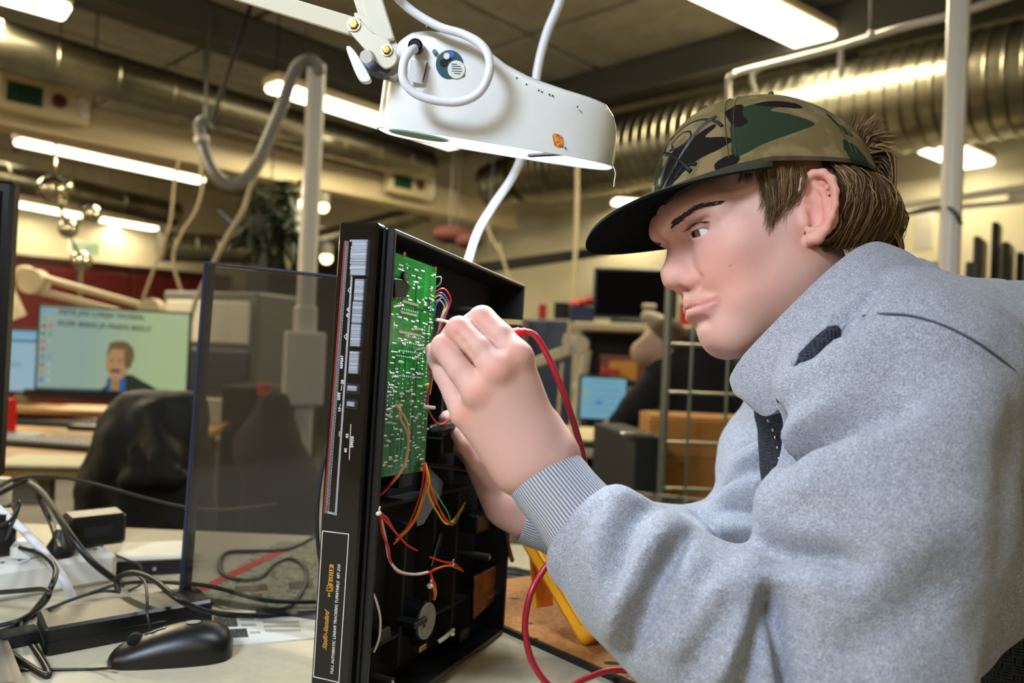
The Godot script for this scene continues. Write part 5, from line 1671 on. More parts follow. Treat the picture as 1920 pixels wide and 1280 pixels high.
func jacket(t: Node3D) -> void:
	fleece_material()
	var base := sleeve_base()
	var f := sleeve_base()
	# folds of the near sleeve, traced: crest line, height, width, depth of the valley on its lower side
	for q in [
		[1182, 936, 1116, 1082, 0.0090, 0.013, 0.0095], [1242, 998, 1148, 1176, 0.0145, 0.012, 0.0115], [1300, 1058, 1262, 1124, 0.0050, 0.011, 0.0040],
		[1350, 1102, 1266, 1212, 0.0085, 0.013, 0.0075], [1392, 1112, 1342, 1276, 0.0120, 0.011, 0.0110], [1414, 1130, 1440, 1290, 0.0, 0.009, 0.0170],
		[1425, 1078, 1440, 1290, 0.0060, 0.016, 0.0], [1430, 1066, 1540, 1092, 0.0105, 0.014, 0.0095],
		[1440, 955, 1530, 912, 0.0090, 0.018, 0.0], [1466, 738, 1600, 664, 0.0090, 0.018, 0.0], [1640, 722, 1490, 800, 0.0050, 0.017, 0.0170],
		[1545, 856, 1690, 780, 0.0085, 0.020, 0.0075], [1570, 1000, 1480, 1004, 0.0050, 0.015, 0.0075], [1700, 1020, 1560, 1130, 0.0065, 0.024, 0.0060],
		[1830, 760, 1790, 960, 0.0060, 0.030, 0.0040], [1620, 900, 1760, 820, 0.0055, 0.024, 0.0040], [1200, 1120, 1180, 1180, 0.004, 0.012, 0.003]]:
		var h0 := cam_hit(base, q[0], q[1])
		var h1 := cam_hit(base, q[2], q[3])
		f.fold(h0, h1, base.grad((h0 + h1) / 2), q[4], q[5], q[6])
	# the open groove between collar and shoulder, dark knit lying in it
	var gp := []
	for q in [[1668, 520], [1620, 562], [1572, 612], [1530, 660], [1492, 706], [1462, 752]]: gp.append(cam_hit(base, q[0], q[1]))
	for i in gp.size() - 1: f.cap(gp[i], gp[i + 1], [0.003, 0.006, 0.010, 0.011, 0.011][i], [0.006, 0.010, 0.011, 0.011, 0.011][i], 0.010, true)
	f.cap(P(1430, 866, 0.60), P(1462, 812, 0.60), 0.026, 0.020, 0.022, true)
	f.cap(cam_hit(base, 1490, 826), cam_hit(base, 1535, 806), 0.012, 0.007, 0.014, true)
	var n := FastNoiseLite.new()
	n.seed = 5
	n.frequency = 14.0
	n.fractal_octaves = 2
	f.rough = n
	f.rough_amp = 0.0035
	var jk := Node3D.new()
	jk.name = "jacket"
	t.add_child(jk)
	var b := mb()
	f.mesh_into(b, 0.0046)
	print("sleeve ", b.v.size() / 3)
	obj("sleeve", b, M.fleece_grey, jk)
	var kp := []
	for p in gp: kp.append(p + (p - CAM).normalized() * 0.010)
	obj("knit_inset", mb().tube(spline(kp.slice(2), 4), [0.002, 0.006, 0.0075, 0.0085, 0.009, 0.0095, 0.0095, 0.0095, 0.0095, 0.009, 0.008, 0.006, 0.003], 10), M.quilt_dark, jk)
	# ribbed cuff
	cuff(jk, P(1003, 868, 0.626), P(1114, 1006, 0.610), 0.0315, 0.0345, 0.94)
	# far sleeve
	var g := Field.new()
	g.cap(P(1530, 740, 0.93), P(1455, 860, 0.92), 0.072, 0.064, 0.03)
	g.cap(P(1535, 740, 0.93), P(1640, 720, 0.80), 0.076, 0.085, 0.03)
	g.cap(P(1455, 860, 0.92), P(1420, 1020, 0.88), 0.060, 0.062, 0.03)
	g.cap(P(1420, 1020, 0.88), P(1230, 1035, 0.83), 0.060, 0.046, 0.03)
	g.cap(P(1440, 900, 0.84), P(1420, 985, 0.82), 0.045, 0.042, 0.03)
	g.cap(P(1230, 1035, 0.83), P(1050, 985, 0.80), 0.046, 0.036, 0.03)
	for q in [[P(1415, 950, 0.85), P(1470, 940, 0.85), 0.028], [P(1385, 985, 0.84), P(1440, 1000, 0.83), 0.024], [P(1250, 1000, 0.80), P(1235, 1060, 0.80), 0.02], [P(1310, 1015, 0.80), P(1330, 1080, 0.80), 0.022], [P(1440, 880, 0.86), P(1490, 860, 0.86), 0.026]]: g.cap(q[0], q[1], q[2], q[2], 0.016)
	var g0 := Field.new()
	g0.cap(P(1455, 860, 0.92), P(1420, 1020, 0.88), 0.064, 0.066, 0.03)
	g0.cap(P(1420, 1020, 0.88), P(1230, 1035, 0.83), 0.062, 0.048, 0.03)
	for q in [[1350, 948, 1460, 962, 0.012, 0.013, 0.013], [1360, 992, 1450, 1020, 0.011, 0.012, 0.012], [1405, 880, 1460, 856, 0.010, 0.014, 0.009], [1235, 980, 1262, 1065, 0.012, 0.014, 0.012], [1305, 1000, 1345, 1080, 0.011, 0.014, 0.011]]:
		var h0 := cam_hit(g0, q[0], q[1])
		var h1 := cam_hit(g0, q[2], q[3])
		g.fold(h0, h1, g0.grad((h0 + h1) / 2), q[4], q[5], q[6])
	g.rough = n
	g.rough_amp = 0.003
	var gb := mb()
	g.mesh_into(gb, 0.006)
	obj("sleeve", gb, M.fleece_grey, jk)
	cuff(jk, P(985, 962, 0.80), P(1062, 985, 0.80), 0.031, 0.034, 1.0)
	# quilted body of the jacket
	var q := Field.new()
	q.cap(P(1530, 765, 0.745), P(1556, 860, 0.755), 0.056, 0.060, 0.04)
	q.cap(P(1556, 860, 0.755), P(1640, 1080, 0.82), 0.060, 0.09, 0.04)
	q.cap(P(1640, 1080, 0.82), P(1740, 1300, 0.84), 0.09, 0.155, 0.05)
	q.cap(P(1740, 1300, 0.84), P(1900, 1700, 0.92), 0.16, 0.16, 0.05)
	q.cap(P(1700, 760, 0.78), P(1900, 1100, 0.84), 0.10, 0.17, 0.05)
	q.cap(P(1560, 700, 0.72), P(1640, 760, 0.70), 0.055, 0.07, 0.04)
	q.cap(P(1900, 1050, 0.80), P(1850, 1400, 0.80), 0.15, 0.15, 0.05)
	q.rough = n
	q.rough_amp = 0.004
	var qb := mb()
	q.mesh_into(qb, 0.008)
	obj("quilted_panel", qb, M.quilt_dark, jk)
	# zip down the chest with its small pale teeth
	var zp := []
	for z in [[1385, 728], [1420, 775], [1442, 820], [1450, 870], [1455, 930], [1462, 1000]]: zp.append(cam_hit(q, z[0] + 12, z[1]))
	var path := spline(zp, 5)
	for i in range(0, path.size(), 2):
		obj("zip_tooth", mb().ball(path[i] + (CAM - path[i]).normalized() * 0.002, Vector3.ONE * 0.0016, 6), M.steel, jk)
	# standing collar: a thick band leaning open at the front
	collar(jk)
	# seam from the collar over the shoulder, a real cord of stitching
	var sp := []
	for z in [[1618, 592], [1655, 588], [1710, 592], [1770, 610], [1830, 640], [1880, 676], [1930, 720]]: sp.append(cam_hit(f, z[0], z[1]) + (CAM - P(z[0], z[1], 0.6)).normalized() * 0.0006)
	obj("shoulder_seam", mb().tube(spline(sp, 5), 0.0010, 6), mat("seam_thread", Color(0.30, 0.31, 0.34), 0.9), jk)
	# trousers over the lap
	var lg := Field.new()
	lg.cap(P(1900, 1700, 0.95), Vector3(0.15, 0.50, -0.75), 0.125, 0.085, 0.04)
	lg.cap(P(1900, 1700, 0.95), Vector3(0.20, 0.50, -0.98), 0.125, 0.085, 0.04)
	lg.cap(Vector3(0.15, 0.50, -0.75), Vector3(0.22, 0.08, -0.72), 0.08, 0.065, 0.03)
	lg.cap(Vector3(0.20, 0.50, -0.98), Vector3(0.26, 0.08, -0.98), 0.08, 0.065, 0.03)
	var lb := mb()
	lg.mesh_into(lb, 0.02)
	obj("trousers", lb, mat("trouser_cloth", Color(0.08, 0.09, 0.12), 0.9), t)

func cuff(par: Node3D, a: Vector3, e: Vector3, ra: float, rb: float, flat: float) -> void:
	var d := (e - a).normalized()
	var x := d.cross(CB.z).normalized()
	var y := x.cross(d).normalized()
	var rings := []
	var uvs := PackedVector2Array()
	var prof := [[0.006, -0.004], [0.001, -0.0045], [0.0, -0.002], [0.004, 0.0], [0.25, 0.0012], [0.5, 0.0005], [0.75, 0.0015], [1.0, 0.002]]
	for q in prof:
		var c := a.lerp(e, q[0])
		var r: float = lerpf(ra, rb, q[0]) + q[1]
		var ring := PackedVector3Array()
		for j in 97:
			var an := TAU * j / 96.0
			ring.append(c + x * cos(an) * r + y * sin(an) * r * flat)
			uvs.append(Vector2(j / 96.0 * 9.0, q[0]))
		rings.append(ring)
	var b := mb()
	b.loft(rings, 60.0, false, false, uvs)
	b.face_from(a, d)
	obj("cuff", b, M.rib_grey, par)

func collar(par: Node3D) -> void:
	var top := [[1372, 704, 0.705], [1392, 668, 0.672], [1440, 616, 0.645], [1500, 556, 0.630], [1560, 500, 0.630], [1606, 466, 0.645], [1640, 456, 0.680], [1655, 466, 0.73], [1640, 490, 0.79], [1580, 540, 0.83], [1500, 610, 0.83], [1430, 670, 0.79], [1392, 705, 0.745]]
	var bot := [[1398, 742, 0.690], [1440, 768, 0.650], [1496, 716, 0.610], [1548, 650, 0.590], [1600, 584, 0.585], [1660, 528, 0.600], [1712, 500, 0.645], [1735, 520, 0.73], [1720, 560, 0.81], [1640, 620, 0.86], [1550, 690, 0.86], [1470, 760, 0.81], [1420, 760, 0.735]]
	var tp_ := spline(top.map(func(q): return P(q[0], q[1], q[2])), 5)
	var bp_ := spline(bot.map(func(q): return P(q[0], q[1], q[2])), 5)
	var cen := Vector3.ZERO
	for p in tp_: cen += p
	cen /= tp_.size()
	var rings := []
	for i in tp_.size():
		var ax: Vector3 = (tp_[i] - bp_[i]).normalized()
		var out: Vector3 = (bp_[i].lerp(tp_[i], 0.5) - cen)
		out = (out - ax * out.dot(ax)).normalized()
		var ring := PackedVector3Array()
		# cross-section of the band: outer face swells a little, rolled top edge
		for s in [[-0.10, 0.004], [0.15, 0.007], [0.4, 0.0075], [0.65, 0.006], [0.85, 0.0045], [0.96, 0.003], [1.0, 0.0], [0.97, -0.0035], [0.85, -0.005], [0.5, -0.005], [0.1, -0.006], [-0.1, -0.006]]:
			ring.append(bp_[i].lerp(tp_[i], s[0]) + out * s[1])
		rings.append(ring)
	obj("collar", mb().loft(rings, 70.0), M.fleece_grey, par)
	var zz := []
	for q in [[1371, 706, 0.703], [1380, 722, 0.698], [1393, 740, 0.69]]: zz.append(P(q[0], q[1], q[2]))
	obj("collar_zip", mb().tube(zz, 0.0022, 8), M.black_matte, par)
	# dark knit under the collar where the sleeve starts
	# hood roll behind the neck
	var h := Field.new()
	h.cap(P(1668, 540, 0.66), P(1708, 546, 0.70), 0.022, 0.027, 0.02)
	h.cap(P(1708, 546, 0.70), P(1700, 560, 0.80), 0.027, 0.03, 0.02)
	h.cap(P(1640, 572, 0.64), P(1690, 578, 0.66), 0.03, 0.034, 0.03)
	var hb := mb()
	h.mesh_into(hb, 0.006)
	obj("nape_roll", hb, M.fleece_grey, par)

# ---------------------------------------------------------------- cap
const CAP_TIP := 6.0
var CO := Vector3.ZERO
var CF := Vector3.ZERO
var CU := Vector3.ZERO
var CL := Vector3.ZERO      # across the cap, tipped a little further than the head
func brim_drop(fw: float) -> float:                    # the front rim dips along the brim
	var fr := maxf(0.0, fw - 0.0226)
	return fr * 0.16 + fr * fr * 0.9
func cap_pt(az: float, h: float, push := 0.0) -> Vector3:          # az: 0 at the front, +90 at his left; h: 0 at the rim, 1 at the button
	var ca := cos(az)
	var e := 2.35 if ca > 0.0 else lerpf(2.35, 1.9, -ca)
	var hh := clampf(h, 0.0, 1.0)
	var r := pow(maxf(1.0 - pow(hh, e), 0.0), 1.0 / e)
	var lf := 0.1085 + push
	var lw := 0.0835 + push
	var edge := 0.004 * cos(2.0 * az) - brim_drop(ca * lf)
	return CO + CF * (signf(ca) * pow(absf(ca), 0.9) * r * lf) + CL * (signf(sin(az)) * pow(absf(sin(az)), 0.9) * r * lw) + CU * (hh * (0.0965 + push) + pow(1.0 - hh, 1.5) * edge)
func cap_on(t: Node3D) -> void:
	CO = hm(1428, 368, 0)
	CF = (hm(1222, 368, 0) - hm(1634, 368, 0))
	CF = (CF - EL * CF.dot(EL)).normalized()
	CL = EL.rotated(CF, deg_to_rad(CAP_TIP)).normalized()
	CU = CL.cross(CF).normalized()
	if CU.y < 0: CU = -CU
	var NA := 96
	var NH := 26
	# camouflage, painted over the crown by azimuth and height
	var sz := Vector2i(768, 256)
	var im := Image.create(sz.x, sz.y, false, Image.FORMAT_RGB8)
	var n1 := FastNoiseLite.new()
	n1.seed = 12
	n1.frequency = 24.0
	n1.fractal_octaves = 2
	var tan := Color(0.50, 0.43, 0.30)
	var olive := Color(0.43, 0.375, 0.24)
	var green := Color(0.165, 0.215, 0.15)
	var dark := Color(0.115, 0.095, 0.09)
	# patches on the left side: outlines in (front, up) of the cap, metres
	var loc := func(px, py):
		var p := hm(px, py, 0.066) - CO
		return Vector2(p.dot(CF), p.dot(CU))
	var patch := func(pts): return PackedVector2Array(spline2(pts.map(func(q): return loc.call(q[0], q[1])), 4))
	var greens := [
		patch.call([[1368, 236], [1380, 205], [1420, 192], [1470, 200], [1440, 214], [1470, 225], [1510, 240], [1512, 250], [1470, 268], [1420, 285], [1372, 304], [1366, 270]]),
		patch.call([[1572, 270], [1600, 274], [1624, 300], [1630, 326], [1600, 322], [1576, 306]]),
		patch.call([[1550, 208], [1575, 222], [1602, 255], [1580, 248], [1560, 230]])]
	var darks := [
		patch.call([[1418, 192], [1450, 188], [1490, 194], [1502, 205], [1490, 210], [1450, 206], [1425, 200]]),
		patch.call([[1366, 200], [1384, 184], [1398, 190], [1392, 215], [1398, 236], [1376, 240]]),
		patch.call([[1280, 250], [1310, 240], [1344, 224], [1346, 232], [1330, 248], [1368, 262], [1350, 280], [1310, 292], [1270, 322], [1256, 330], [1270, 290]]),
		patch.call([[1342, 306], [1364, 296], [1376, 300], [1376, 316], [1344, 322]]),
		patch.call([[1228, 320], [1250, 280], [1290, 250], [1280, 280], [1255, 318], [1240, 345]])]
	for x in sz.x:
		var az := TAU * (float(x) / sz.x - 0.5)
		for y in sz.y:
			var h := 1.0 - float(y) / (sz.y - 1)
			var p := cap_pt(az, h) - CO
			var w := Vector2(p.dot(CF), p.dot(CU))
			var side := p.dot(EL)
			var c := olive.lerp(tan, smoothstep(-0.1, 0.3, n1.get_noise_3d(p.x * 1.7, p.y * 1.7, p.z * 1.7 + 4.0)))
			if side > 0.012:
				for g in greens:
					if Geometry2D.is_point_in_polygon(w, g): c = green
				for g in darks:
					if Geometry2D.is_point_in_polygon(w, g): c = dark
			else:
				var a := n1.get_noise_3d(p.x, p.y * 1.8, p.z)
				if a > 0.16: c = green
				if n1.get_noise_3d(p.x + 3.0, p.y * 1.8, p.z + 1.0) > 0.24: c = dark
			im.set_pixel(x, y, c)
	var weave := noise_image(128, 41, 0.25, 2)
	var cm := mat("camouflage", Color(1, 1, 1), 0.95, 0.0, 0.2)
	cm.albedo_texture = ImageTexture.create_from_image(im)
	var cap := Node3D.new()
	cap.name = "cap"
	t.add_child(cap)
	# six cloth panels, each its own gore with a seam
	for g in 6:
		var a0 := deg_to_rad(g * 60.0)
		var rings := []
		var uvs := PackedVector2Array()
		var cols := 17
		for layer in [0.0, -0.0022]:
			for i in NH + 1:
				var h := float(i) / NH
				h = sin(h * PI / 2)
				var ring := PackedVector3Array()
				for j in cols:
					var s := float(j) / (cols - 1)
					var az := a0 + deg_to_rad(60.0) * s
					var puff := 0.0018 * sin(s * PI) * sin(clampf(h, 0, 1) * PI) - 0.0012 * exp(-pow(minf(s, 1.0 - s) / 0.035, 2.0))
					ring.append(cap_pt(az, h * 0.999, puff + layer))
					var u := az / TAU + 0.5
					if g >= 3: u -= 1.0
					uvs.append(Vector2(u, 1.0 - h))
				rings.append(ring)
		var outer := rings.slice(0, NH + 1)
		var b := mb()
		b.loft(outer, 60.0, false, false, uvs.slice(0, (NH + 1) * cols))
		b.face_from(CO - CU * 0.05)
		obj("crown_panel", b, cm, cap)
	# double stitching beside the seams
	var thread := mat("cap_thread", Color(0.30, 0.25, 0.15), 0.9)
	for g in 6:
		for dl in [-0.030, 0.030]:
			var pts := []
			for i in 22: pts.append(cap_pt(deg_to_rad(g * 60.0) + dl / maxf(0.25, 1.0 - i / 26.0), sin(float(i) / 24 * PI / 2), 0.0004))
			obj("seam_stitch", mb().tube(pts, 0.00038, 4), thread, cap)
	var band := mb()
	var br := []
	var bu := PackedVector2Array()
	for q in [[-0.004, 0.001], [0.0, 0.0016], [0.075, 0.0012], [0.085, 0.0002]]:
		var ring := PackedVector3Array()
		for j in NA + 1:
			var az := TAU * j / NA - PI
			ring.append(cap_pt(az, q[0], q[1]) + CU * minf(q[0], 0.0))
			bu.append(Vector2(float(j) / NA, 1.0 - maxf(q[0], 0.0)))
		br.append(ring)
	band.loft(br, 60.0, false, false, bu)
	band.face_from(CO, CU)
	obj("hem_band", band, cm, cap)
	obj("button", mb().ball(cap_pt(0, 1.0) + CU * 0.001, Vector3(0.008, 0.005, 0.008), 14), cm, cap)
	for g in 6:
		var c := cap_pt(deg_to_rad(g * 60.0 + 30.0), 0.86, 0.001)
		obj("eyelet", mb().ball(c, Vector3(0.003, 0.0022, 0.003), 10), thread, cap)
	# embroidered emblem on the front panels: raised dark satin strokes
	var satin := mat("emblem_thread", Color(0.045, 0.045, 0.055), 0.5)
	var em := func(pts: Array, r: float):
		var w := []
		for q in pts: w.append(cap_pt(deg_to_rad(q[0]), q[1], 0.0004))
		obj("emblem_stroke", mb().tube(spline(w, 5), r, 6), satin, cap)
	em.call([[12, 0.10], [24, 0.22], [34, 0.36], [44, 0.50], [52, 0.56]], 0.0024)
	em.call([[36, 0.10], [30, 0.22], [22, 0.34], [12, 0.44]], 0.0024)
	em.call([[18, 0.42], [28, 0.38], [36, 0.42], [34, 0.50], [26, 0.52], [19, 0.47], [22, 0.42]], 0.0018)
	em.call([[14, 0.56], [28, 0.60], [42, 0.58], [52, 0.50], [56, 0.42]], 0.0018)
	em.call([[8, 0.16], [14, 0.30], [20, 0.38]], 0.002)
	em.call([[40, 0.14], [32, 0.18], [24, 0.12]], 0.002)
	brim(cap, cm)

func brim(cap: Node3D, cm: Material) -> void:
	var felt := mat("brim_underside", Color(0.055, 0.062, 0.066), 0.95, 0.0, 0.2)
	tri(felt, 30.0, null, M.bump_fine, 0.03)
	var top := mat("brim_cloth", Color(0.20, 0.20, 0.13), 0.95)
	var NU := 40
	var NV := 12
	var pt := func(s: float, v: float, lift: float) -> Vector3:          # s across -1..1, v from the crown to the rim
		var az := s * deg_to_rad(78.0)
		var root := cap_pt(az, 0.0, 0.0)
		var reach := 0.072 * pow(maxf(0.0, 1.0 - pow(absf(s), 2.6)), 0.55)
		var z := (root - CO).dot(EL)
		var rim := root + CF * reach + EL * (z * 0.10 * (1.0 - absf(s)))
		var p := root.lerp(rim, v)
		var more := brim_drop((p - CO).dot(CF)) - brim_drop((root - CO).dot(CF))
		return p - CU * (more + 0.010 * pow(absf(s), 2.0) * v) + CU * lift
	var rings := []
	for i in NU + 1:
		var s := -1.0 + 2.0 * i / NU
		s = sin(s * PI / 2)
		var ring := PackedVector3Array()
		for j in NV + 1: ring.append(pt.call(s, float(j) / NV, 0.0012))
		for j in NV + 1: ring.append(pt.call(s, 1.0 - float(j) / NV, -0.0012))
		rings.append(ring)
	obj("brim", mb().loft(rings, 50.0), felt, cap)
	var tr := []
	for i in NU + 1:
		var s := sin((-1.0 + 2.0 * i / NU) * PI / 2)
		var ring := PackedVector3Array()
		for j in NV + 1: ring.append(pt.call(s, float(j) / NV * 0.985, 0.0020))
		for j in NV + 1: ring.append(pt.call(s, (1.0 - float(j) / NV) * 0.985, 0.0011))
		tr.append(ring)
	obj("brim_cover", mb().loft(tr, 50.0), top, cap)
	for v in [0.2, 0.4, 0.6, 0.8]:
		var pts := []
		for i in 41:
			var s := sin((-0.97 + 1.94 * i / 40.0) * PI / 2)
			pts.append(pt.call(s, v, -0.0013))
		obj("brim_stitch", mb().tube(pts, 0.0003, 4), felt, cap)

# ---------------------------------------------------------------- hair
func hair(t: Node3D) -> void:
	var rg := RandomNumberGenerator.new()
	rg.seed = 17
	var hm1 := mat("hair_brown", Color(1, 1, 1), 0.55, 0.0, 0.3)
	hm1.vertex_color_use_as_albedo = true
	var b := mb()
	b.colored = true
	var tone := func() -> Color:
		var k := rg.randf()
		return Color(0.060, 0.034, 0.014).lerp(Color(0.34, 0.205, 0.085), k * k)
	var strand := func(pts: Array, r: float):
		b.col = tone.call()
		var sp := spline(pts, 3)
		var m := sp.size()
		var sd := (sp[-1] - sp[0] as Vector3).cross(EL).normalized()
		var ring := []
		for i in m:
			var dd: Vector3 = (sp[mini(i + 1, m - 1)] - sp[maxi(i - 1, 0)]).normalized()
			var e1 := dd.cross(sd).normalized()
			var e2 := e1.cross(dd)
			var rr := r * (1.0 - 0.85 * pow(float(i) / (m - 1), 3.0))
			ring.append([sp[i], [e1, e1 * -0.5 + e2 * 0.866, e1 * -0.5 - e2 * 0.866], rr])
		for i in m - 1:
			for k in 3:
				var k2 := (k + 1) % 3
				for q in [[i, k], [i + 1, k2], [i + 1, k], [i, k], [i, k2], [i + 1, k2]]:
					var nn: Vector3 = ring[q[0]][1][q[1]]
					b.v.append(ring[q[0]][0] + nn * ring[q[0]][2])
					b.n.append(nn)
					b.uv.append(Vector2.ZERO)
					b.c.append(b.col)
	# close mass under the locks
	var f := Field.new()
	f.mirror = true
	f.mo = HC
	f.mn = EL
	f.cap(hm(1560, 330, 0.042), hm(1568, 420, 0.040), 0.016, 0.012, 0.02)
	f.cap(hm(1580, 330, 0.020), hm(1606, 425, 0.018), 0.020, 0.014, 0.02)
	f.cap(hm(1590, 325, 0.0), hm(1626, 430, 0.0), 0.016, 0.012, 0.02)
	var fb := mb()
	f.mesh_into(fb, 0.004, func(_p): return Color(0.05, 0.028, 0.012))
	obj("hair_mass", fb, hm1, t)
	# from the rim of the cap down to the nape, all the way round the back
	for i in 2300:
		var az := deg_to_rad(rg.randf_range(104, 262))
		var u := clampf((rad_to_deg(az) - 104.0) / 76.0, 0.0, 1.0)
		var u2 := 1.0 - absf(rad_to_deg(az) - 182.0) / 80.0
		var layer := rg.randf() * 0.010
		var side := cos((rad_to_deg(az) - 104.0) / 158.0 * PI)
		var k := sin(clampf(u2, 0, 1) * PI / 2)
		var p0 := cap_pt(az, 0.04, -0.006 - layer)
		var out := (p0 - CO)
		out = (out - CU * out.dot(CU)).normalized()
		var e := hm(lerpf(1552, 1684, k) + rg.randf_range(-12, 8), lerpf(450, 462, k) + rg.randf_range(-24, 9), 0.068 * side)
		var m1 := p0.lerp(e, 0.33) + out * (0.010 - layer * 0.6) + EL * 0.004 * side + out * rg.randf_range(-0.002, 0.002) - EF * rg.randf_range(0.0, 0.010)
		var m2 := p0.lerp(e, 0.68) + out * (0.012 - layer * 0.6) + EL * 0.005 * side + out * rg.randf_range(-0.002, 0.002) - EF * rg.randf_range(-0.002, 0.009)
		strand.call([p0, m1, m2, e - out * layer * 0.4, e - out * (layer * 0.5 + 0.003) - EU * 0.003 + EF * rg.randf_range(-0.004, 0.010)], rg.randf_range(0.0003, 0.0007))
	# lower locks turning in under the ear
	for i in 170:
		var s := rg.randf()
		strand.call([hm(1576 + s * 40, 395 + rg.randf() * 14, 0.078 - s * 0.016), hm(1574 + s * 40, 425, 0.078 - s * 0.016), hm(1554 + s * 45, 446 + rg.randf() * 8, 0.072 - s * 0.018), hm(1528 + s * 48 + rg.randf_range(-8, 8), 460 + rg.randf_range(-8, 4), 0.064 - s * 0.02)], rg.randf_range(0.0005, 0.001))
	# curl at the nape
	for i in 90:
		var s := rg.randf()
		var z := rg.randf_range(-0.02, 0.04)
		strand.call([hm(1640 + s * 20, 385, z), hm(1664 + s * 14, 425, z), hm(1680 + s * 12, 450, z), hm(1686 + s * 8, 470, z), hm(1672 + s * 10, 476, z)], rg.randf_range(0.0006, 0.0011))
	# sideburn before the ear, longer wisps at its front
	for side in [1.0, -1.0]:
		for i in 330:
			var s := rg.randf()
			var x0 := lerpf(1406, 1502, s)
			var ex := lerpf(1428, 1452, s * 2.0) if s < 0.5 else lerpf(1452, 1492, s * 2.0 - 1.0)
			var ey := lerpf(372, 446, s / 0.28) if s < 0.28 else (lerpf(446, 424, (s - 0.28) / 0.3) if s < 0.58 else lerpf(424, 388, (s - 0.58) / 0.42))
			ey = lerpf(330, ey, rg.randf_range(0.55, 1.04))
			var j := rg.randf_range(-6, 6)
			var pts := []
			for q in [[x0, 316.0, 0.0], [lerpf(x0, ex, 0.25) + j + 3, lerpf(316, ey, 0.33), 0.3], [lerpf(x0, ex, 0.65) + j + 5, lerpf(316, ey, 0.68), 0.6], [ex + j * 1.5 - rg.randf_range(0, 8), ey, 1.0]]:
				var h := cam_hit(head, q[0], q[1])
				if (h - HC).dot(EL) < 0.03 or (h - HC).length() > 0.2: h = hm(q[0], q[1], 0.068)
				var p := h + EL * (lerpf(0.006, 0.0015, q[2]) + rg.randf_range(-0.001, 0.002))
				if side < 0: p -= 2.0 * (p - HC).dot(EL) * EL
				pts.append(p)
			strand.call(pts, rg.randf_range(0.0002, 0.00045))
	# fringe ends under the brim at the temple
	for i in 26:
		var x0 := rg.randf_range(1385, 1412)
		var h := cam_hit(head, x0, 326) + EL * 0.001
		var h2 := cam_hit(head, x0 - rg.randf_range(2, 9), 338 + rg.randf_range(0, 10)) + EL * 0.0012
		strand.call([h, (h + h2) / 2 + EL * 0.001, h2], 0.0004)
	# tuft through the opening at the back of the cap
	for i in 330:
		var s := rg.randf()
		var z := rg.randf_range(-0.024, 0.030)
		var r0 := hm(1612 + rg.randf_range(-6, 14), lerpf(262, 322, s), z * 0.7)
		var a := lerpf(-1.9, 0.9, s) + rg.randf_range(-0.35, 0.35)
		var l := rg.randf_range(45, 78) * lerpf(0.8, 1.0, 1.0 - absf(s - 0.4))
		var m := hm(1618 + cos(a) * l * 0.55, lerpf(268, 322, s) + sin(a) * l * 0.5, z)
		var e := hm(1614 + cos(a + 0.45) * l, lerpf(268, 318, s) + sin(a + 0.45) * l * 0.95, z * 1.3)
		strand.call([r0, r0.lerp(m, 0.55), m, m.lerp(e, 0.5) + EL * rg.randf_range(-0.003, 0.003), e], rg.randf_range(0.0006, 0.0011))
	for i in 70:                                   # longer loose locks hanging from the tuft
		var z := rg.randf_range(-0.02, 0.035)
		var s := rg.randf()
		strand.call([hm(1630, 270 + s * 20, z), hm(1660 + s * 14, 285, z), hm(1672 + s * 8, 330, z), hm(1660 + s * 20, 372, z), hm(1650 + s * 45, 388 + rg.randf_range(-10, 10), z)], rg.randf_range(0.0006, 0.001))
	obj("hair", b, hm1, t)

# ---------------------------------------------------------------- things lying on the bench
const DESK := 0.75
func on_desk(px: float, py: float, h := 0.0) -> Vector3: return at_height(px, py, DESK + h)
# a box that stands on the bench: its front lower edge runs from a to b, then d deep and h high
func desk_box(a: Vector3, b: Vector3, d: float, h: float, bev := 0.003, y := DESK) -> MB:
	a.y = y
	b.y = y
	var x := (b - a).normalized()
	var z := x.cross(Vector3.UP)
	if z.z > 0: z = -z
	return mb().box(Transform3D(Basis(x, Vector3.UP, x.cross(Vector3.UP)), (a + b) / 2 + z * d / 2 + Vector3.UP * h / 2), Vector3((b - a).length(), h, d), bev)
func cable(label: String, pts: Array, r: float, m: Material, group := "cables strewn over the bench") -> void:
	# points: [px, py] lie on the bench, [px, py, height above it] hang in the air
	var w := []
	for q in pts: w.append(on_desk(q[0], q[1], (q[2] if q.size() > 2 else 0.0) + r))
	single("cable", mb().tube(spline(w, 6), r, 8), m, label, "cable", group)

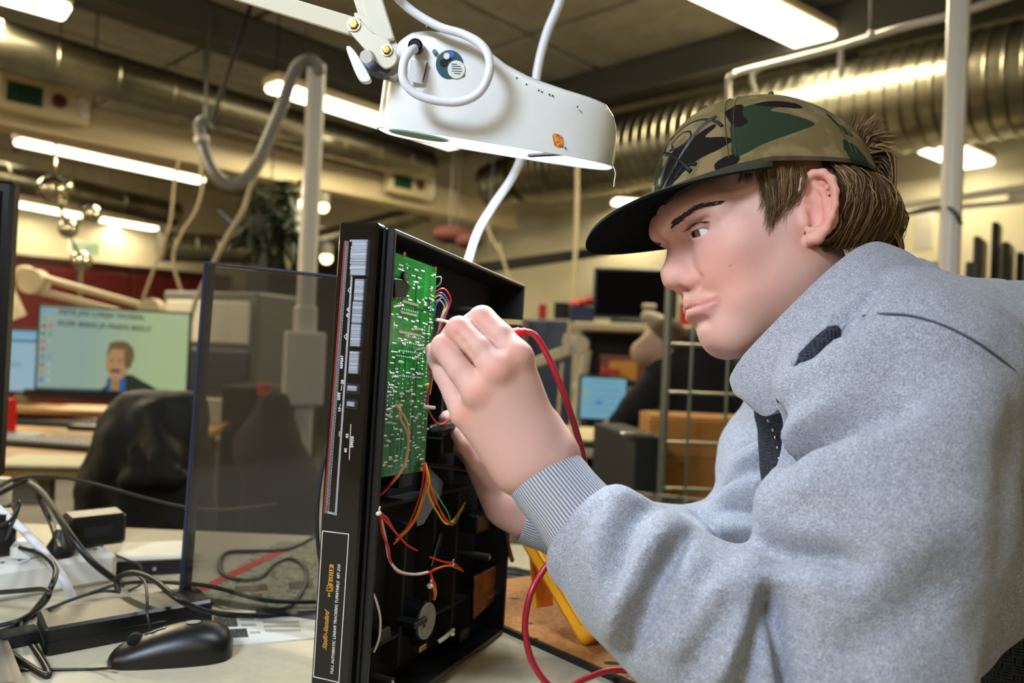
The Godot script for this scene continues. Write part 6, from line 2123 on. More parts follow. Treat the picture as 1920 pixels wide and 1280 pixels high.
func bench_things() -> void:
	# mouse
	var a := on_desk(204, 1240)
	var b := on_desk(436, 1222)
	var x := (b - a).normalized()
	var z := x.cross(Vector3.UP)
	var L := (b - a).length()
	var bs := Basis(x, Vector3.UP, z)
	var mt := thing("computer_mouse", "black computer mouse with a pale oval emblem on the bench", "mouse", (a + b) / 2)
	var rings := []
	var prof := [[0.0, 0.30, 0.006], [0.04, 0.62, 0.012], [0.12, 0.82, 0.018], [0.28, 0.94, 0.026], [0.48, 1.0, 0.033], [0.66, 1.02, 0.036], [0.82, 0.98, 0.034], [0.93, 0.84, 0.028], [0.98, 0.62, 0.020], [1.0, 0.36, 0.012]]
	var pp := []
	for q in prof: pp.append(Vector3(q[0], q[1], q[2]))
	for q in spline(pp, 3):
		var ring := PackedVector3Array()
		for j in 28:
			var an := PI * j / 27.0
			var yy: float = pow(sin(an), 0.62) * q.z
			ring.append(a + x * (L * q.x) + z * (cos(an) * 0.031 * q.y * (1.0 - 0.06 * sin(an))) + Vector3.UP * yy)
		rings.append(ring)
	obj("mouse_body", mb().loft(rings, 50.0), tri(mat("mouse_black", Color(0.045, 0.045, 0.048), 0.36), 200.0, null, M.bump_fine, 0.003), mt)
	var wh := a + x * L * 0.20 + Vector3.UP * 0.0205
	obj("scroll_wheel", mb().cyl(wh - z * 0.003, wh + z * 0.003, 0.008, 18), M.black_matte, mt)
	obj("button_split", mb().tube([a + x * L * 0.27 + Vector3.UP * 0.0262, a + x * L * 0.36 + Vector3.UP * 0.0298, a + x * L * 0.44 + Vector3.UP * 0.0325], 0.0008, 6), M.black_gloss, mt)
	var lg := a + x * L * 0.66 + Vector3.UP * 0.0361
	obj("emblem", mb().lathe(Transform3D(Basis(x * 1.0, Vector3.UP, z * 0.7), lg), [[0.0, 0.0], [0.0075, 0.0], [0.0075, 0.0004], [0.0, 0.0005]], 24), mat("emblem_pale", Color(0.55, 0.55, 0.52), 0.4), mt)
	cable("thin mouse cable running along the bench from the black mouse", [[210, 1252, 0.006], [170, 1254], [110, 1255], [40, 1256], [-40, 1262]], 0.0016, M.dark_cable)
	# laptop charger
	var c0 := on_desk(82, 1233)
	var c1 := on_desk(398, 1172)
	var br := thing("power_brick", "long black power brick behind the computer mouse", "power supply", (c0 + c1) / 2)
	obj("brick_body", desk_box(c0, c1, 0.066, 0.031, 0.003), M.black_plastic, br)
	obj("brick_seam", desk_box(c0 + Vector3(0, 0, 0.0004), c1 + Vector3(0, 0, 0.0004), 0.067, 0.0012, 0.0003, DESK + 0.015), M.black_gloss, br)
	var e0 := on_desk(2, 1222)
	var e1 := on_desk(76, 1206)
	obj("brick_plug", desk_box(e0, e1, 0.024, 0.016, 0.002), M.black_matte, br)
	# power strip with sockets
	var s0 := on_desk(-130, 1152)
	var s1 := on_desk(218, 1092)
	var ps := thing("power_strip", "white power strip with plugs in it behind the black power brick", "power strip", (s0 + s1) / 2)
	obj("strip_body", desk_box(s0, s1, 0.062, 0.042, 0.006), M.white_plastic, ps)
	var sx := (s1 - s0).normalized()
	var sz := sx.cross(Vector3.UP)
	if sz.z > 0: sz = -sz
	for k in 4:
		var o: Vector3 = s0 + sx * ((s1 - s0).length() - 0.030 - 0.045 * k) + sz * 0.031
		o.y = DESK + 0.042
		var so := obj("socket_rim", mb().lathe(T(o), [[0.0, -0.002], [0.021, -0.002], [0.021, 0.0015], [0.0185, 0.002], [0.018, 0.0004], [0.0, 0.0003]], 28), M.white_plastic, ps)
		for dx in [-0.0095, 0.0095]: obj("socket_hole", mb().cyl(o + sx * dx + Vector3(0, 0.0002, 0), o + sx * dx + Vector3(0, 0.0009, 0), 0.0028, 10), M.black_matte, so)
	var dist := func(px, py): return (on_desk(px, py, 0.045))
	# plugs and adapters standing in the strip
	var adp := func(label: String, p0: Vector3, p1: Vector3, d: float, h: float, y: float):
		var t := thing("plug_adapter", label, "adapter", Vector3(p0.x, y, p0.z))
		obj("adapter_body", desk_box(p0, p1, d, h, 0.004, y), M.black_plastic, t)
		var m := (p0 + p1) / 2
		obj("label_strip", desk_box(p0.lerp(p1, 0.25) + Vector3(0, 0, 0.0006), p0.lerp(p1, 0.75) + Vector3(0, 0, 0.0006), 0.001, h * 0.3, 0.0002, y + h * 0.35), M.black_matte, t)
	adp.call("square black plug adapter with a light top standing on the power strip", at_height(128, 1032, DESK + 0.044), at_height(236, 1018, DESK + 0.044), 0.05, 0.044, DESK + 0.044)
	adp.call("black plug adapter at the end of the power strip beside the monitor", at_height(-60, 1052, DESK + 0.044), at_height(29, 1042, DESK + 0.044), 0.05, 0.056, DESK + 0.044)
	var wp := thing("white_plug", "white mains plug pushed into the power strip", "plug", on_desk(50, 1040, 0.044))
	obj("plug_head", mb().lathe(T(on_desk(50, 1040, 0.044)), [[0.0, 0.0], [0.019, 0.0], [0.019, 0.012], [0.012, 0.022], [0.0, 0.024]], 20), M.white_plastic, wp)
	obj("plug_cord", mb().tube(spline([P(-30, 930, 1.02), P(10, 965, 1.0), P(50, 1000, 0.98), P(90, 1045, 0.96), P(118, 1085, 0.95), on_desk(134, 1118, 0.006)], 6), 0.0052, 10), M.white_cable, wp)
	var bp := thing("black_plug", "black mains plug in the power strip beside the square adapter", "plug", on_desk(112, 1038, 0.044))
	obj("plug_head", mb().lathe(T(on_desk(112, 1040, 0.044)), [[0.0, 0.0], [0.018, 0.0], [0.018, 0.010], [0.011, 0.022], [0.006, 0.036], [0.0, 0.037]], 20), M.black_plastic, bp)
	obj("plug_cord", mb().tube(spline([on_desk(112, 1030, 0.07), P(98, 985, 1.08), P(75, 935, 1.1), P(62, 905, 1.12), P(40, 905, 1.12), P(-20, 935, 1.12)], 6), 0.0040, 8), M.dark_cable, bp)
	# small white box on a black one
	var w0 := on_desk(216, 1083)
	var w1 := on_desk(341, 1076)
	var nb := thing("network_box", "small black box under a white lid between power strip and dust cover", "electronics box", (w0 + w1) / 2)
	obj("box_body", desk_box(w0, w1, 0.075, 0.022, 0.002), M.black_plastic, nb)
	obj("box_lid", desk_box(w0 + Vector3(-0.003, 0, 0.002), w1 + Vector3(0.002, 0, 0.002), 0.08, 0.008, 0.002, DESK + 0.022), mat("lid_white", Color(0.85, 0.83, 0.76), 0.5), nb)
	obj("box_jack", mb().cyl(w0.lerp(w1, 0.6) + Vector3(0, 0.011, 0.001), w0.lerp(w1, 0.6) + Vector3(0, 0.011, 0.005), 0.003, 10), M.steel, nb)
	var wa := thing("white_charger", "white plug-in charger behind the cables near the monitor edge", "charger", P(2, 945, 1.2))
	obj("charger_body", mb().box(T(P(-4, 922, 1.2), yaw(20)), Vector3(0.035, 0.045, 0.03), 0.004), M.white_plastic, wa)
	obj("charger_foot", mb().box(T(P(-4, 922, 1.2) - Vector3(0, 0.09, 0), yaw(20)), Vector3(0.05, 0.135, 0.04), 0.004), M.black_matte, wa)
	# the tangle
	cable("thin brown-black cable sagging before the chair to the dust cover", [[-20, 925, 0.15], [30, 897, 0.16], [100, 893, 0.16], [170, 905, 0.15], [250, 927, 0.13], [345, 950, 0.11], [420, 955, 0.09], [520, 945, 0.06]], 0.0022, mat("brown_cable", Color(0.13, 0.11, 0.08), 0.5))
	cable("thick black cable running down from the adapters into the tangle", [[55, 905, 0.12], [85, 930, 0.11], [130, 1000, 0.08], [170, 1050, 0.05], [212, 1084, 0.02], [232, 1096, 0.008]], 0.0042, M.dark_cable)
	cable("black cable crossing in front of the dust cover", [[225, 1094, 0.02], [270, 1090, 0.03], [330, 1092, 0.035], [400, 1100, 0.03], [480, 1122, 0.02], [540, 1128, 0.015], [600, 1128, 0.01]], 0.0028, M.dark_cable)
	cable("black cable looping over the power brick to the newspaper", [[222, 1108, 0.02], [220, 1084, 0.035], [250, 1074, 0.045], [290, 1088, 0.045], [330, 1120, 0.040], [375, 1142, 0.02], [440, 1153, 0.006], [520, 1152], [600, 1148]], 0.0036, M.dark_cable)
	cable("black cable coiled on the magazine behind the dust cover", [[590, 1005], [540, 1030], [470, 1033], [425, 1036], [412, 1056], [420, 1078], [455, 1088], [490, 1083], [515, 1058], [545, 1048], [570, 1062], [574, 1090], [556, 1125], [530, 1142], [480, 1146]], 0.0032, M.dark_cable)
	cable("black cable looping beside the power strip", [[-30, 1112, 0.02], [30, 1108, 0.03], [80, 1104, 0.04], [92, 1114, 0.04], [75, 1138, 0.02], [30, 1165], [-30, 1178]], 0.0030, M.dark_cable)
	cable("black cable dropping over the white power strip", [[38, 1026, 0.055], [80, 1040, 0.06], [104, 1066, 0.055], [96, 1100, 0.045], [74, 1132, 0.02], [46, 1162], [0, 1184], [-30, 1190]], 0.0034, M.dark_cable)
	cable("thin black cable stretched from the tangle to the power brick", [[215, 1096, 0.02], [150, 1118, 0.015], [95, 1140, 0.01], [50, 1160]], 0.0022, M.dark_cable)
	cable("thin black cable lying along the power strip into the tangle", [[225, 1110, 0.01], [190, 1108, 0.01], [140, 1122, 0.006], [80, 1148], [40, 1166]], 0.0020, M.dark_cable)
	cable("black cable bent in a hairpin beside the laptop", [[-20, 1200], [30, 1232], [70, 1258], [90, 1266], [86, 1250], [62, 1212], [42, 1180], [44, 1160]], 0.0032, M.dark_cable)
	cable("thin black cable standing over the power brick towards the mouse", [[262, 1082, 0.05], [272, 1092, 0.055], [276, 1120, 0.05], [276, 1150, 0.04], [284, 1185, 0.022]], 0.0016, M.dark_cable)
	cable("thin black cable arching over the small white box", [[215, 1040, 0.03], [240, 1050, 0.035], [262, 1060, 0.03], [268, 1090, 0.01], [240, 1108]], 0.0016, M.dark_cable)
	cable("two-core black cable by the monitor running under the adapters", [[-20, 990, 0.1], [20, 975, 0.11], [36, 940, 0.13], [30, 965, 0.11], [10, 1010, 0.07]], 0.0022, M.dark_cable)
	for k in 3:
		cable("dark cable lying behind the turntable by the yellow meter", [[930, 1062 + k * 8], [965, 1066 + k * 8], [1000, 1072 + k * 7], [1060, 1070 + k * 9], [1140, 1040 + k * 10]], 0.003, M.dark_cable, "cables behind the yellow meter")
	# papers
	var np := thing("newspaper", "folded newspaper page with grey pictures under the tangle of cables", "newspaper", on_desk(490, 1180))
	var q := [on_desk(392, 1150), on_desk(608, 1142), on_desk(600, 1196), on_desk(428, 1212)]
	var paper := mat("newsprint", Color(0.80, 0.80, 0.77), 0.8)
	var sheet := func(called, c: Array, y0: float, y1: float, m: Material, par: Node3D):
		var lo := PackedVector3Array()
		var hi := PackedVector3Array()
		for p in c:
			lo.append(Vector3(p.x, y0, p.z))
			hi.append(Vector3(p.x, y1, p.z))
		obj(called, mb().loft([lo, hi], 5.0), m, par)
	sheet.call("page", q, DESK, DESK + 0.0012, paper, np)
	var grey := mat("print_halftone", Color(0.30, 0.30, 0.31), 0.8)
	tri(grey, 30.0, ramp_tex(noise_image(128, 51, 0.06), [[0.3, Color(0.3, 0.3, 0.3)], [0.7, Color(1, 1, 1)]]))
	var lines := mat("print_text", Color(0.60, 0.60, 0.59), 0.8)
	for r in [[400, 1158, 442, 1178], [420, 1182, 462, 1198], [480, 1152, 556, 1158]]:
		sheet.call("picture", [on_desk(r[0], r[1]), on_desk(r[2], r[1] - 2), on_desk(r[2] + 4, r[3] - 2), on_desk(r[0] + 6, r[3])], DESK + 0.0012, DESK + 0.0016, grey, np)
	for r in [[450, 1162, 476, 1166], [452, 1172, 480, 1176], [492, 1166, 560, 1170], [494, 1174, 562, 1178], [496, 1182, 564, 1186], [468, 1186, 488, 1190]]:
		sheet.call("text_line", [on_desk(r[0], r[1]), on_desk(r[2], r[1] - 1), on_desk(r[2] + 1, r[3] - 1), on_desk(r[0] + 1, r[3])], DESK + 0.0012, DESK + 0.0015, lines, np)
	var mg := thing("magazine", "open magazine with a red stripe lying behind the dust cover", "magazine", on_desk(470, 1070))
	sheet.call("page", [on_desk(352, 1120), on_desk(520, 1018), on_desk(650, 1012), on_desk(640, 1140), on_desk(420, 1142)], DESK, DESK + 0.002, tri(mat("magazine_page", Color(0.66, 0.67, 0.58), 0.6), 12.0, ramp_tex(noise_image(128, 52, 0.03), [[0.3, Color(0.62, 0.66, 0.62)], [0.5, Color(1, 1, 1)], [0.75, Color(0.9, 0.86, 0.75)]])), mg)
	sheet.call("red_stripe", [on_desk(356, 1112), on_desk(372, 1116), on_desk(545, 1032), on_desk(530, 1028)], DESK + 0.002, DESK + 0.0026, M.print_red, mg)
	for r in [[440, 1102, 500, 1112], [540, 1095, 585, 1108], [470, 1118, 490, 1126]]:
		sheet.call("picture_patch", [on_desk(r[0], r[1]), on_desk(r[2], r[1] - 3), on_desk(r[2] + 3, r[3] - 3), on_desk(r[0] + 3, r[3])], DESK + 0.002, DESK + 0.0025, mat("patch_brown", Color(0.36, 0.24, 0.20), 0.6), mg)
	# plywood board with knots
	var wood := Image.create(512, 128, false, Image.FORMAT_RGB8)
	var wn := noise_image(512, 61, 0.02, 3)
	for yy in 128:
		for xx in 512:
			var g := sin((yy * 0.32) + wn.get_pixel(xx, (yy * 3) % 512).r * 16.0)
			wood.set_pixel(xx, yy, Color(0.72, 0.50, 0.26).lerp(Color(0.58, 0.37, 0.17), 0.5 + 0.32 * g))
	var pw := tri(mat("plywood", Color(1, 1, 1), 0.6), 3.0, ImageTexture.create_from_image(wood))
	var pb := thing("plywood_board", "worn plywood board on the bench beside the turntable", "board", on_desk(1040, 1150))
	sheet.call("board", [on_desk(930, 1096), on_desk(944, 1182), on_desk(1196, 1294), on_desk(1290, 1240), on_desk(1180, 1068)], DESK + 0.0004, DESK + 0.0075, pw, pb)
	sheet.call("burnt_edge", [on_desk(943.5, 1180), on_desk(943, 1185), on_desk(1195, 1299), on_desk(1197, 1293)], DESK, DESK + 0.007, mat("burnt", Color(0.10, 0.07, 0.05), 0.8), pb)
	for k in [[965, 1122, 0.005], [993, 1168, 0.004], [1004, 1197, 0.003], [1148, 1243, 0.007]]:
		var o := on_desk(k[0], k[1], 0.0074)
		obj("knot", mb().lathe(Transform3D(Basis().scaled(Vector3(1.5, 1, 0.7)), o), [[0.0, 0.0], [k[2], 0.0], [k[2] * 0.8, 0.0004], [0.0, 0.0005]], 14), mat("knot_brown", Color(0.16, 0.09, 0.05), 0.8), pb)
	# yellow meter leaning on its stand
	var m0 := P(1100, 1168, 0.86)
	m0.y = DESK + 0.012
	var m1 := P(948, 955, 0.95)
	var my := (m1 - m0).normalized()
	var mz := Vector3(0.75, 0.55, 0.30)
	mz = (mz - my * mz.dot(my)).normalized()
	var mbs := Basis(my.cross(mz), my, mz)
	var ml := (m1 - m0).length()
	var mc := (m0 + m1) / 2 - mbs.x * 0.045
	if mbs.x.z < 0: mc = (m0 + m1) / 2 + mbs.x * 0.045
	var mm := thing("multimeter", "dark multimeter in a yellow holster tilted up on the plywood board", "multimeter", Vector3(mc.x, DESK + 0.0075, mc.z))
	var hol := mat("holster_yellow", Color(0.92, 0.62, 0.06), 0.5)
	var ho := obj("holster", mb().prism(Transform3D(mbs, mc), rrect(0.094, ml, 0.012), -0.006, 0.026, 0.004), hol, mm)
	obj("holster_ridge", mb().box(Transform3D(mbs, mc + mbs.z * 0.010), Vector3(0.097, ml * 0.8, 0.004), 0.0015), hol, ho)
	obj("meter_face", mb().prism(Transform3D(mbs, mc), rrect(0.080, ml * 0.95, 0.010), 0.02, 0.032, 0.003), mat("meter_slate", Color(0.12, 0.14, 0.17), 0.4), mm)
	obj("meter_display", mb().box(Transform3D(mbs, mc + mbs.y * ml * 0.28 + mbs.z * 0.032), Vector3(0.060, 0.035, 0.003), 0.001), mat("lcd_grey", Color(0.42, 0.45, 0.40), 0.2), mm)
	obj("range_dial", mb().lathe(Transform3D(mbs * Basis(Vector3.RIGHT, PI / 2), mc - mbs.y * ml * 0.06 + mbs.z * 0.031), [[0.0, 0.0], [0.021, 0.0], [0.020, 0.005], [0.0, 0.006]], 26), M.black_plastic, mm)
	obj("tilt_stand", mb().box(Transform3D(mbs * Basis(Vector3.RIGHT, 0.5), mc + mbs.y * ml * 0.12 - mbs.z * 0.018), Vector3(0.05, 0.10, 0.004), 0.001), hol, mm)
	# corner of a laptop
	var l0 := on_desk(-330, 1330)
	var l1 := on_desk(36, 1300)
	var lp_ := thing("laptop", "corner of a grey laptop reaching onto the bench", "laptop", on_desk(-60, 1290))
	sheet.call("laptop_base", [on_desk(-420, 1220), on_desk(8, 1204), on_desk(44, 1300), on_desk(60, 1360), on_desk(-420, 1400)], DESK, DESK + 0.012, mat("laptop_grey", Color(0.36, 0.34, 0.31), 0.4, 0.3), lp_)
	sheet.call("palm_rest_edge", [on_desk(-420, 1222, 0.012), on_desk(2, 1208, 0.012), on_desk(26, 1280, 0.012), on_desk(-420, 1300, 0.012)], DESK + 0.012, DESK + 0.0128, mat("laptop_deck", Color(0.42, 0.40, 0.37), 0.35, 0.3), lp_)
	# a second smoked cover lying at the back of the bench
	var sc := thing("dust_cover", "low smoked cover with a bright edge at the rear of the bench past the sleeve", "dust cover", on_desk(1290, 1060))
	var f0 := P(1150, 1010, 1.22)
	var f1 := P(1370, 1025, 1.16)
	f0.y = DESK
	f1.y = DESK
	var sm: StandardMaterial3D = M.smoked_acrylic
	obj("cover_front", desk_box(f0, f1, 0.004, 0.105, 0.001), sm, sc)
	obj("cover_back", desk_box(f0 + Vector3(0, 0, -0.09), f1 + Vector3(0, 0, -0.09), 0.004, 0.105, 0.001), sm, sc)
	obj("cover_top", desk_box(f0, f1, 0.094, 0.004, 0.001, DESK + 0.105), sm, sc)
	obj("cover_edge", desk_box(f0 + Vector3(0, 0, 0.002), f1 + Vector3(0, 0, 0.002), 0.004, 0.004, 0.001, DESK + 0.106), M.acrylic_rim, sc)

# ---------------------------------------------------------------- under the ceiling
func round_duct(label: String, a: Vector3, b: Vector3, r: float, ridge: float, rr := 0.006, m: Material = null) -> Node3D:
	var t := thing("air_duct", label, "duct", (a + b) / 2)
	if m == null: m = M.duct_metal
	obj("duct_pipe", mb().cyl(a, b, r, 40), m, t)
	var d := (b - a).normalized()
	var n := int((b - a).length() / ridge)
	var bs := along(d)
	var ring := mb().lathe(Transform3D(), [[r * 0.98, -rr * 1.6], [r + rr * 0.6, -rr * 0.8], [r + rr, 0.0], [r + rr * 0.6, rr * 0.8], [r * 0.98, rr * 1.6]], 36, 70.0).mesh()
	var inv := chain_of(t).affine_inverse()
	for i in n:
		var o := node_of(ring, "duct_seam", m, t)
		o.transform = inv * Transform3D(bs, a + d * ridge * (i + 0.5))
	return t
func rod(label: String, called: String, category: String, pts: Array, r: float, m: Material, group := "") -> void:
	single(called, mb().tube(spline(pts, 5), r, 8), m, label, category, group)

func overhead_things() -> void:
	round_duct("slim round air duct running past the beige trunking", P(-260, 10, 3.3), P(800, 312, 5.9), 0.125, 0.30, 0.004)
	round_duct("thin round air duct low over the red cabinets", P(-200, 285, 5.6), P(330, 402, 7.6), 0.12, 0.5, 0.004)
	round_duct("short bright duct end over the cream wall corner", P(300, 462, 7.0), P(480, 470, 7.6), 0.14, 0.2, 0.004)
	round_duct("big ribbed spiral duct crossing behind the camouflage cap", P(2120, 110, 3.25), P(1000, 318, 6.0), 0.265, 0.075, 0.009)
	round_duct("narrower bent end of the big spiral duct", P(968, 334, 6.14), P(918, 352, 6.3), 0.19, 0.06, 0.008)
	round_duct("small ribbed duct behind the second control box", P(600, 452, 7.4), P(800, 400, 7.2), 0.10, 0.09, 0.006)
	# beams and a flat tray under the ceiling
	var beam := func(label: String, a: Vector3, b: Vector3, w: float, h: float, m: Material, called := "ceiling_beam"):
		var bs := frame(b - a, Vector3.UP)
		single(called, mb().box(Transform3D(bs, (a + b) / 2), Vector3((b - a).length(), h, w), 0.006), m, label, "beam", "")
	beam.call("grey steel beam fixed below the ceiling over the small duct", rp(-1.8, 4.4, 2.93), rp(5.2, 4.4, 2.93), 0.22, 0.20, M.beam_grey)
	beam.call("dark steel beam under the ceiling above the big spiral duct", rp(4.2, -3.6, 2.93), rp(4.2, 6.2, 2.93), 0.22, 0.20, M.beam_grey)
	beam.call("dark ceiling beam close above the wide tube light", rp(-1.0, 1.75, 2.97), rp(5.2, 1.75, 2.97), 0.18, 0.14, M.beam_grey)
	# beige service trunking with its control boxes
	var a := at_height(-220, 150, 2.32)
	var b := at_height(960, 406, 2.32)
	var ax := (b - a).normalized()
	var tk := thing("service_trunking", "long beige service trunking hung across the room below the ducts", "trunking", (a + b) / 2)
	var tb := frame(ax, Vector3.UP)
	obj("trunk_body", mb().box(Transform3D(tb, (a + b) / 2), Vector3((b - a).length(), 0.20, 0.16), 0.012), M.beige_metal, tk)
	obj("trunk_lip", mb().box(Transform3D(tb, (a + b) / 2 - Vector3(0, 0.11, 0)), Vector3((b - a).length(), 0.025, 0.20), 0.006), M.beige_metal, tk)
	for k in 7:
		var o := a.lerp(b, (k + 0.5) / 7.0)
		obj("drop_rod", mb().cyl(o + Vector3(0, 0.1, 0), Vector3(o.x, 3.03, o.z), 0.006, 6), M.steel_leg, tk)
	var lcd := mat("control_green", Color(0.06, 0.26, 0.16), 0.3)
	for q in [[86, 186, 0.44, "beige control box with a green panel and red stop knob on the trunking"], [738, 352, 0.44, "beige control box with a green panel over the turntable on the trunking"]]:
		var o := at_height(q[0], q[1], 2.36)
		var k := (o - a).dot(ax)
		o = a + ax * k + tb.z * 0.155 + Vector3(0, 0.04, 0)
		if tb.z.dot(CAM - o) < 0: o -= tb.z * 0.31
		var zz := tb.z if tb.z.dot(CAM - o) > 0 else -tb.z
		var cb := thing("control_box", q[3], "control box", o, "control boxes on the trunking")
		var fb := Basis(Vector3.UP.cross(zz), Vector3.UP, zz)
		obj("box_shell", mb().prism(Transform3D(fb, o), rrect(q[2], 0.20, 0.03), -0.05, 0.05, 0.008), M.beige_metal, cb)
		obj("green_panel", mb().box(Transform3D(fb, o + fb.x * -0.10 + zz * 0.05), Vector3(0.17, 0.11, 0.008), 0.002), lcd, cb)
		for r in [0.02, -0.005, -0.03]: obj("panel_line", mb().box(Transform3D(fb, o + fb.x * -0.09 + fb.y * r + zz * 0.0545), Vector3(0.09, 0.008, 0.002)), M.black_matte, cb)
		obj("stop_knob", mb().lathe(Transform3D(fb * Basis(Vector3.RIGHT, PI / 2), o + fb.x * 0.06 + zz * 0.05), [[0.0, 0.0], [0.035, 0.0], [0.038, 0.02], [0.030, 0.032], [0.0, 0.035]], 24), mat("knob_red", Color(0.32, 0.03, 0.03), 0.4), cb)
		obj("end_socket", mb().box(Transform3D(fb, o + fb.x * 0.19 + zz * 0.03), Vector3(0.05, 0.12, 0.06), 0.006), M.white_plastic, cb)
	# white post with the grey extraction hose
	var p0 := P(594, 118, 3.1)
	var pt := thing("white_post", "white post standing behind the dust cover with a grey hose over its top", "post", Vector3(p0.x, 0, p0.z))
	obj("post_tube", mb().box(T(Vector3(p0.x, p0.y / 2, p0.z), yaw(25)), Vector3(0.068, p0.y, 0.068), 0.012), M.pipe_white, pt)
	obj("post_sleeve", mb().box(T(Vector3(p0.x, 0.62, p0.z), yaw(25)), Vector3(0.085, 1.24, 0.085), 0.012), M.pipe_white, pt)
	obj("post_foot", mb().box(T(Vector3(p0.x, 0.02, p0.z)), Vector3(0.16, 0.04, 0.16), 0.006), M.pipe_white, pt)
	obj("cable_box", mb().box(T(Vector3(p0.x + 0.02, 0.98, p0.z + 0.06), yaw(25)), Vector3(0.16, 0.30, 0.05), 0.008), M.pipe_white, pt)
	var hs := thing("suction_hose", "grey corrugated hose arching from the white post and looping below the rod", "hose", P(480, 345, 3.1))
	var hp := []
	for q in [[600, 140, 3.08], [592, 118, 3.06], [578, 112, 3.06], [560, 122, 3.06], [545, 150, 3.06], [530, 195, 3.08], [505, 255, 3.1], [480, 310, 3.1], [455, 338, 3.1], [428, 345, 3.1], [405, 330, 3.1], [388, 298, 3.12], [378, 262, 3.14], [374, 238, 3.16], [382, 228, 3.18], [392, 245, 3.2]]: hp.append(P(q[0], q[1], q[2]))
	var hpath := spline(hp, 10)
	var hr := PackedFloat32Array()
	for i in hpath.size(): hr.append(0.024 + (0.0022 if i % 2 == 0 else -0.0012))
	obj("hose_tube", mb().tube(hpath, hr, 14, 30.0), M.grey_hose, hs)
	obj("hose_clamp", mb().tube([hpath[118], hpath[121]], 0.030, 16), M.pipe_white, hs)
	rod("thin black steel rod hanging from the ceiling to the grey hose", "hanging_rod", "rod", [P(478, -40, 3.6), P(470, 10, 3.5), P(430, 130, 3.3), P(390, 248, 3.18)], 0.010, M.black_matte)
	rod("thin steel rod hanging beside the black rod", "hanging_rod", "rod", [P(394, 20, 4.2), P(390, 110, 4.1), P(384, 235, 4.0)], 0.010, M.steel_leg)
	# right-hand pole, bracket pipe and conduits
	var q0 := P(1798, 0, 2.25)
	var pole := thing("white_pole", "tall round white pole from floor to ceiling behind the jacket", "pole", Vector3(q0.x, 0, q0.z))
	obj("pole_tube", mb().cyl(Vector3(q0.x, 0.0, q0.z), Vector3(q0.x, 3.04, q0.z), 0.030, 24), M.pipe_white, pole)
	obj("pole_collar", mb().cyl(Vector3(q0.x, 1.20, q0.z), Vector3(q0.x, 1.28, q0.z), 0.0335, 24), M.pipe_white, pole)
	obj("pole_strap", mb().tube(spline([P(1700, 400, 2.3), P(1765, 388, 2.25), P(1790, 398, 2.2), P(1802, 420, 2.22)], 4), 0.006, 8), M.beam_grey, pole)
	var bp := thing("bracket_pipe", "white conduit pipe bent down at its end above the cap", "pipe", P(1560, 100, 3.3))
	obj("long_pipe", mb().tube(spline([P(1366, 230, 3.7), P(1366, 180, 3.7), P(1366, 150, 3.7), P(1374, 141, 3.68), P(1400, 132, 3.65), P(1560, 92, 3.3), P(1680, 55, 3.1), P(1800, 24, 2.9), P(1960, -30, 2.7)], 5), 0.014, 10), M.pipe_white, bp)
	obj("drop_stub", mb().cyl(P(1577, 88, 3.25), P(1576, 143, 3.25), 0.011, 10), M.pipe_white, bp)
	obj("hanger_ball", mb().ball(P(1633, 64, 3.15), Vector3.ONE * 0.015, 12), M.pipe_white, bp)
	obj("hanger_wire", mb().cyl(P(1633, 64, 3.15), P(1634, -60, 3.15), 0.006, 8), M.steel_leg, bp)
	obj("side_loop", mb().tube(spline([P(1417, 175, 3.6), P(1410, 150, 3.6), P(1414, 136, 3.62), P(1430, 126, 3.62)], 5), 0.010, 8), M.pipe_white, bp)
	# hanging plant
	var pl := thing("hanging_plant", "dark green leafy plant hanging between the hose and the white post", "plant", P(510, 400, 4.2))
	var rg := RandomNumberGenerator.new()
	rg.seed = 23
	var leaf := mb().loft([PackedVector3Array([Vector3(-0.001, 0, 0), Vector3(0.001, 0, 0), Vector3(0, 0.001, 0)]), PackedVector3Array([Vector3(-0.024, 0.0, 0.05), Vector3(0.024, 0.0, 0.05), Vector3(0, 0.006, 0.05)]), PackedVector3Array([Vector3(-0.02, -0.004, 0.10), Vector3(0.02, -0.004, 0.10), Vector3(0, 0.004, 0.10)]), PackedVector3Array([Vector3(-0.001, -0.02, 0.16), Vector3(0.001, -0.02, 0.16), Vector3(0, -0.018, 0.16)])], 50.0).mesh()
	var lm := [mat("leaf_dark", Color(0.06, 0.13, 0.05), 0.5), mat("leaf_mid", Color(0.10, 0.18, 0.06), 0.5), mat("leaf_yellow", Color(0.35, 0.36, 0.10), 0.5)]
	var inv := chain_of(pl).affine_inverse()
	obj("pot", mb().lathe(T(P(505, 455, 4.2)), [[0.0, 0.0], [0.08, 0.0], [0.11, 0.14], [0.10, 0.14], [0.0, 0.12]], 20), M.black_matte, pl)
	for i in 130:
		var o := P(rg.randf_range(465, 560), rg.randf_range(345, 470), 4.2 + rg.randf_range(-0.12, 0.12))
		var n := node_of(leaf, "leaf", lm[0] if rg.randf() < 0.6 else (lm[1] if rg.randf() < 0.9 else lm[2]), pl)
		n.transform = inv * Transform3D(Basis.from_euler(Vector3(rg.randf_range(-0.3, 1.4), rg.randf() * TAU, rg.randf_range(-0.5, 0.5))), o)
	for k in 4:
		var o := P(480 + k * 20, 350, 4.2)
		obj("stem", mb().tube(spline([P(505, 450, 4.2), P(490 + k * 14, 400, 4.2), o], 4), 0.006, 6), lm[0], pl)
	obj("hanger", mb().cyl(P(505, 440, 4.2), Vector3(P(505, 440, 4.2).x, 3.03, P(505, 440, 4.2).z), 0.004, 6), M.black_matte, pl)
	# cords hanging from the trunking
	var cord := mat("beige_cord", Color(0.55, 0.50, 0.40), 0.7)
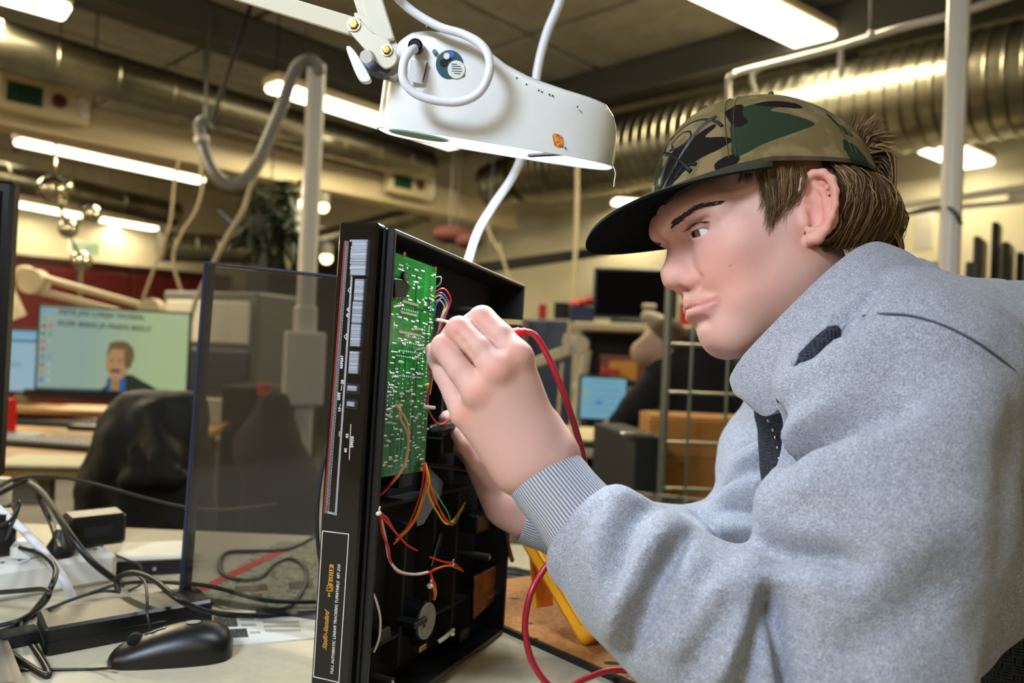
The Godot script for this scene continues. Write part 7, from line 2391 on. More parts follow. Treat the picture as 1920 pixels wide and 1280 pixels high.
	rod("beige cord swinging down past the hose to the monitor corner", "hanging_cable", "cable", [P(497, 300, 3.4), P(470, 350, 3.3), P(455, 395, 3.2), P(425, 445, 3.1), P(400, 495, 3.0), P(365, 570, 2.9), P(350, 640, 2.8)], 0.009, cord)
	rod("beige cord hanging from the tube light end", "hanging_cable", "cable", [P(374, 275, 4.0), P(378, 330, 4.0), P(378, 360, 4.0), P(365, 400, 4.0), P(340, 440, 4.0), P(325, 490, 4.0), P(345, 560, 4.0)], 0.009, cord)
	rod("thin beige cord hanging near the short tube light", "hanging_cable", "cable", [P(335, 300, 4.4), P(326, 350, 4.4), P(318, 420, 4.4), P(290, 500, 4.4), P(268, 560, 4.4)], 0.008, cord)
	rod("light cord hanging straight down before the blue partition", "hanging_cable", "cable", [P(1082, 300, 4.6), P(1081, 420, 4.5), P(1074, 560, 4.4), P(1066, 640, 4.3)], 0.014, cord)
	rod("thin blue cable sagging between plant and white post", "hanging_cable", "cable", [P(410, 395, 4.6), P(450, 430, 4.6), P(500, 455, 4.6), P(560, 472, 4.6), P(640, 440, 4.6)], 0.007, mat("blue_cord", Color(0.15, 0.28, 0.38), 0.5))
	for q in [[880, 470, 905, 560], [935, 455, 960, 540], [905, 400, 935, 470]]:
		rod("dark cord hanging behind the turntable top", "hanging_cable", "cable", [P(q[0], q[1], 5.2), P(q[0] + 12, (q[1] + q[3]) / 2.0, 5.2), P(q[2], q[3], 5.2)], 0.010, cord, "cords behind the turntable")
	# shelf rail with small lamps low under the trunking
	var t0 := P(840, 512, 5.6)
	var t1 := P(1080, 478, 6.0)
	var tr := thing("cable_tray", "dark cable tray behind the top of the turntable", "cable tray", (t0 + t1) / 2)
	obj("tray_body", mb().box(Transform3D(frame(t1 - t0, Vector3.UP), (t0 + t1) / 2), Vector3(1.6, 0.08, 0.20), 0.01), M.black_matte, tr)
	for k in [0.0, 0.3]:
		var o := t0.lerp(t1, k)
		obj("tray_hanger", mb().cyl(o, Vector3(o.x, 3.03, o.z), 0.006, 6), M.steel_leg, tr)
	for q in [[574, 382, 14], [605, 388, 11], [612, 484, 11]]:
		var o := P(q[0], q[1], 5.0)
		var sl := thing("spot_lamp", "small round spot lamp shining behind the white post", "spot lamp", o, "spot lamps behind the post")
		if not M.has("spot_light_glass"): glow("spot_light_glass", Color(1.0, 0.92, 0.68), 6.0)
		obj("lamp_glass", mb().ball(o, Vector3.ONE * (q[2] * 5.0 / 1400.0), 14), M.spot_light_glass, sl)
		obj("lamp_can", mb().lathe(T(o), [[0.0, 0.02], [0.045, 0.02], [0.04, 0.09], [0.0, 0.1]], 16), M.beam_grey, sl)
	# rust-brown bundle on the shelf above
	var bn := thing("brown_bundle", "rust brown bundle above the turntable in the rafters", "bundle", P(860, 455, 5.4))
	obj("rolled_cloth", mb().ball(P(850, 440, 5.4), Vector3(0.16, 0.07, 0.1), 14).ball(P(880, 452, 5.3), Vector3(0.10, 0.06, 0.08), 12), mat("bundle_brown", Color(0.28, 0.10, 0.06), 0.8), bn)
	obj("bundle_cord", mb().cyl(P(855, 440, 5.4), Vector3(P(855, 440, 5.4).x, 3.03, P(855, 440, 5.4).z), 0.005, 6), M.beam_grey, bn)

func screen_material(key: String, im: Image, e: float) -> StandardMaterial3D:
	var m := mat(key, Color(0.03, 0.03, 0.03), 0.3)
	m.emission_enabled = true
	m.emission = Color(1, 1, 1)
	m.emission_operator = BaseMaterial3D.EMISSION_OP_MULTIPLY
	m.emission_texture = ImageTexture.create_from_image(im)
	m.emission_energy_multiplier = e
	return m
func disc_on(im: Image, cx: float, cy: float, rx: float, ry: float, c: Color) -> void:
	for y in range(int(cy - ry), int(cy + ry) + 1):
		for x in range(int(cx - rx), int(cx + rx) + 1):
			if x >= 0 and y >= 0 and x < im.get_width() and y < im.get_height() and pow((x - cx) / rx, 2) + pow((y - cy) / ry, 2) < 1.0: im.set_pixel(x, y, c)
func flat_screen(t: Node3D, c: Array, d: float, border: float, m: Material, th := 0.03) -> void:
	# c: four pixel corners of the lit face (upper left, upper right, lower right, lower left)
	var p := c.map(func(q): return P(q[0], q[1], q[2] if q.size() > 2 else d))
	var x: Vector3 = ((p[1] - p[0]) + (p[2] - p[3])).normalized()
	var y: Vector3 = ((p[0] - p[3]) + (p[1] - p[2])).normalized()
	var bs := frame(x, y)
	var o: Vector3 = (p[0] + p[1] + p[2] + p[3]) / 4
	var w: float = ((p[1] - p[0]).length() + (p[2] - p[3]).length()) / 2
	var h: float = ((p[0] - p[3]).length() + (p[1] - p[2]).length()) / 2
	obj("casing", mb().box(Transform3D(bs, o - bs.z * (th / 2 + 0.001)), Vector3(w + border * 2, h + border * 2, th), 0.004), M.black_plastic, t)
	obj("screen", mb().quad(o - bs.x * w / 2 - bs.y * h / 2, o + bs.x * w / 2 - bs.y * h / 2, o + bs.x * w / 2 + bs.y * h / 2, o - bs.x * w / 2 + bs.y * h / 2), m, t)

func far_left() -> void:
	# dark monitor edge close on the left
	var e1 := P(33, 343, 1.02)
	var e0 := P(4, 895, 1.02)
	var mo := thing("monitor", "dark monitor close by at the edge of the bench beside the cables", "monitor", Vector3(e0.x - 0.25, DESK, e0.z))
	var my := (e1 - e0).normalized()
	var mx := Vector3(-0.96, 0, 0.28)
	mx = (mx - my * mx.dot(my)).normalized()
	var mbx := Basis(-mx, my, (-mx).cross(my))
	var mc := (e0 + e1) / 2 + mx * 0.29
	obj("casing", mb().box(Transform3D(mbx, mc), Vector3(0.58, (e1 - e0).length(), 0.028), 0.005), mat("monitor_blueblack", Color(0.03, 0.036, 0.05), 0.28), mo)
	obj("screen_glass", mb().box(Transform3D(mbx, mc + mbx.z * 0.0145), Vector3(0.555, (e1 - e0).length() - 0.03, 0.002), 0.0005), mat("screen_off", Color(0.02, 0.026, 0.04), 0.08), mo)
	var sf := Vector3(mc.x, DESK, mc.z - 0.03)
	obj("stand_neck", mb().box(T(sf + Vector3(0, 0.10, -0.02)), Vector3(0.06, 0.2, 0.02), 0.004), M.black_plastic, mo)
	obj("stand_base", mb().box(T(sf + Vector3(0, 0.006, 0.0)), Vector3(0.24, 0.012, 0.17), 0.004), M.black_plastic, mo)
	# computer screen with a portrait
	var W := 384
	var H := 216
	var im := Image.create(W, H, false, Image.FORMAT_RGB8)
	for y in H:
		for x in W:
			var u := float(x) / W
			im.set_pixel(x, y, Color(0.60, 0.70, 0.66).lerp(Color(0.70, 0.78, 0.58), smoothstep(0.2, 0.8, u)))
	var ic := [[Color(0.35, 0.62, 0.90), Color(0.40, 0.70, 0.95)], [Color(0.5, 0.65, 0.7), Color(0.75, 0.70, 0.6)], [Color(0.75, 0.25, 0.22), Color(0.75, 0.45, 0.45)], [Color(0.2, 0.55, 0.40), Color(0.35, 0.72, 0.40)], [Color(0.78, 0.45, 0.35), Color(0.7, 0.72, 0.7)], [Color(0.65, 0.40, 0.40), Color(0.62, 0.68, 0.68)], [Color(0.35, 0.5, 0.80), Color(0.40, 0.66, 0.75)], [Color(0.75, 0.35, 0.28), Color(0.68, 0.75, 0.76)], [Color(0.70, 0.6, 0.5), Color(0.7, 0.75, 0.76)], [Color(0.20, 0.40, 0.85), Color(0.70, 0.78, 0.80)]]
	for i in ic.size():
		for k in 2: im.fill_rect(Rect2i(6 + k * 17, 6 + i * 20, 9, 9), ic[i][k])
	im.fill_rect(Rect2i(0, H - 6, W, 6), Color(0.30, 0.36, 0.34))
	# generic portrait: coat, collar, head, hair and moustache
	for y in range(170, H):
		var w := 26.0 + (y - 170) * 1.9
		im.fill_rect(Rect2i(int(215 - w * 0.5), y, int(w * 1.5), 1), Color(0.13, 0.17, 0.11))
	im.fill_rect(Rect2i(176, 180, 12, 36), Color(0.12, 0.34, 0.52))
	im.fill_rect(Rect2i(206, 178, 18, 38), Color(0.12, 0.38, 0.62))
	im.fill_rect(Rect2i(186, 165, 22, 48), Color(0.66, 0.50, 0.33))
	disc_on(im, 207, 118, 36, 38, Color(0.42, 0.34, 0.19))
	disc_on(im, 200, 140, 30, 44, Color(0.72, 0.56, 0.40))
	disc_on(im, 228, 122, 12, 32, Color(0.45, 0.35, 0.20))
	disc_on(im, 204, 92, 28, 11, Color(0.45, 0.36, 0.20))
	disc_on(im, 196, 160, 14, 5, Color(0.34, 0.24, 0.16))
	disc_on(im, 186, 133, 4, 2.5, Color(0.32, 0.22, 0.15))
	disc_on(im, 206, 133, 4, 2.5, Color(0.34, 0.24, 0.16))
	var sm := thing("monitor", "wide monitor showing a portrait of a man under two lines of heading", "monitor", Vector3(P(210, 790, 2.6).x, DESK, P(210, 790, 2.6).z))
	var cs := [[76, 571, 2.62], [353, 592, 2.75], [350, 735, 2.75], [68, 733, 2.62]]
	flat_screen(sm, cs, 2.65, 0.008, screen_material("portrait_screen_light", im, 0.85))
	var tx := (P(353, 592, 2.75) - P(76, 571, 2.62)).normalized()
	var ty := (P(76, 571, 2.62) - P(68, 733, 2.62)).normalized()
	var nz := tx.cross(ty).normalized() * 0.003
	text_part("SIITÄ JOS LUKIJA YHTÄÄN,", "heading", M.black_matte, sm, P(110, 584, 2.635) + nz, tx, ty, 0.0175, true, "Droid Sans", 0.15, 0.93)
	text_part("OLEN MIKSI JA PAKEN MIELI!", "heading", M.black_matte, sm, P(108, 605, 2.635) + nz, tx, ty, 0.0175, true, "Droid Sans", 0.15, 0.90)
	obj("chin_bar", mb().box(Transform3D(frame(tx, ty), (P(67, 742, 2.62) + P(350, 745, 2.75)) / 2), Vector3(0.56, 0.028, 0.03), 0.004), M.black_plastic, sm)
	var nk := P(215, 780, 2.68)
	obj("stand_neck", mb().box(T(Vector3(nk.x, DESK + 0.09, nk.z - 0.03)), Vector3(0.06, 0.18, 0.03), 0.004), M.black_plastic, sm)
	obj("stand_foot", mb().box(T(Vector3(nk.x, DESK + 0.008, nk.z)), Vector3(0.24, 0.016, 0.18), 0.005), M.black_plastic, sm)
	# second screen beside it
	var im2 := Image.create(64, 96, false, Image.FORMAT_RGB8)
	im2.fill(Color(0.66, 0.80, 0.88))
	im2.fill_rect(Rect2i(0, 0, 64, 10), Color(0.55, 0.76, 0.90))
	im2.fill_rect(Rect2i(0, 14, 64, 4), Color(0.12, 0.50, 0.62))
	im2.fill_rect(Rect2i(10, 50, 44, 8), Color(0.58, 0.72, 0.80))
	var s2 := thing("monitor", "monitor with a pale blue window behind the portrait monitor", "monitor", Vector3(P(10, 780, 2.8).x, DESK, P(10, 780, 2.8).z))
	flat_screen(s2, [[-110, 612], [70, 622], [64, 733], [-116, 728]], 2.8, 0.010, screen_material("window_screen_light", im2, 0.75))
	obj("stand_neck", mb().box(T(P(-25, 760, 2.83)), Vector3(0.06, 0.2, 0.03), 0.004), M.black_plastic, s2)
	# desk behind the bench
	var yel := mat("yellow_wood", Color(0.72, 0.56, 0.33), 0.55)
	var dz := thing("desk", "light wooden desk with keyboards behind the cables", "desk", Vector3(-2.0, 0, -2.35))
	var db := frame(Vector3(1, 0, -0.12), Vector3.UP)
	var d0 := Vector3(-2.0, 0.735, -2.35)
	obj("table_top", mb().box(Transform3D(db, d0), Vector3(1.9, 0.03, 1.15), 0.006), yel, dz)
	obj("front_rail", mb().box(Transform3D(db, d0 + Vector3(-0.05, -0.055, 0.50)), Vector3(1.75, 0.08, 0.03), 0.003), mat("rail_grey", Color(0.58, 0.57, 0.52), 0.6), dz)
	for sx in [-0.88, 0.88]:
		for sz in [-0.5, 0.5]: obj("leg", mb().box(Transform3D(db, d0 + db * Vector3(sx, -0.375, sz)), Vector3(0.05, 0.72, 0.05), 0.004), M.steel_leg, dz)
	var shelf := thing("monitor_riser", "low wooden shelf on the desk with small things under the monitor", "shelf", Vector3(-1.75, DESK, -2.70))
	obj("board", mb().box(Transform3D(db, Vector3(-1.72, DESK + 0.045, -2.84)), Vector3(1.0, 0.018, 0.22), 0.003), yel, shelf)
	for sx in [-0.45, 0.45]: obj("side", mb().box(Transform3D(db, Vector3(-1.72 + sx, DESK + 0.02, -2.84)), Vector3(0.02, 0.036, 0.2), 0.002), yel, shelf)
	var tinted := func(called: String, label: String, cat: String, c: Vector3, s: Vector3, m: Material, ang := 0.0):
		var t := thing(called, label, cat, c - Vector3(0, s.y / 2, 0))
		obj("body", mb().box(T(c, yaw(ang)), s, minf(s.y, 0.01) * 0.3), m, t)
		obj("top_edge", mb().box(T(c + Vector3(0, s.y / 2, 0), yaw(ang)), Vector3(s.x * 0.9, 0.002, s.z * 0.9), 0.0005), m, t)
	tinted.call("storage_tin", "red box standing at the end of the wooden desk", "box", Vector3(P(12, 770, 2.35).x, DESK + 0.06, P(12, 770, 2.35).z), Vector3(0.03, 0.12, 0.06), M.red_plastic)
	tinted.call("paper_pile", "pale pile of papers on the wooden desk", "papers", on_desk(105, 868) + Vector3(0, 0.004, 0), Vector3(0.26, 0.008, 0.18), mat("paper_pale", Color(0.80, 0.78, 0.68), 0.8), 8)
	tinted.call("paper_pile", "pinkish sheet lying on the wooden desk behind the adapters", "papers", on_desk(35, 858) + Vector3(0, 0.003, 0), Vector3(0.24, 0.006, 0.16), mat("paper_pink", Color(0.72, 0.60, 0.54), 0.8), -6)
	tinted.call("blue_case", "light blue flat case on the desk", "case", on_desk(35, 825) + Vector3(0, 0.010, 0), Vector3(0.12, 0.02, 0.08), mat("case_blue", Color(0.60, 0.68, 0.74), 0.5), 5)
	tinted.call("red_carton", "small red and white carton under the portrait monitor", "carton", on_desk(90, 780) + Vector3(0, 0.09, 0), Vector3(0.13, 0.04, 0.06), mat("carton_red", Color(0.55, 0.16, 0.12), 0.6), 3)
	tinted.call("glue_bottle", "cream bottle standing on the low shelf", "bottle", on_desk(40, 780) + Vector3(0, 0.10, 0), Vector3(0.04, 0.09, 0.04), M.ivory, 3)
	for q in [[140, 838, 0.44, 10.0, "black keyboard with worn keys on the wooden desk"], [95, 795, 0.40, 6.0, "flat dark keyboard under the portrait monitor"]]:
		var o := on_desk(q[0], q[1])
		var kb := thing("keyboard", q[4], "keyboard", o)
		var kbs := yaw(-q[3])
		obj("key_base", mb().box(T(o + Vector3(0, 0.008, 0), kbs), Vector3(q[2], 0.016, 0.14), 0.004), M.black_matte, kb)
		var key := mb().box(Transform3D(), Vector3(0.015, 0.006, 0.015), 0.002).mesh()
		for r in 5:
			for c in int(q[2] / 0.02) - 1:
				var n := node_of(key, "key", M.grey_wire if q[1] > 800 else M.black_plastic, kb)
				n.transform = chain_of(kb).affine_inverse() * T(o + kbs * Vector3(-q[2] / 2 + 0.022 + c * 0.02, 0.018, -0.05 + r * 0.025), kbs)
	# chair with a black coat over its back
	var ch := thing("office_chair", "office chair almost hidden under a black coat at the wooden desk", "chair", Vector3(P(260, 900, 1.75).x, 0, -1.75))
	var cx := P(260, 900, 1.75).x
	obj("backrest", mb().prism(T(Vector3(cx + 0.02, 0.74, -1.78)), rrect(0.22, 0.34, 0.06), -0.02, 0.02, 0.008), M.black_matte, ch)
	obj("seat", mb().prism(Transform3D(Basis(Vector3.RIGHT, PI / 2), Vector3(cx, 0.46, -2.0)), rrect(0.46, 0.46, 0.08), -0.03, 0.03, 0.012), M.black_matte, ch)
	obj("gas_column", mb().cyl(Vector3(cx, 0.08, -2.0), Vector3(cx, 0.44, -2.0), 0.025, 14), M.steel, ch)
	for k in 5:
		var an := TAU * k / 5
		obj("foot_arm", mb().cyl(Vector3(cx, 0.09, -2.0), Vector3(cx + cos(an) * 0.28, 0.05, -2.0 + sin(an) * 0.28), 0.018, 8, 0.012), M.black_plastic, ch)
	var co := Field.new()
	var cpt := func(px, py, d := 1.72): return P(px, py, d)
	co.cap(cpt.call(240, 758), cpt.call(345, 762), 0.028, 0.035, 0.04)
	co.cap(cpt.call(235, 800), cpt.call(215, 900), 0.055, 0.065, 0.05)
	co.cap(cpt.call(330, 800), cpt.call(340, 1000), 0.07, 0.075, 0.05)
	co.cap(cpt.call(270, 820), cpt.call(270, 1010), 0.08, 0.085, 0.05)
	co.cap(cpt.call(200, 900), cpt.call(180, 1010), 0.055, 0.06, 0.04)
	co.cap(cpt.call(220, 810, 1.66), cpt.call(205, 880, 1.66), 0.03, 0.03, 0.02)
	co.cap(cpt.call(255, 850, 1.62), cpt.call(330, 900, 1.62), 0.022, 0.022, 0.02)
	co.cap(cpt.call(240, 900, 1.62), cpt.call(345, 890, 1.62), 0.02, 0.018, 0.02)
	co.cap(cpt.call(270, 770, 1.66), cpt.call(320, 860, 1.63), 0.022, 0.022, 0.02)
	co.cap(cpt.call(245, 790, 1.62), cpt.call(275, 900, 1.60), 0.010, 0.012, 0.02, true)
	co.cap(cpt.call(300, 780, 1.62), cpt.call(345, 870, 1.60), 0.012, 0.012, 0.02, true)
	var nz2 := FastNoiseLite.new()
	nz2.frequency = 9.0
	nz2.seed = 3
	co.rough = nz2
	co.rough_amp = 0.012
	var cb := mb()
	co.mesh_into(cb, 0.011)
	single("black_coat", cb, tri(mat("coat_black", Color(0.030, 0.030, 0.028), 0.7), 6.0, null, M.bump_fine, 0.03), "black coat hung over the chair back before the wooden desk", "coat")
	# work lamp arm over the monitor
	var wl := thing("work_lamp", "cream jointed work lamp with a square shade over the monitors", "lamp", P(30, 560, 3.0))
	obj("arm_bar", mb().tube([P(62, 515, 3.0), P(285, 578, 3.05)], 0.014, 8), M.beige_metal, wl)
	obj("arm_bar", mb().tube([P(70, 545, 3.0), P(240, 588, 3.05)], 0.014, 8), M.beige_metal, wl)
	obj("elbow", mb().lathe(Transform3D(Basis(Vector3.RIGHT, PI / 2), P(64, 528, 3.0)), [[0.0, -0.03], [0.05, -0.03], [0.05, 0.03], [0.0, 0.03]], 20), M.beige_metal, wl)
	obj("elbow", mb().lathe(Transform3D(Basis(Vector3.RIGHT, PI / 2), P(285, 580, 3.05)), [[0.0, -0.03], [0.045, -0.03], [0.045, 0.03], [0.0, 0.03]], 20), M.beige_metal, wl)
	obj("neck_loop", mb().tube(spline([P(28, 560, 3.0), P(20, 530, 3.0), P(32, 508, 3.0), P(55, 505, 3.0), P(70, 520, 3.0)], 5), 0.013, 8), M.beige_metal, wl)
	obj("shade", mb().loft([PackedVector3Array([P(2, 548, 2.9), P(32, 550, 2.9), P(30, 552, 3.1), P(0, 550, 3.1)]), PackedVector3Array([P(-6, 612, 2.85), P(50, 590, 2.85), P(48, 592, 3.15), P(-8, 610, 3.15)])], 10.0), M.beige_metal, wl)
	obj("down_post", mb().cyl(P(285, 580, 3.05), P(300, 640, 3.05), 0.016, 10), M.beige_metal, wl)
	# chrome balls
	var chrome := mat("chrome", Color(0.75, 0.72, 0.64), 0.12, 1.0)
	var bl := thing("chrome_ball_lamp", "cluster of chrome balls on rods hanging before the cream wall", "ornament", P(130, 430, 4.2))
	var balls := [[100, 356, 27], [172, 402, 17], [128, 430, 17], [152, 490, 19], [78, 362, 9], [116, 380, 10], [122, 350, 10]]
	for q in balls: obj("ball", mb().ball(P(q[0], q[1], 4.7), Vector3.ONE * (q[2] * 4.7 / 1400.0), 18), chrome, bl)
	for q in [[0, 1], [1, 2], [2, 3], [0, 2]]: obj("rod", mb().cyl(P(balls[q[0]][0], balls[q[0]][1], 4.7), P(balls[q[1]][0], balls[q[1]][1], 4.7), 0.012, 8), chrome, bl)
	obj("rod", mb().cyl(P(152, 490, 4.7), P(148, 590, 4.7), 0.014, 8), chrome, bl)
	obj("rod", mb().cyl(P(100, 356, 4.7), Vector3(P(100, 356, 4.7).x, 3.03, P(100, 356, 4.7).z), 0.008, 8), chrome, bl)
	# red cabinets along the far wall
	var red := mat("cabinet_red", Color(0.36, 0.045, 0.035), 0.5)
	var dred := mat("cabinet_dark_red", Color(0.20, 0.025, 0.02), 0.5)
	for k in 5:
		var o := rp(-1.0 + k * 1.25, 9.62, 0)
		var rc := thing("red_cabinet", "dark red locker in the row along the cream wall", "locker", o, "red lockers along the cream wall")
		obj("body", mb().box(Transform3D(RB, o + Vector3(0, 0.93, 0)), Vector3(1.24, 1.86, 0.5), 0.006), red, rc)
		obj("top_band", mb().box(Transform3D(RB, o + Vector3(0, 1.84, 0)), Vector3(1.245, 0.09, 0.52), 0.006), dred, rc)
		for s in [-0.31, 0.31]:
			var dr := obj("door", mb().box(Transform3D(RB, o + RB * Vector3(s, 0.92, 0.255)), Vector3(0.60, 1.70, 0.02), 0.004), red, rc)
			obj("handle", mb().box(Transform3D(RB, o + RB * Vector3(s * 0.25, 1.0, 0.275)), Vector3(0.02, 0.14, 0.02), 0.004), M.steel, dr)
	# exit sign
	var ex := at_height(162, 470, 1.98)
	var es := thing("exit_sign", "small green exit sign on the cream wall over the red lockers", "sign", rp(0.2, 9.85, 2.0))
	var so := P(158, 464, 8.3)
	obj("sign_box", mb().box(Transform3D(RB, so), Vector3(0.30, 0.14, 0.05), 0.006), glow("exit_sign_light", Color(0.25, 0.75, 0.35), 0.5), es)
	obj("arrow_mark", mb().box(Transform3D(RB, so + RB * Vector3(0.03, 0, 0.027)), Vector3(0.08, 0.03, 0.004)), M.print_white, es)
	# dim shapes behind the dust cover: grey workbench cabinets and a purple coat
	var gc := thing("instrument_rack", "pale grey instrument rack seen through the smoked cover", "rack", P(440, 900, 3.6) * Vector3(1, 0, 1))
	var go := P(440, 760, 3.6)
	obj("rack_body", mb().box(T(Vector3(go.x, 0.65, go.z), yaw(-20)), Vector3(0.55, 1.3, 0.4), 0.01), mat("rack_grey", Color(0.42, 0.42, 0.40), 0.6), gc)
	for k in 3: obj("rack_panel", mb().box(T(Vector3(go.x, 0.72 + k * 0.22, go.z) + yaw(-20) * Vector3(0, 0, 0.205), yaw(-20)), Vector3(0.48, 0.19, 0.02), 0.004), [M.pipe_white, mat("panel_blue", Color(0.16, 0.20, 0.28), 0.5), M.pipe_white][k], gc)
	single("dark_cabinet", mb().box(T(P(420, 900, 3.05) * Vector3(1, 0, 1) + Vector3(0.14, 0.45, -0.12), yaw(-5)), Vector3(0.30, 0.9, 0.3), 0.01), M.black_matte, "low black cabinet behind the smoked cover", "cabinet")
	var pc := Field.new()
	pc.cap(P(515, 760, 2.3), P(505, 840, 2.3), 0.05, 0.09, 0.04)
	pc.cap(P(505, 840, 2.3), P(530, 920, 2.3), 0.10, 0.11, 0.04)
	pc.cap(P(530, 920, 2.3), Vector3(P(530, 920, 2.3).x, 0.3, P(530, 920, 2.3).z), 0.11, 0.13, 0.04)
	pc.rough = nz2
	pc.rough_amp = 0.012
	var pcb := mb()
	pc.mesh_into(pcb, 0.016)
	single("purple_coat", pcb, mat("coat_purple", Color(0.16, 0.10, 0.15), 0.9), "dull purple coat on a hook seen through the smoked cover", "coat")
	single("orange_pot", mb().lathe(T(P(496, 730, 2.6)), [[0.0, -0.02], [0.022, -0.02], [0.024, 0.02], [0.0, 0.022]], 16), mat("pot_orange", Color(0.75, 0.22, 0.12), 0.5), "small orange pot glimpsed through the smoked cover", "pot")
	single("dark_doorway_panel", mb().box(Transform3D(RB, P(545, 600, 8.6) * Vector3(1, 0, 1) + Vector3(0, 1.12, 0)), Vector3(0.9, 2.24, 0.5), 0.01), mat("doorway_dark", Color(0.05, 0.055, 0.07), 0.6), "tall dark cupboard in the room corner behind the white post", "cupboard")

func far_right() -> void:
	# shelf rack with a big switched-off television
	var base := P(1255, 900, 4.2)
	var bs := yaw(-8)
	var rk := thing("storage_shelf", "beige storage shelf carrying the black television", "shelf", Vector3(base.x, 0, base.z))
	var sy := P(1255, 612, 4.2).y
	var cream := mat("shelf_cream", Color(0.70, 0.66, 0.54), 0.6)
	for yy in [sy - 0.02, sy - 0.36, sy - 0.75]: obj("shelf_board", mb().box(T(Vector3(base.x, yy, base.z), bs), Vector3(1.12, 0.04, 0.42), 0.004), cream, rk)
	for sx in [-0.54, 0.54]:
		for sz in [-0.18, 0.18]: obj("upright", mb().box(T(Vector3(base.x, sy / 2, base.z) + bs * Vector3(sx, 0, sz), bs), Vector3(0.04, sy, 0.04), 0.003), cream, rk)
	obj("back_panel", mb().box(T(Vector3(base.x, sy * 0.5, base.z) + bs * Vector3(0, 0, -0.2), bs), Vector3(1.08, sy * 0.98, 0.01)), mat("back_dark", Color(0.09, 0.085, 0.07), 0.8), rk)
	var tvp := P(1190, 557, 4.15)
	var tv := thing("television", "black switched-off television on top of the beige shelf", "television", Vector3(tvp.x, sy, tvp.z))
	obj("casing", mb().box(T(Vector3(tvp.x, sy + 0.03 + 0.14, tvp.z), bs), Vector3(0.46, 0.28, 0.05), 0.006), M.black_plastic, tv)
	obj("panel", mb().box(T(Vector3(tvp.x, sy + 0.17, tvp.z) + bs * Vector3(0, 0, 0.026), bs), Vector3(0.43, 0.25, 0.004)), mat("tv_panel", Color(0.012, 0.012, 0.012), 0.6, 0.0, 0.15), tv)
	obj("foot", mb().box(T(Vector3(tvp.x, sy + 0.015, tvp.z), bs), Vector3(0.26, 0.03, 0.14), 0.004), M.black_plastic, tv)
	var crate := func(called: String, label: String, cat: String, px, py, d: float, s: Vector3, m: Material, y: float):
		var o := P(px, py, d)
		var t := thing(called, label, cat, Vector3(o.x, y, o.z))
		obj("body", mb().box(T(Vector3(o.x, y + s.y / 2, o.z), bs), s, 0.006), m, t)
		obj("rim", mb().box(T(Vector3(o.x, y + s.y, o.z), bs), Vector3(s.x * 1.04, s.y * 0.1, s.z * 1.04), 0.003), m, t)
		return t
	var blue := mat("bin_blue", Color(0.05, 0.06, 0.26), 0.5)
	var rcl := mat("bin_red", Color(0.60, 0.06, 0.04), 0.5)
	var bin_: Node3D = crate.call("parts_bin", "blue parts bin heaped with red things beside the television", "bin", 1092, 585, 4.2, Vector3(0.13, 0.085, 0.12), blue, sy)
	var bo := P(1092, 560, 4.2)
	for k in 3: single("red_cloth", mb().ball(Vector3(bo.x - 0.04 + k * 0.04, sy + 0.10 + k * 0.012, bo.z), Vector3(0.035, 0.028, 0.05), 10), rcl, "red rag heaped in the blue parts bin", "rag", "red rags in the blue bin")
	crate.call("red_can", "small red can on the blue partition edge", "can", 1017, 585, 4.3, Vector3(0.045, 0.08, 0.045), rcl, P(1017, 598, 4.3).y)
	crate.call("dark_box", "small dark box on the ledge beside the red can", "box", 1054, 585, 4.3, Vector3(0.09, 0.09, 0.06), M.black_matte, P(1054, 598, 4.3).y)
	crate.call("red_can", "red can on the beige shelf at the cage post", "can", 1285, 590, 4.1, Vector3(0.06, 0.12, 0.06), rcl, sy)
	var wood := mat("radio_wood", Color(0.42, 0.17, 0.04), 0.45)
	var rd: Node3D = crate.call("wooden_radio", "old wooden radio with a lit yellow dial in the shelf", "radio", 1167, 690, 4.1, Vector3(0.24, 0.155, 0.14), wood, sy - 0.34)
	var ro := P(1167, 665, 4.1)
	obj("dial", mb().box(T(Vector3(ro.x + 0.005, sy - 0.255, ro.z) + bs * Vector3(0, 0, 0.073), bs), Vector3(0.15, 0.10, 0.006), 0.002), mat("dial_yellow", Color(0.72, 0.48, 0.08), 0.4), rd)
	obj("cloth_front", mb().box(T(Vector3(ro.x, sy - 0.32, ro.z) + bs * Vector3(0, 0, 0.073), bs), Vector3(0.20, 0.03, 0.006), 0.002), M.black_matte, rd)
	crate.call("red_package", "flat red and blue package under the wooden radio", "package", 1145, 697, 3.9, Vector3(0.10, 0.03, 0.05), mat("package_red", Color(0.62, 0.12, 0.14), 0.5), P(1145, 702, 3.9).y)
	var wb := Field.new()
	wb.cap(P(1212, 592, 3.8), P(1238, 602, 3.8), 0.028, 0.034, 0.02)
	wb.cap(P(1208, 574, 3.8), P(1226, 575, 3.8), 0.016, 0.016, 0.012)
	wb.cap(P(1222, 598, 3.8), P(1226, 622, 3.8), 0.034, 0.016, 0.02)
	var wbb := mb()
	wb.mesh_into(wbb, 0.012)
	single("white_bag", wbb, mat("bag_white", Color(0.62, 0.58, 0.50), 0.8), "crumpled whitish bag on the shelf before the television", "bag")
	# blue partition with posts
	var pw := P(1040, 760, 4.5)
	var bpn := mat("partition_blue", Color(0.17, 0.21, 0.30), 0.8)
	var pn := thing("partition", "dull blue office partition behind the jointed beige lamp", "partition", Vector3(pw.x, 0, pw.z))
	var ph := P(1040, 600, 4.5).y
	obj("panel", mb().box(T(Vector3(pw.x, ph / 2 + 0.02, pw.z), yaw(-14)), Vector3(0.42, ph - 0.04, 0.05), 0.01), bpn, pn)
	obj("frame_post", mb().box(T(Vector3(pw.x - 0.2, ph / 2, pw.z), yaw(-14)), Vector3(0.03, ph, 0.06), 0.004), M.beam_grey, pn)
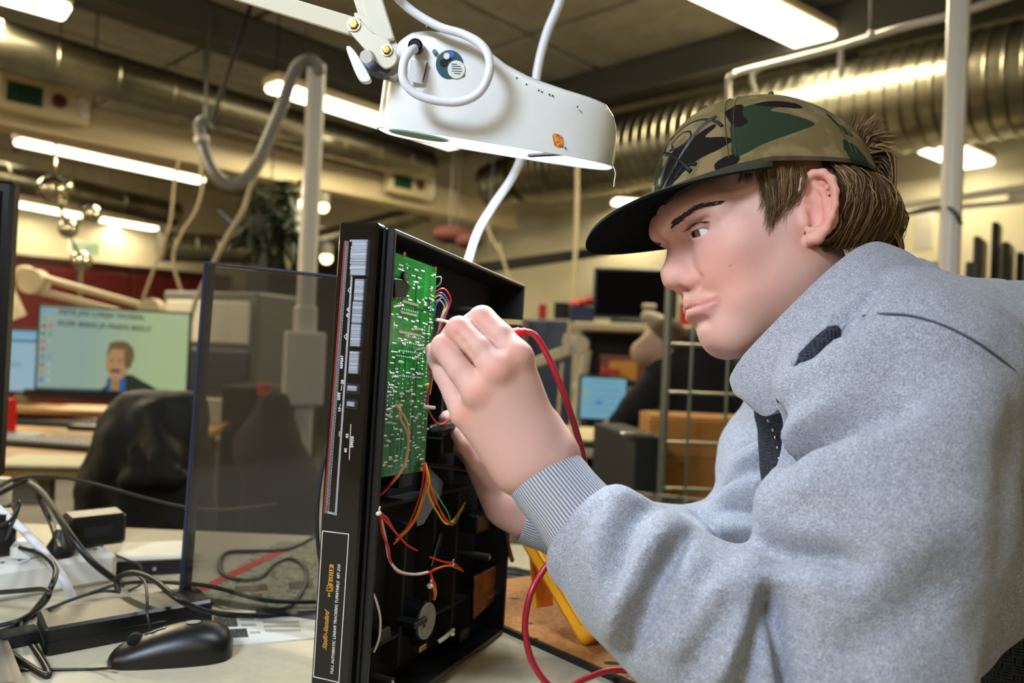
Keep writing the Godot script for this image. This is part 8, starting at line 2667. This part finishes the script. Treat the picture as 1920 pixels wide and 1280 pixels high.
	obj("frame_post", mb().box(T(Vector3(pw.x + 0.2, ph / 2, pw.z - 0.05), yaw(-14)), Vector3(0.03, ph, 0.06), 0.004), M.beam_grey, pn)
	# jointed beige lamp
	var jl := thing("jointed_lamp", "beige jointed lamp arm standing before the blue partition", "lamp", P(1060, 905, 2.9))
	obj("lower_arm", mb().cyl(P(1060, 905, 2.9), P(1100, 655, 2.9), 0.020, 10), M.beige_metal, jl)
	obj("upper_arm", mb().cyl(P(1096, 648, 2.9), P(985, 690, 2.9), 0.014, 10), M.beige_metal, jl)
	obj("upper_arm", mb().cyl(P(1090, 640, 2.9), P(1000, 676, 2.9), 0.010, 10), M.beige_metal, jl)
	obj("joint", mb().lathe(Transform3D(Basis(Vector3.RIGHT, PI / 2), P(1088, 645, 2.9)), [[0.0, -0.025], [0.032, -0.025], [0.032, 0.025], [0.0, 0.025]], 18), M.beige_metal, jl)
	obj("joint", mb().lathe(Transform3D(Basis(Vector3.RIGHT, PI / 2), P(1065, 640, 2.9)), [[0.0, -0.02], [0.022, -0.02], [0.022, 0.02], [0.0, 0.02]], 18), M.beige_metal, jl)
	obj("top_knob", mb().cyl(P(1066, 655, 2.9), P(1066, 625, 2.9), 0.018, 12), M.beige_metal, jl)
	obj("stay", mb().cyl(P(1054, 680, 2.9), P(1042, 840, 2.9), 0.006, 8), M.beige_metal, jl)
	obj("base_plate", mb().box(T(P(1060, 912, 2.9)), Vector3(0.12, 0.02, 0.12), 0.003), M.beige_metal, jl)
	# desk where the other man works
	var dk := thing("desk", "beige desk with a light blue screen where the man in navy works", "desk", Vector3(0.55, 0, -3.1))
	obj("table_top", mb().box(T(Vector3(0.46, 0.735, -3.05), yaw(-5)), Vector3(0.7, 0.03, 0.8), 0.004), cream, dk)
	for sx in [-0.3, 0.3]: obj("leg", mb().box(T(Vector3(0.46 + sx, 0.36, -3.2)), Vector3(0.04, 0.72, 0.04), 0.003), M.steel_leg, dk)
	obj("drawer_block", mb().box(T(Vector3(0.30, 0.45, -3.15)), Vector3(0.26, 0.52, 0.5), 0.006), mat("drawer_dark", Color(0.10, 0.10, 0.09), 0.6), dk)
	var im := Image.create(96, 80, false, Image.FORMAT_RGB8)
	im.fill(Color(0.50, 0.72, 0.80))
	im.fill_rect(Rect2i(4, 24, 8, 12), Color(0.66, 0.74, 0.40))
	im.fill_rect(Rect2i(34, 44, 12, 10), Color(0.25, 0.58, 0.80))
	for k in 5: im.fill_rect(Rect2i(20, 8 + k * 14, 50 + (k * 13) % 20, 2), Color(0.42, 0.62, 0.72))
	var bm := thing("monitor", "light blue screen in front of the man in navy", "monitor", P(1128, 800, 2.75))
	flat_screen(bm, [[1094, 705], [1174, 712], [1172, 786], [1084, 784]], 2.75, 0.008, screen_material("blue_screen_light", im, 0.8))
	var bo2 := P(1128, 790, 2.77)
	obj("stand_neck", mb().box(T(Vector3(bo2.x, 0.80, bo2.z)), Vector3(0.05, 0.1, 0.02), 0.003), M.black_plastic, bm)
	obj("stand_base", mb().box(T(Vector3(bo2.x, 0.756, bo2.z)), Vector3(0.2, 0.012, 0.14), 0.004), M.black_plastic, bm)
	# man in navy, seen from behind at his desk
	var pf := Field.new()
	pf.cap(P(1300, 690, 2.75), P(1310, 830, 2.75), 0.15, 0.17, 0.06)
	pf.cap(P(1310, 830, 2.75), P(1310, 960, 2.8), 0.17, 0.18, 0.05)
	pf.cap(P(1245, 700, 2.68), P(1190, 765, 2.6), 0.062, 0.052, 0.04)
	pf.cap(P(1190, 765, 2.6), P(1152, 800, 2.62), 0.048, 0.036, 0.02)
	pf.cap(P(1370, 700, 2.8), P(1400, 790, 2.7), 0.07, 0.06, 0.04)
	pf.cap(P(1268, 660, 2.75), P(1275, 690, 2.75), 0.06, 0.08, 0.04)
	var hd := Field.new()
	hd.ell(P(1240, 648, 2.72), Vector3(0.075, 0.085, 0.078), Basis(), 0.02)
	hd.cap(P(1250, 670, 2.72), P(1262, 690, 2.74), 0.05, 0.055, 0.02)
	hd.ball(P(1205, 660, 2.7), 0.045, 0.03)
	hd.cap(P(1152, 800, 2.62), P(1135, 804, 2.62), 0.030, 0.026, 0.02)
	for k in 4: hd.cap(P(1135, 798 + k * 4, 2.62), P(1120, 800 + k * 5, 2.60), 0.011, 0.009, 0.006)
	hd.cap(P(1136, 806, 2.60), P(1128, 815, 2.59), 0.012, 0.010, 0.006)
	hd.cap(P(1290, 720, 2.75), P(1300, 960, 2.78), 0.10, 0.12, 0.05)
	hd.cap(P(1245, 700, 2.68), P(1190, 765, 2.6), 0.045, 0.04, 0.03)
	hd.cap(P(1190, 765, 2.6), P(1152, 800, 2.62), 0.038, 0.028, 0.02)
	var pp := thing("person", "person in a navy sweater seated with their back turned at the light blue screen", "person", Vector3(P(1310, 960, 2.75).x, 0, P(1310, 960, 2.75).z))
	var b1 := mb()
	var b2 := mb()
	pf.mesh_into(b1, 0.016)
	hd.mesh_into(b2, 0.008, func(p: Vector3) -> Color:
		return Color(0.40, 0.25, 0.17))
	var sk := mat("skin_far", Color(1, 1, 1), 0.6)
	sk.vertex_color_use_as_albedo = true
	obj("body", b2, sk, pp)
	obj("sweater", b1, mat("navy_wool", Color(0.035, 0.04, 0.06), 0.9), pp)
	var hh := Field.new()
	hh.ell(P(1243, 640, 2.72) + Vector3(0.012, 0.008, 0.0), Vector3(0.078, 0.080, 0.082), Basis(), 0.02)
	hh.ell(P(1180, 650, 2.70), Vector3(0.05, 0.08, 0.1), Basis(), 0.01, true)
	var b3 := mb()
	hh.mesh_into(b3, 0.010)
	obj("hair", b3, mat("hair_grey_brown", Color(0.30, 0.22, 0.13), 0.8), pp)
	var jn := Field.new()
	jn.cap(P(1310, 950, 2.8), P(1195, 905, 2.55), 0.12, 0.08, 0.04)
	jn.cap(P(1195, 905, 2.55), Vector3(P(1195, 905, 2.55).x, 0.10, -2.5), 0.075, 0.06, 0.03)
	var b4 := mb()
	jn.mesh_into(b4, 0.02)
	obj("jeans", b4, mat("denim", Color(0.10, 0.12, 0.20), 0.9), pp)
	var st := thing("stool", "stool under the man in navy", "stool", Vector3(P(1310, 960, 2.8).x, 0, P(1310, 960, 2.8).z))
	var stp := P(1310, 960, 2.8)
	obj("seat", mb().lathe(T(Vector3(stp.x, stp.y - 0.30, stp.z)), [[0.0, 0.0], [0.19, 0.0], [0.19, 0.05], [0.0, 0.06]], 24), M.black_matte, st)
	obj("column", mb().cyl(Vector3(stp.x, 0.02, stp.z), Vector3(stp.x, stp.y - 0.30, stp.z), 0.03, 12), M.steel_leg, st)
	obj("foot", mb().lathe(T(Vector3(stp.x, 0, stp.z)), [[0.0, 0.0], [0.22, 0.0], [0.20, 0.03], [0.0, 0.04]], 24), M.black_matte, st)
	# computer tower
	var tw := P(1176, 860, 2.2)
	var pct := thing("computer_tower", "black computer tower with a bright top edge beside the cardboard box", "computer", Vector3(tw.x, P(1183, 935, 2.25).y, tw.z))
	obj("case", mb().box(T(Vector3(tw.x, P(1183, 870, 2.25).y, tw.z), yaw(12)), Vector3(0.095, 0.22, 0.36), 0.004), M.black_matte, pct)
	obj("top_strip", mb().box(T(Vector3(tw.x, P(1183, 870, 2.25).y + 0.113, tw.z) + Vector3(0, 0, 0.16), yaw(12)), Vector3(0.09, 0.010, 0.03), 0.002), M.steel, pct)
	var tbl := thing("low_trolley", "low dark trolley carrying the tower and the cardboard box", "trolley", Vector3(P(1300, 930, 2.3).x, 0, -2.3))
	var ty := P(1183, 935, 2.25).y
	obj("trolley_top", mb().box(T(Vector3(P(1300, 930, 2.3).x, ty - 0.015, -2.32)), Vector3(0.75, 0.03, 0.55), 0.004), M.black_matte, tbl)
	for sx in [-0.34, 0.34]: obj("trolley_leg", mb().box(T(Vector3(P(1300, 930, 2.3).x + sx, ty / 2 - 0.015, -2.32)), Vector3(0.04, ty - 0.03, 0.5), 0.004), M.black_matte, tbl)
	# cardboard box
	var cbd := mat("cardboard", Color(0.68, 0.46, 0.20), 0.85)
	tri(cbd, 2.0, ramp_tex(noise_image(128, 71, 0.02), [[0.2, Color(0.92, 0.92, 0.92)], [0.8, Color(1, 1, 1)]]))
	var c0 := P(1325, 855, 2.3)
	var cx := thing("cardboard_box", "big brown cardboard box behind the wire cage", "cardboard box", Vector3(c0.x, ty, c0.z))
	var chh := P(1325, 785, 2.3).y - ty
	obj("box_walls", mb().box(T(Vector3(c0.x, ty + chh / 2, c0.z - 0.06), yaw(-4)), Vector3(0.37, chh, 0.28), 0.003), cbd, cx)
	obj("box_flap", mb().box(T(Vector3(c0.x, ty + chh * 0.57, c0.z + 0.082), yaw(-4)), Vector3(0.30, 0.008, 0.006), 0.002), cbd, cx)
	obj("box_flap", mb().box(T(Vector3(c0.x, ty + chh + 0.004, c0.z - 0.04), yaw(-4)), Vector3(0.36, 0.006, 0.20), 0.001), cbd, cx)
	# wire cage
	var wire_m := mat("cage_wire", Color(0.46, 0.46, 0.40), 0.35, 0.6)
	var cg := thing("wire_cage", "galvanised wire cage standing in front of the cardboard box", "cage", Vector3(P(1300, 900, 2.0).x, 0, -2.0))
	obj("corner_post", mb().cyl(Vector3(P(1238, 925, 1.95).x - 0.0, 0.02, -1.95), P(1258, 470, 1.95), 0.011, 12), wire_m, cg)
	for q in [[1300, 1284], [1368, 1354], [1432, 1420]]: obj("upright_wire", mb().cyl(P(q[1], 935, 1.95), P(q[0], 600, 1.95), 0.0042, 8), wire_m, cg)
	for q in [645, 735, 828, 915]: obj("cross_wire", mb().cyl(P(1250 - (q - 645) * 0.05, q, 1.95), P(1470, q + 8, 2.1), 0.0045, 8), wire_m, cg)
	obj("bottom_rail", mb().cyl(P(1180, 926, 1.9), P(1400, 950, 1.9), 0.008, 8), wire_m, cg)
	obj("back_post", mb().cyl(Vector3(P(1470, 930, 2.1).x, 0.02, -2.1), P(1480, 600, 2.1), 0.011, 12), wire_m, cg)
	# far right: rails with strip lights and a rack of dark panels
	rod("pale steel rail running along the wall behind the white pole", "wall_rail", "rail", [P(1678, 402, 4.0), P(1800, 388, 3.9), P(1960, 372, 3.8)], 0.016, M.pipe_white)
	var rl := thing("strip_light", "slim pale strip light fixed under the wall rail", "strip light", P(1850, 360, 3.9))
	obj("strip_body", mb().box(Transform3D(frame(P(1950, 345, 3.7) - P(1690, 385, 4.1), Vector3.UP), P(1830, 366, 3.9)), Vector3(0.8, 0.035, 0.05), 0.006), M.pipe_white, rl)
	obj("strip_tube", mb().cyl(P(1890, 369, 3.85), P(1960, 356, 3.8), 0.015, 12), M.pipe_white, rl)
	for q in [[1838, 470, 0.10, 0.14], [1868, 455, 0.05, 0.18], [1890, 480, 0.09, 0.14], [1915, 490, 0.06, 0.12], [1820, 500, 0.05, 0.10], [1755, 500, 0.04, 0.10]]:
		var o := P(q[0], q[1], 3.9)
		var dp := thing("stored_screen", "dark flat screen stored upright in the rack behind the jacket", "screen", o - Vector3(0, q[3], 0), "dark screens stored in the rack")
		obj("sheet", mb().box(T(o - Vector3(0, 0.08, 0), yaw(50)), Vector3(q[2] * 2.5, q[3] * 2.0, 0.03), 0.004), M.black_matte, dp)
		obj("bezel", mb().box(T(o - Vector3(0, 0.08, 0) + yaw(50) * Vector3(0, 0, 0.016), yaw(50)), Vector3(q[2] * 2.3, q[3] * 1.8, 0.004), 0.001), M.black_plastic, dp)
	var rr := thing("panel_rack", "beige rack shelf holding the dark screens", "rack", P(1860, 560, 3.95))
	var ro2 := P(1860, 560, 3.95)
	obj("rack_board", mb().box(T(Vector3(ro2.x, ro2.y - 0.02, ro2.z), yaw(0)), Vector3(0.9, 0.04, 0.5), 0.004), cream, rr)
	for sx in [-0.4, 0.4]: obj("rack_leg", mb().box(T(Vector3(ro2.x + sx, (ro2.y - 0.04) / 2, ro2.z)), Vector3(0.05, ro2.y - 0.04, 0.4), 0.004), cream, rr)
	single("wall_plate", mb().box(Transform3D(RB, P(1732, 435, 4.5)), Vector3(0.02, 0.22, 0.10), 0.004), M.pipe_white, "narrow pale cable cover on the wall behind the hair", "cable cover")
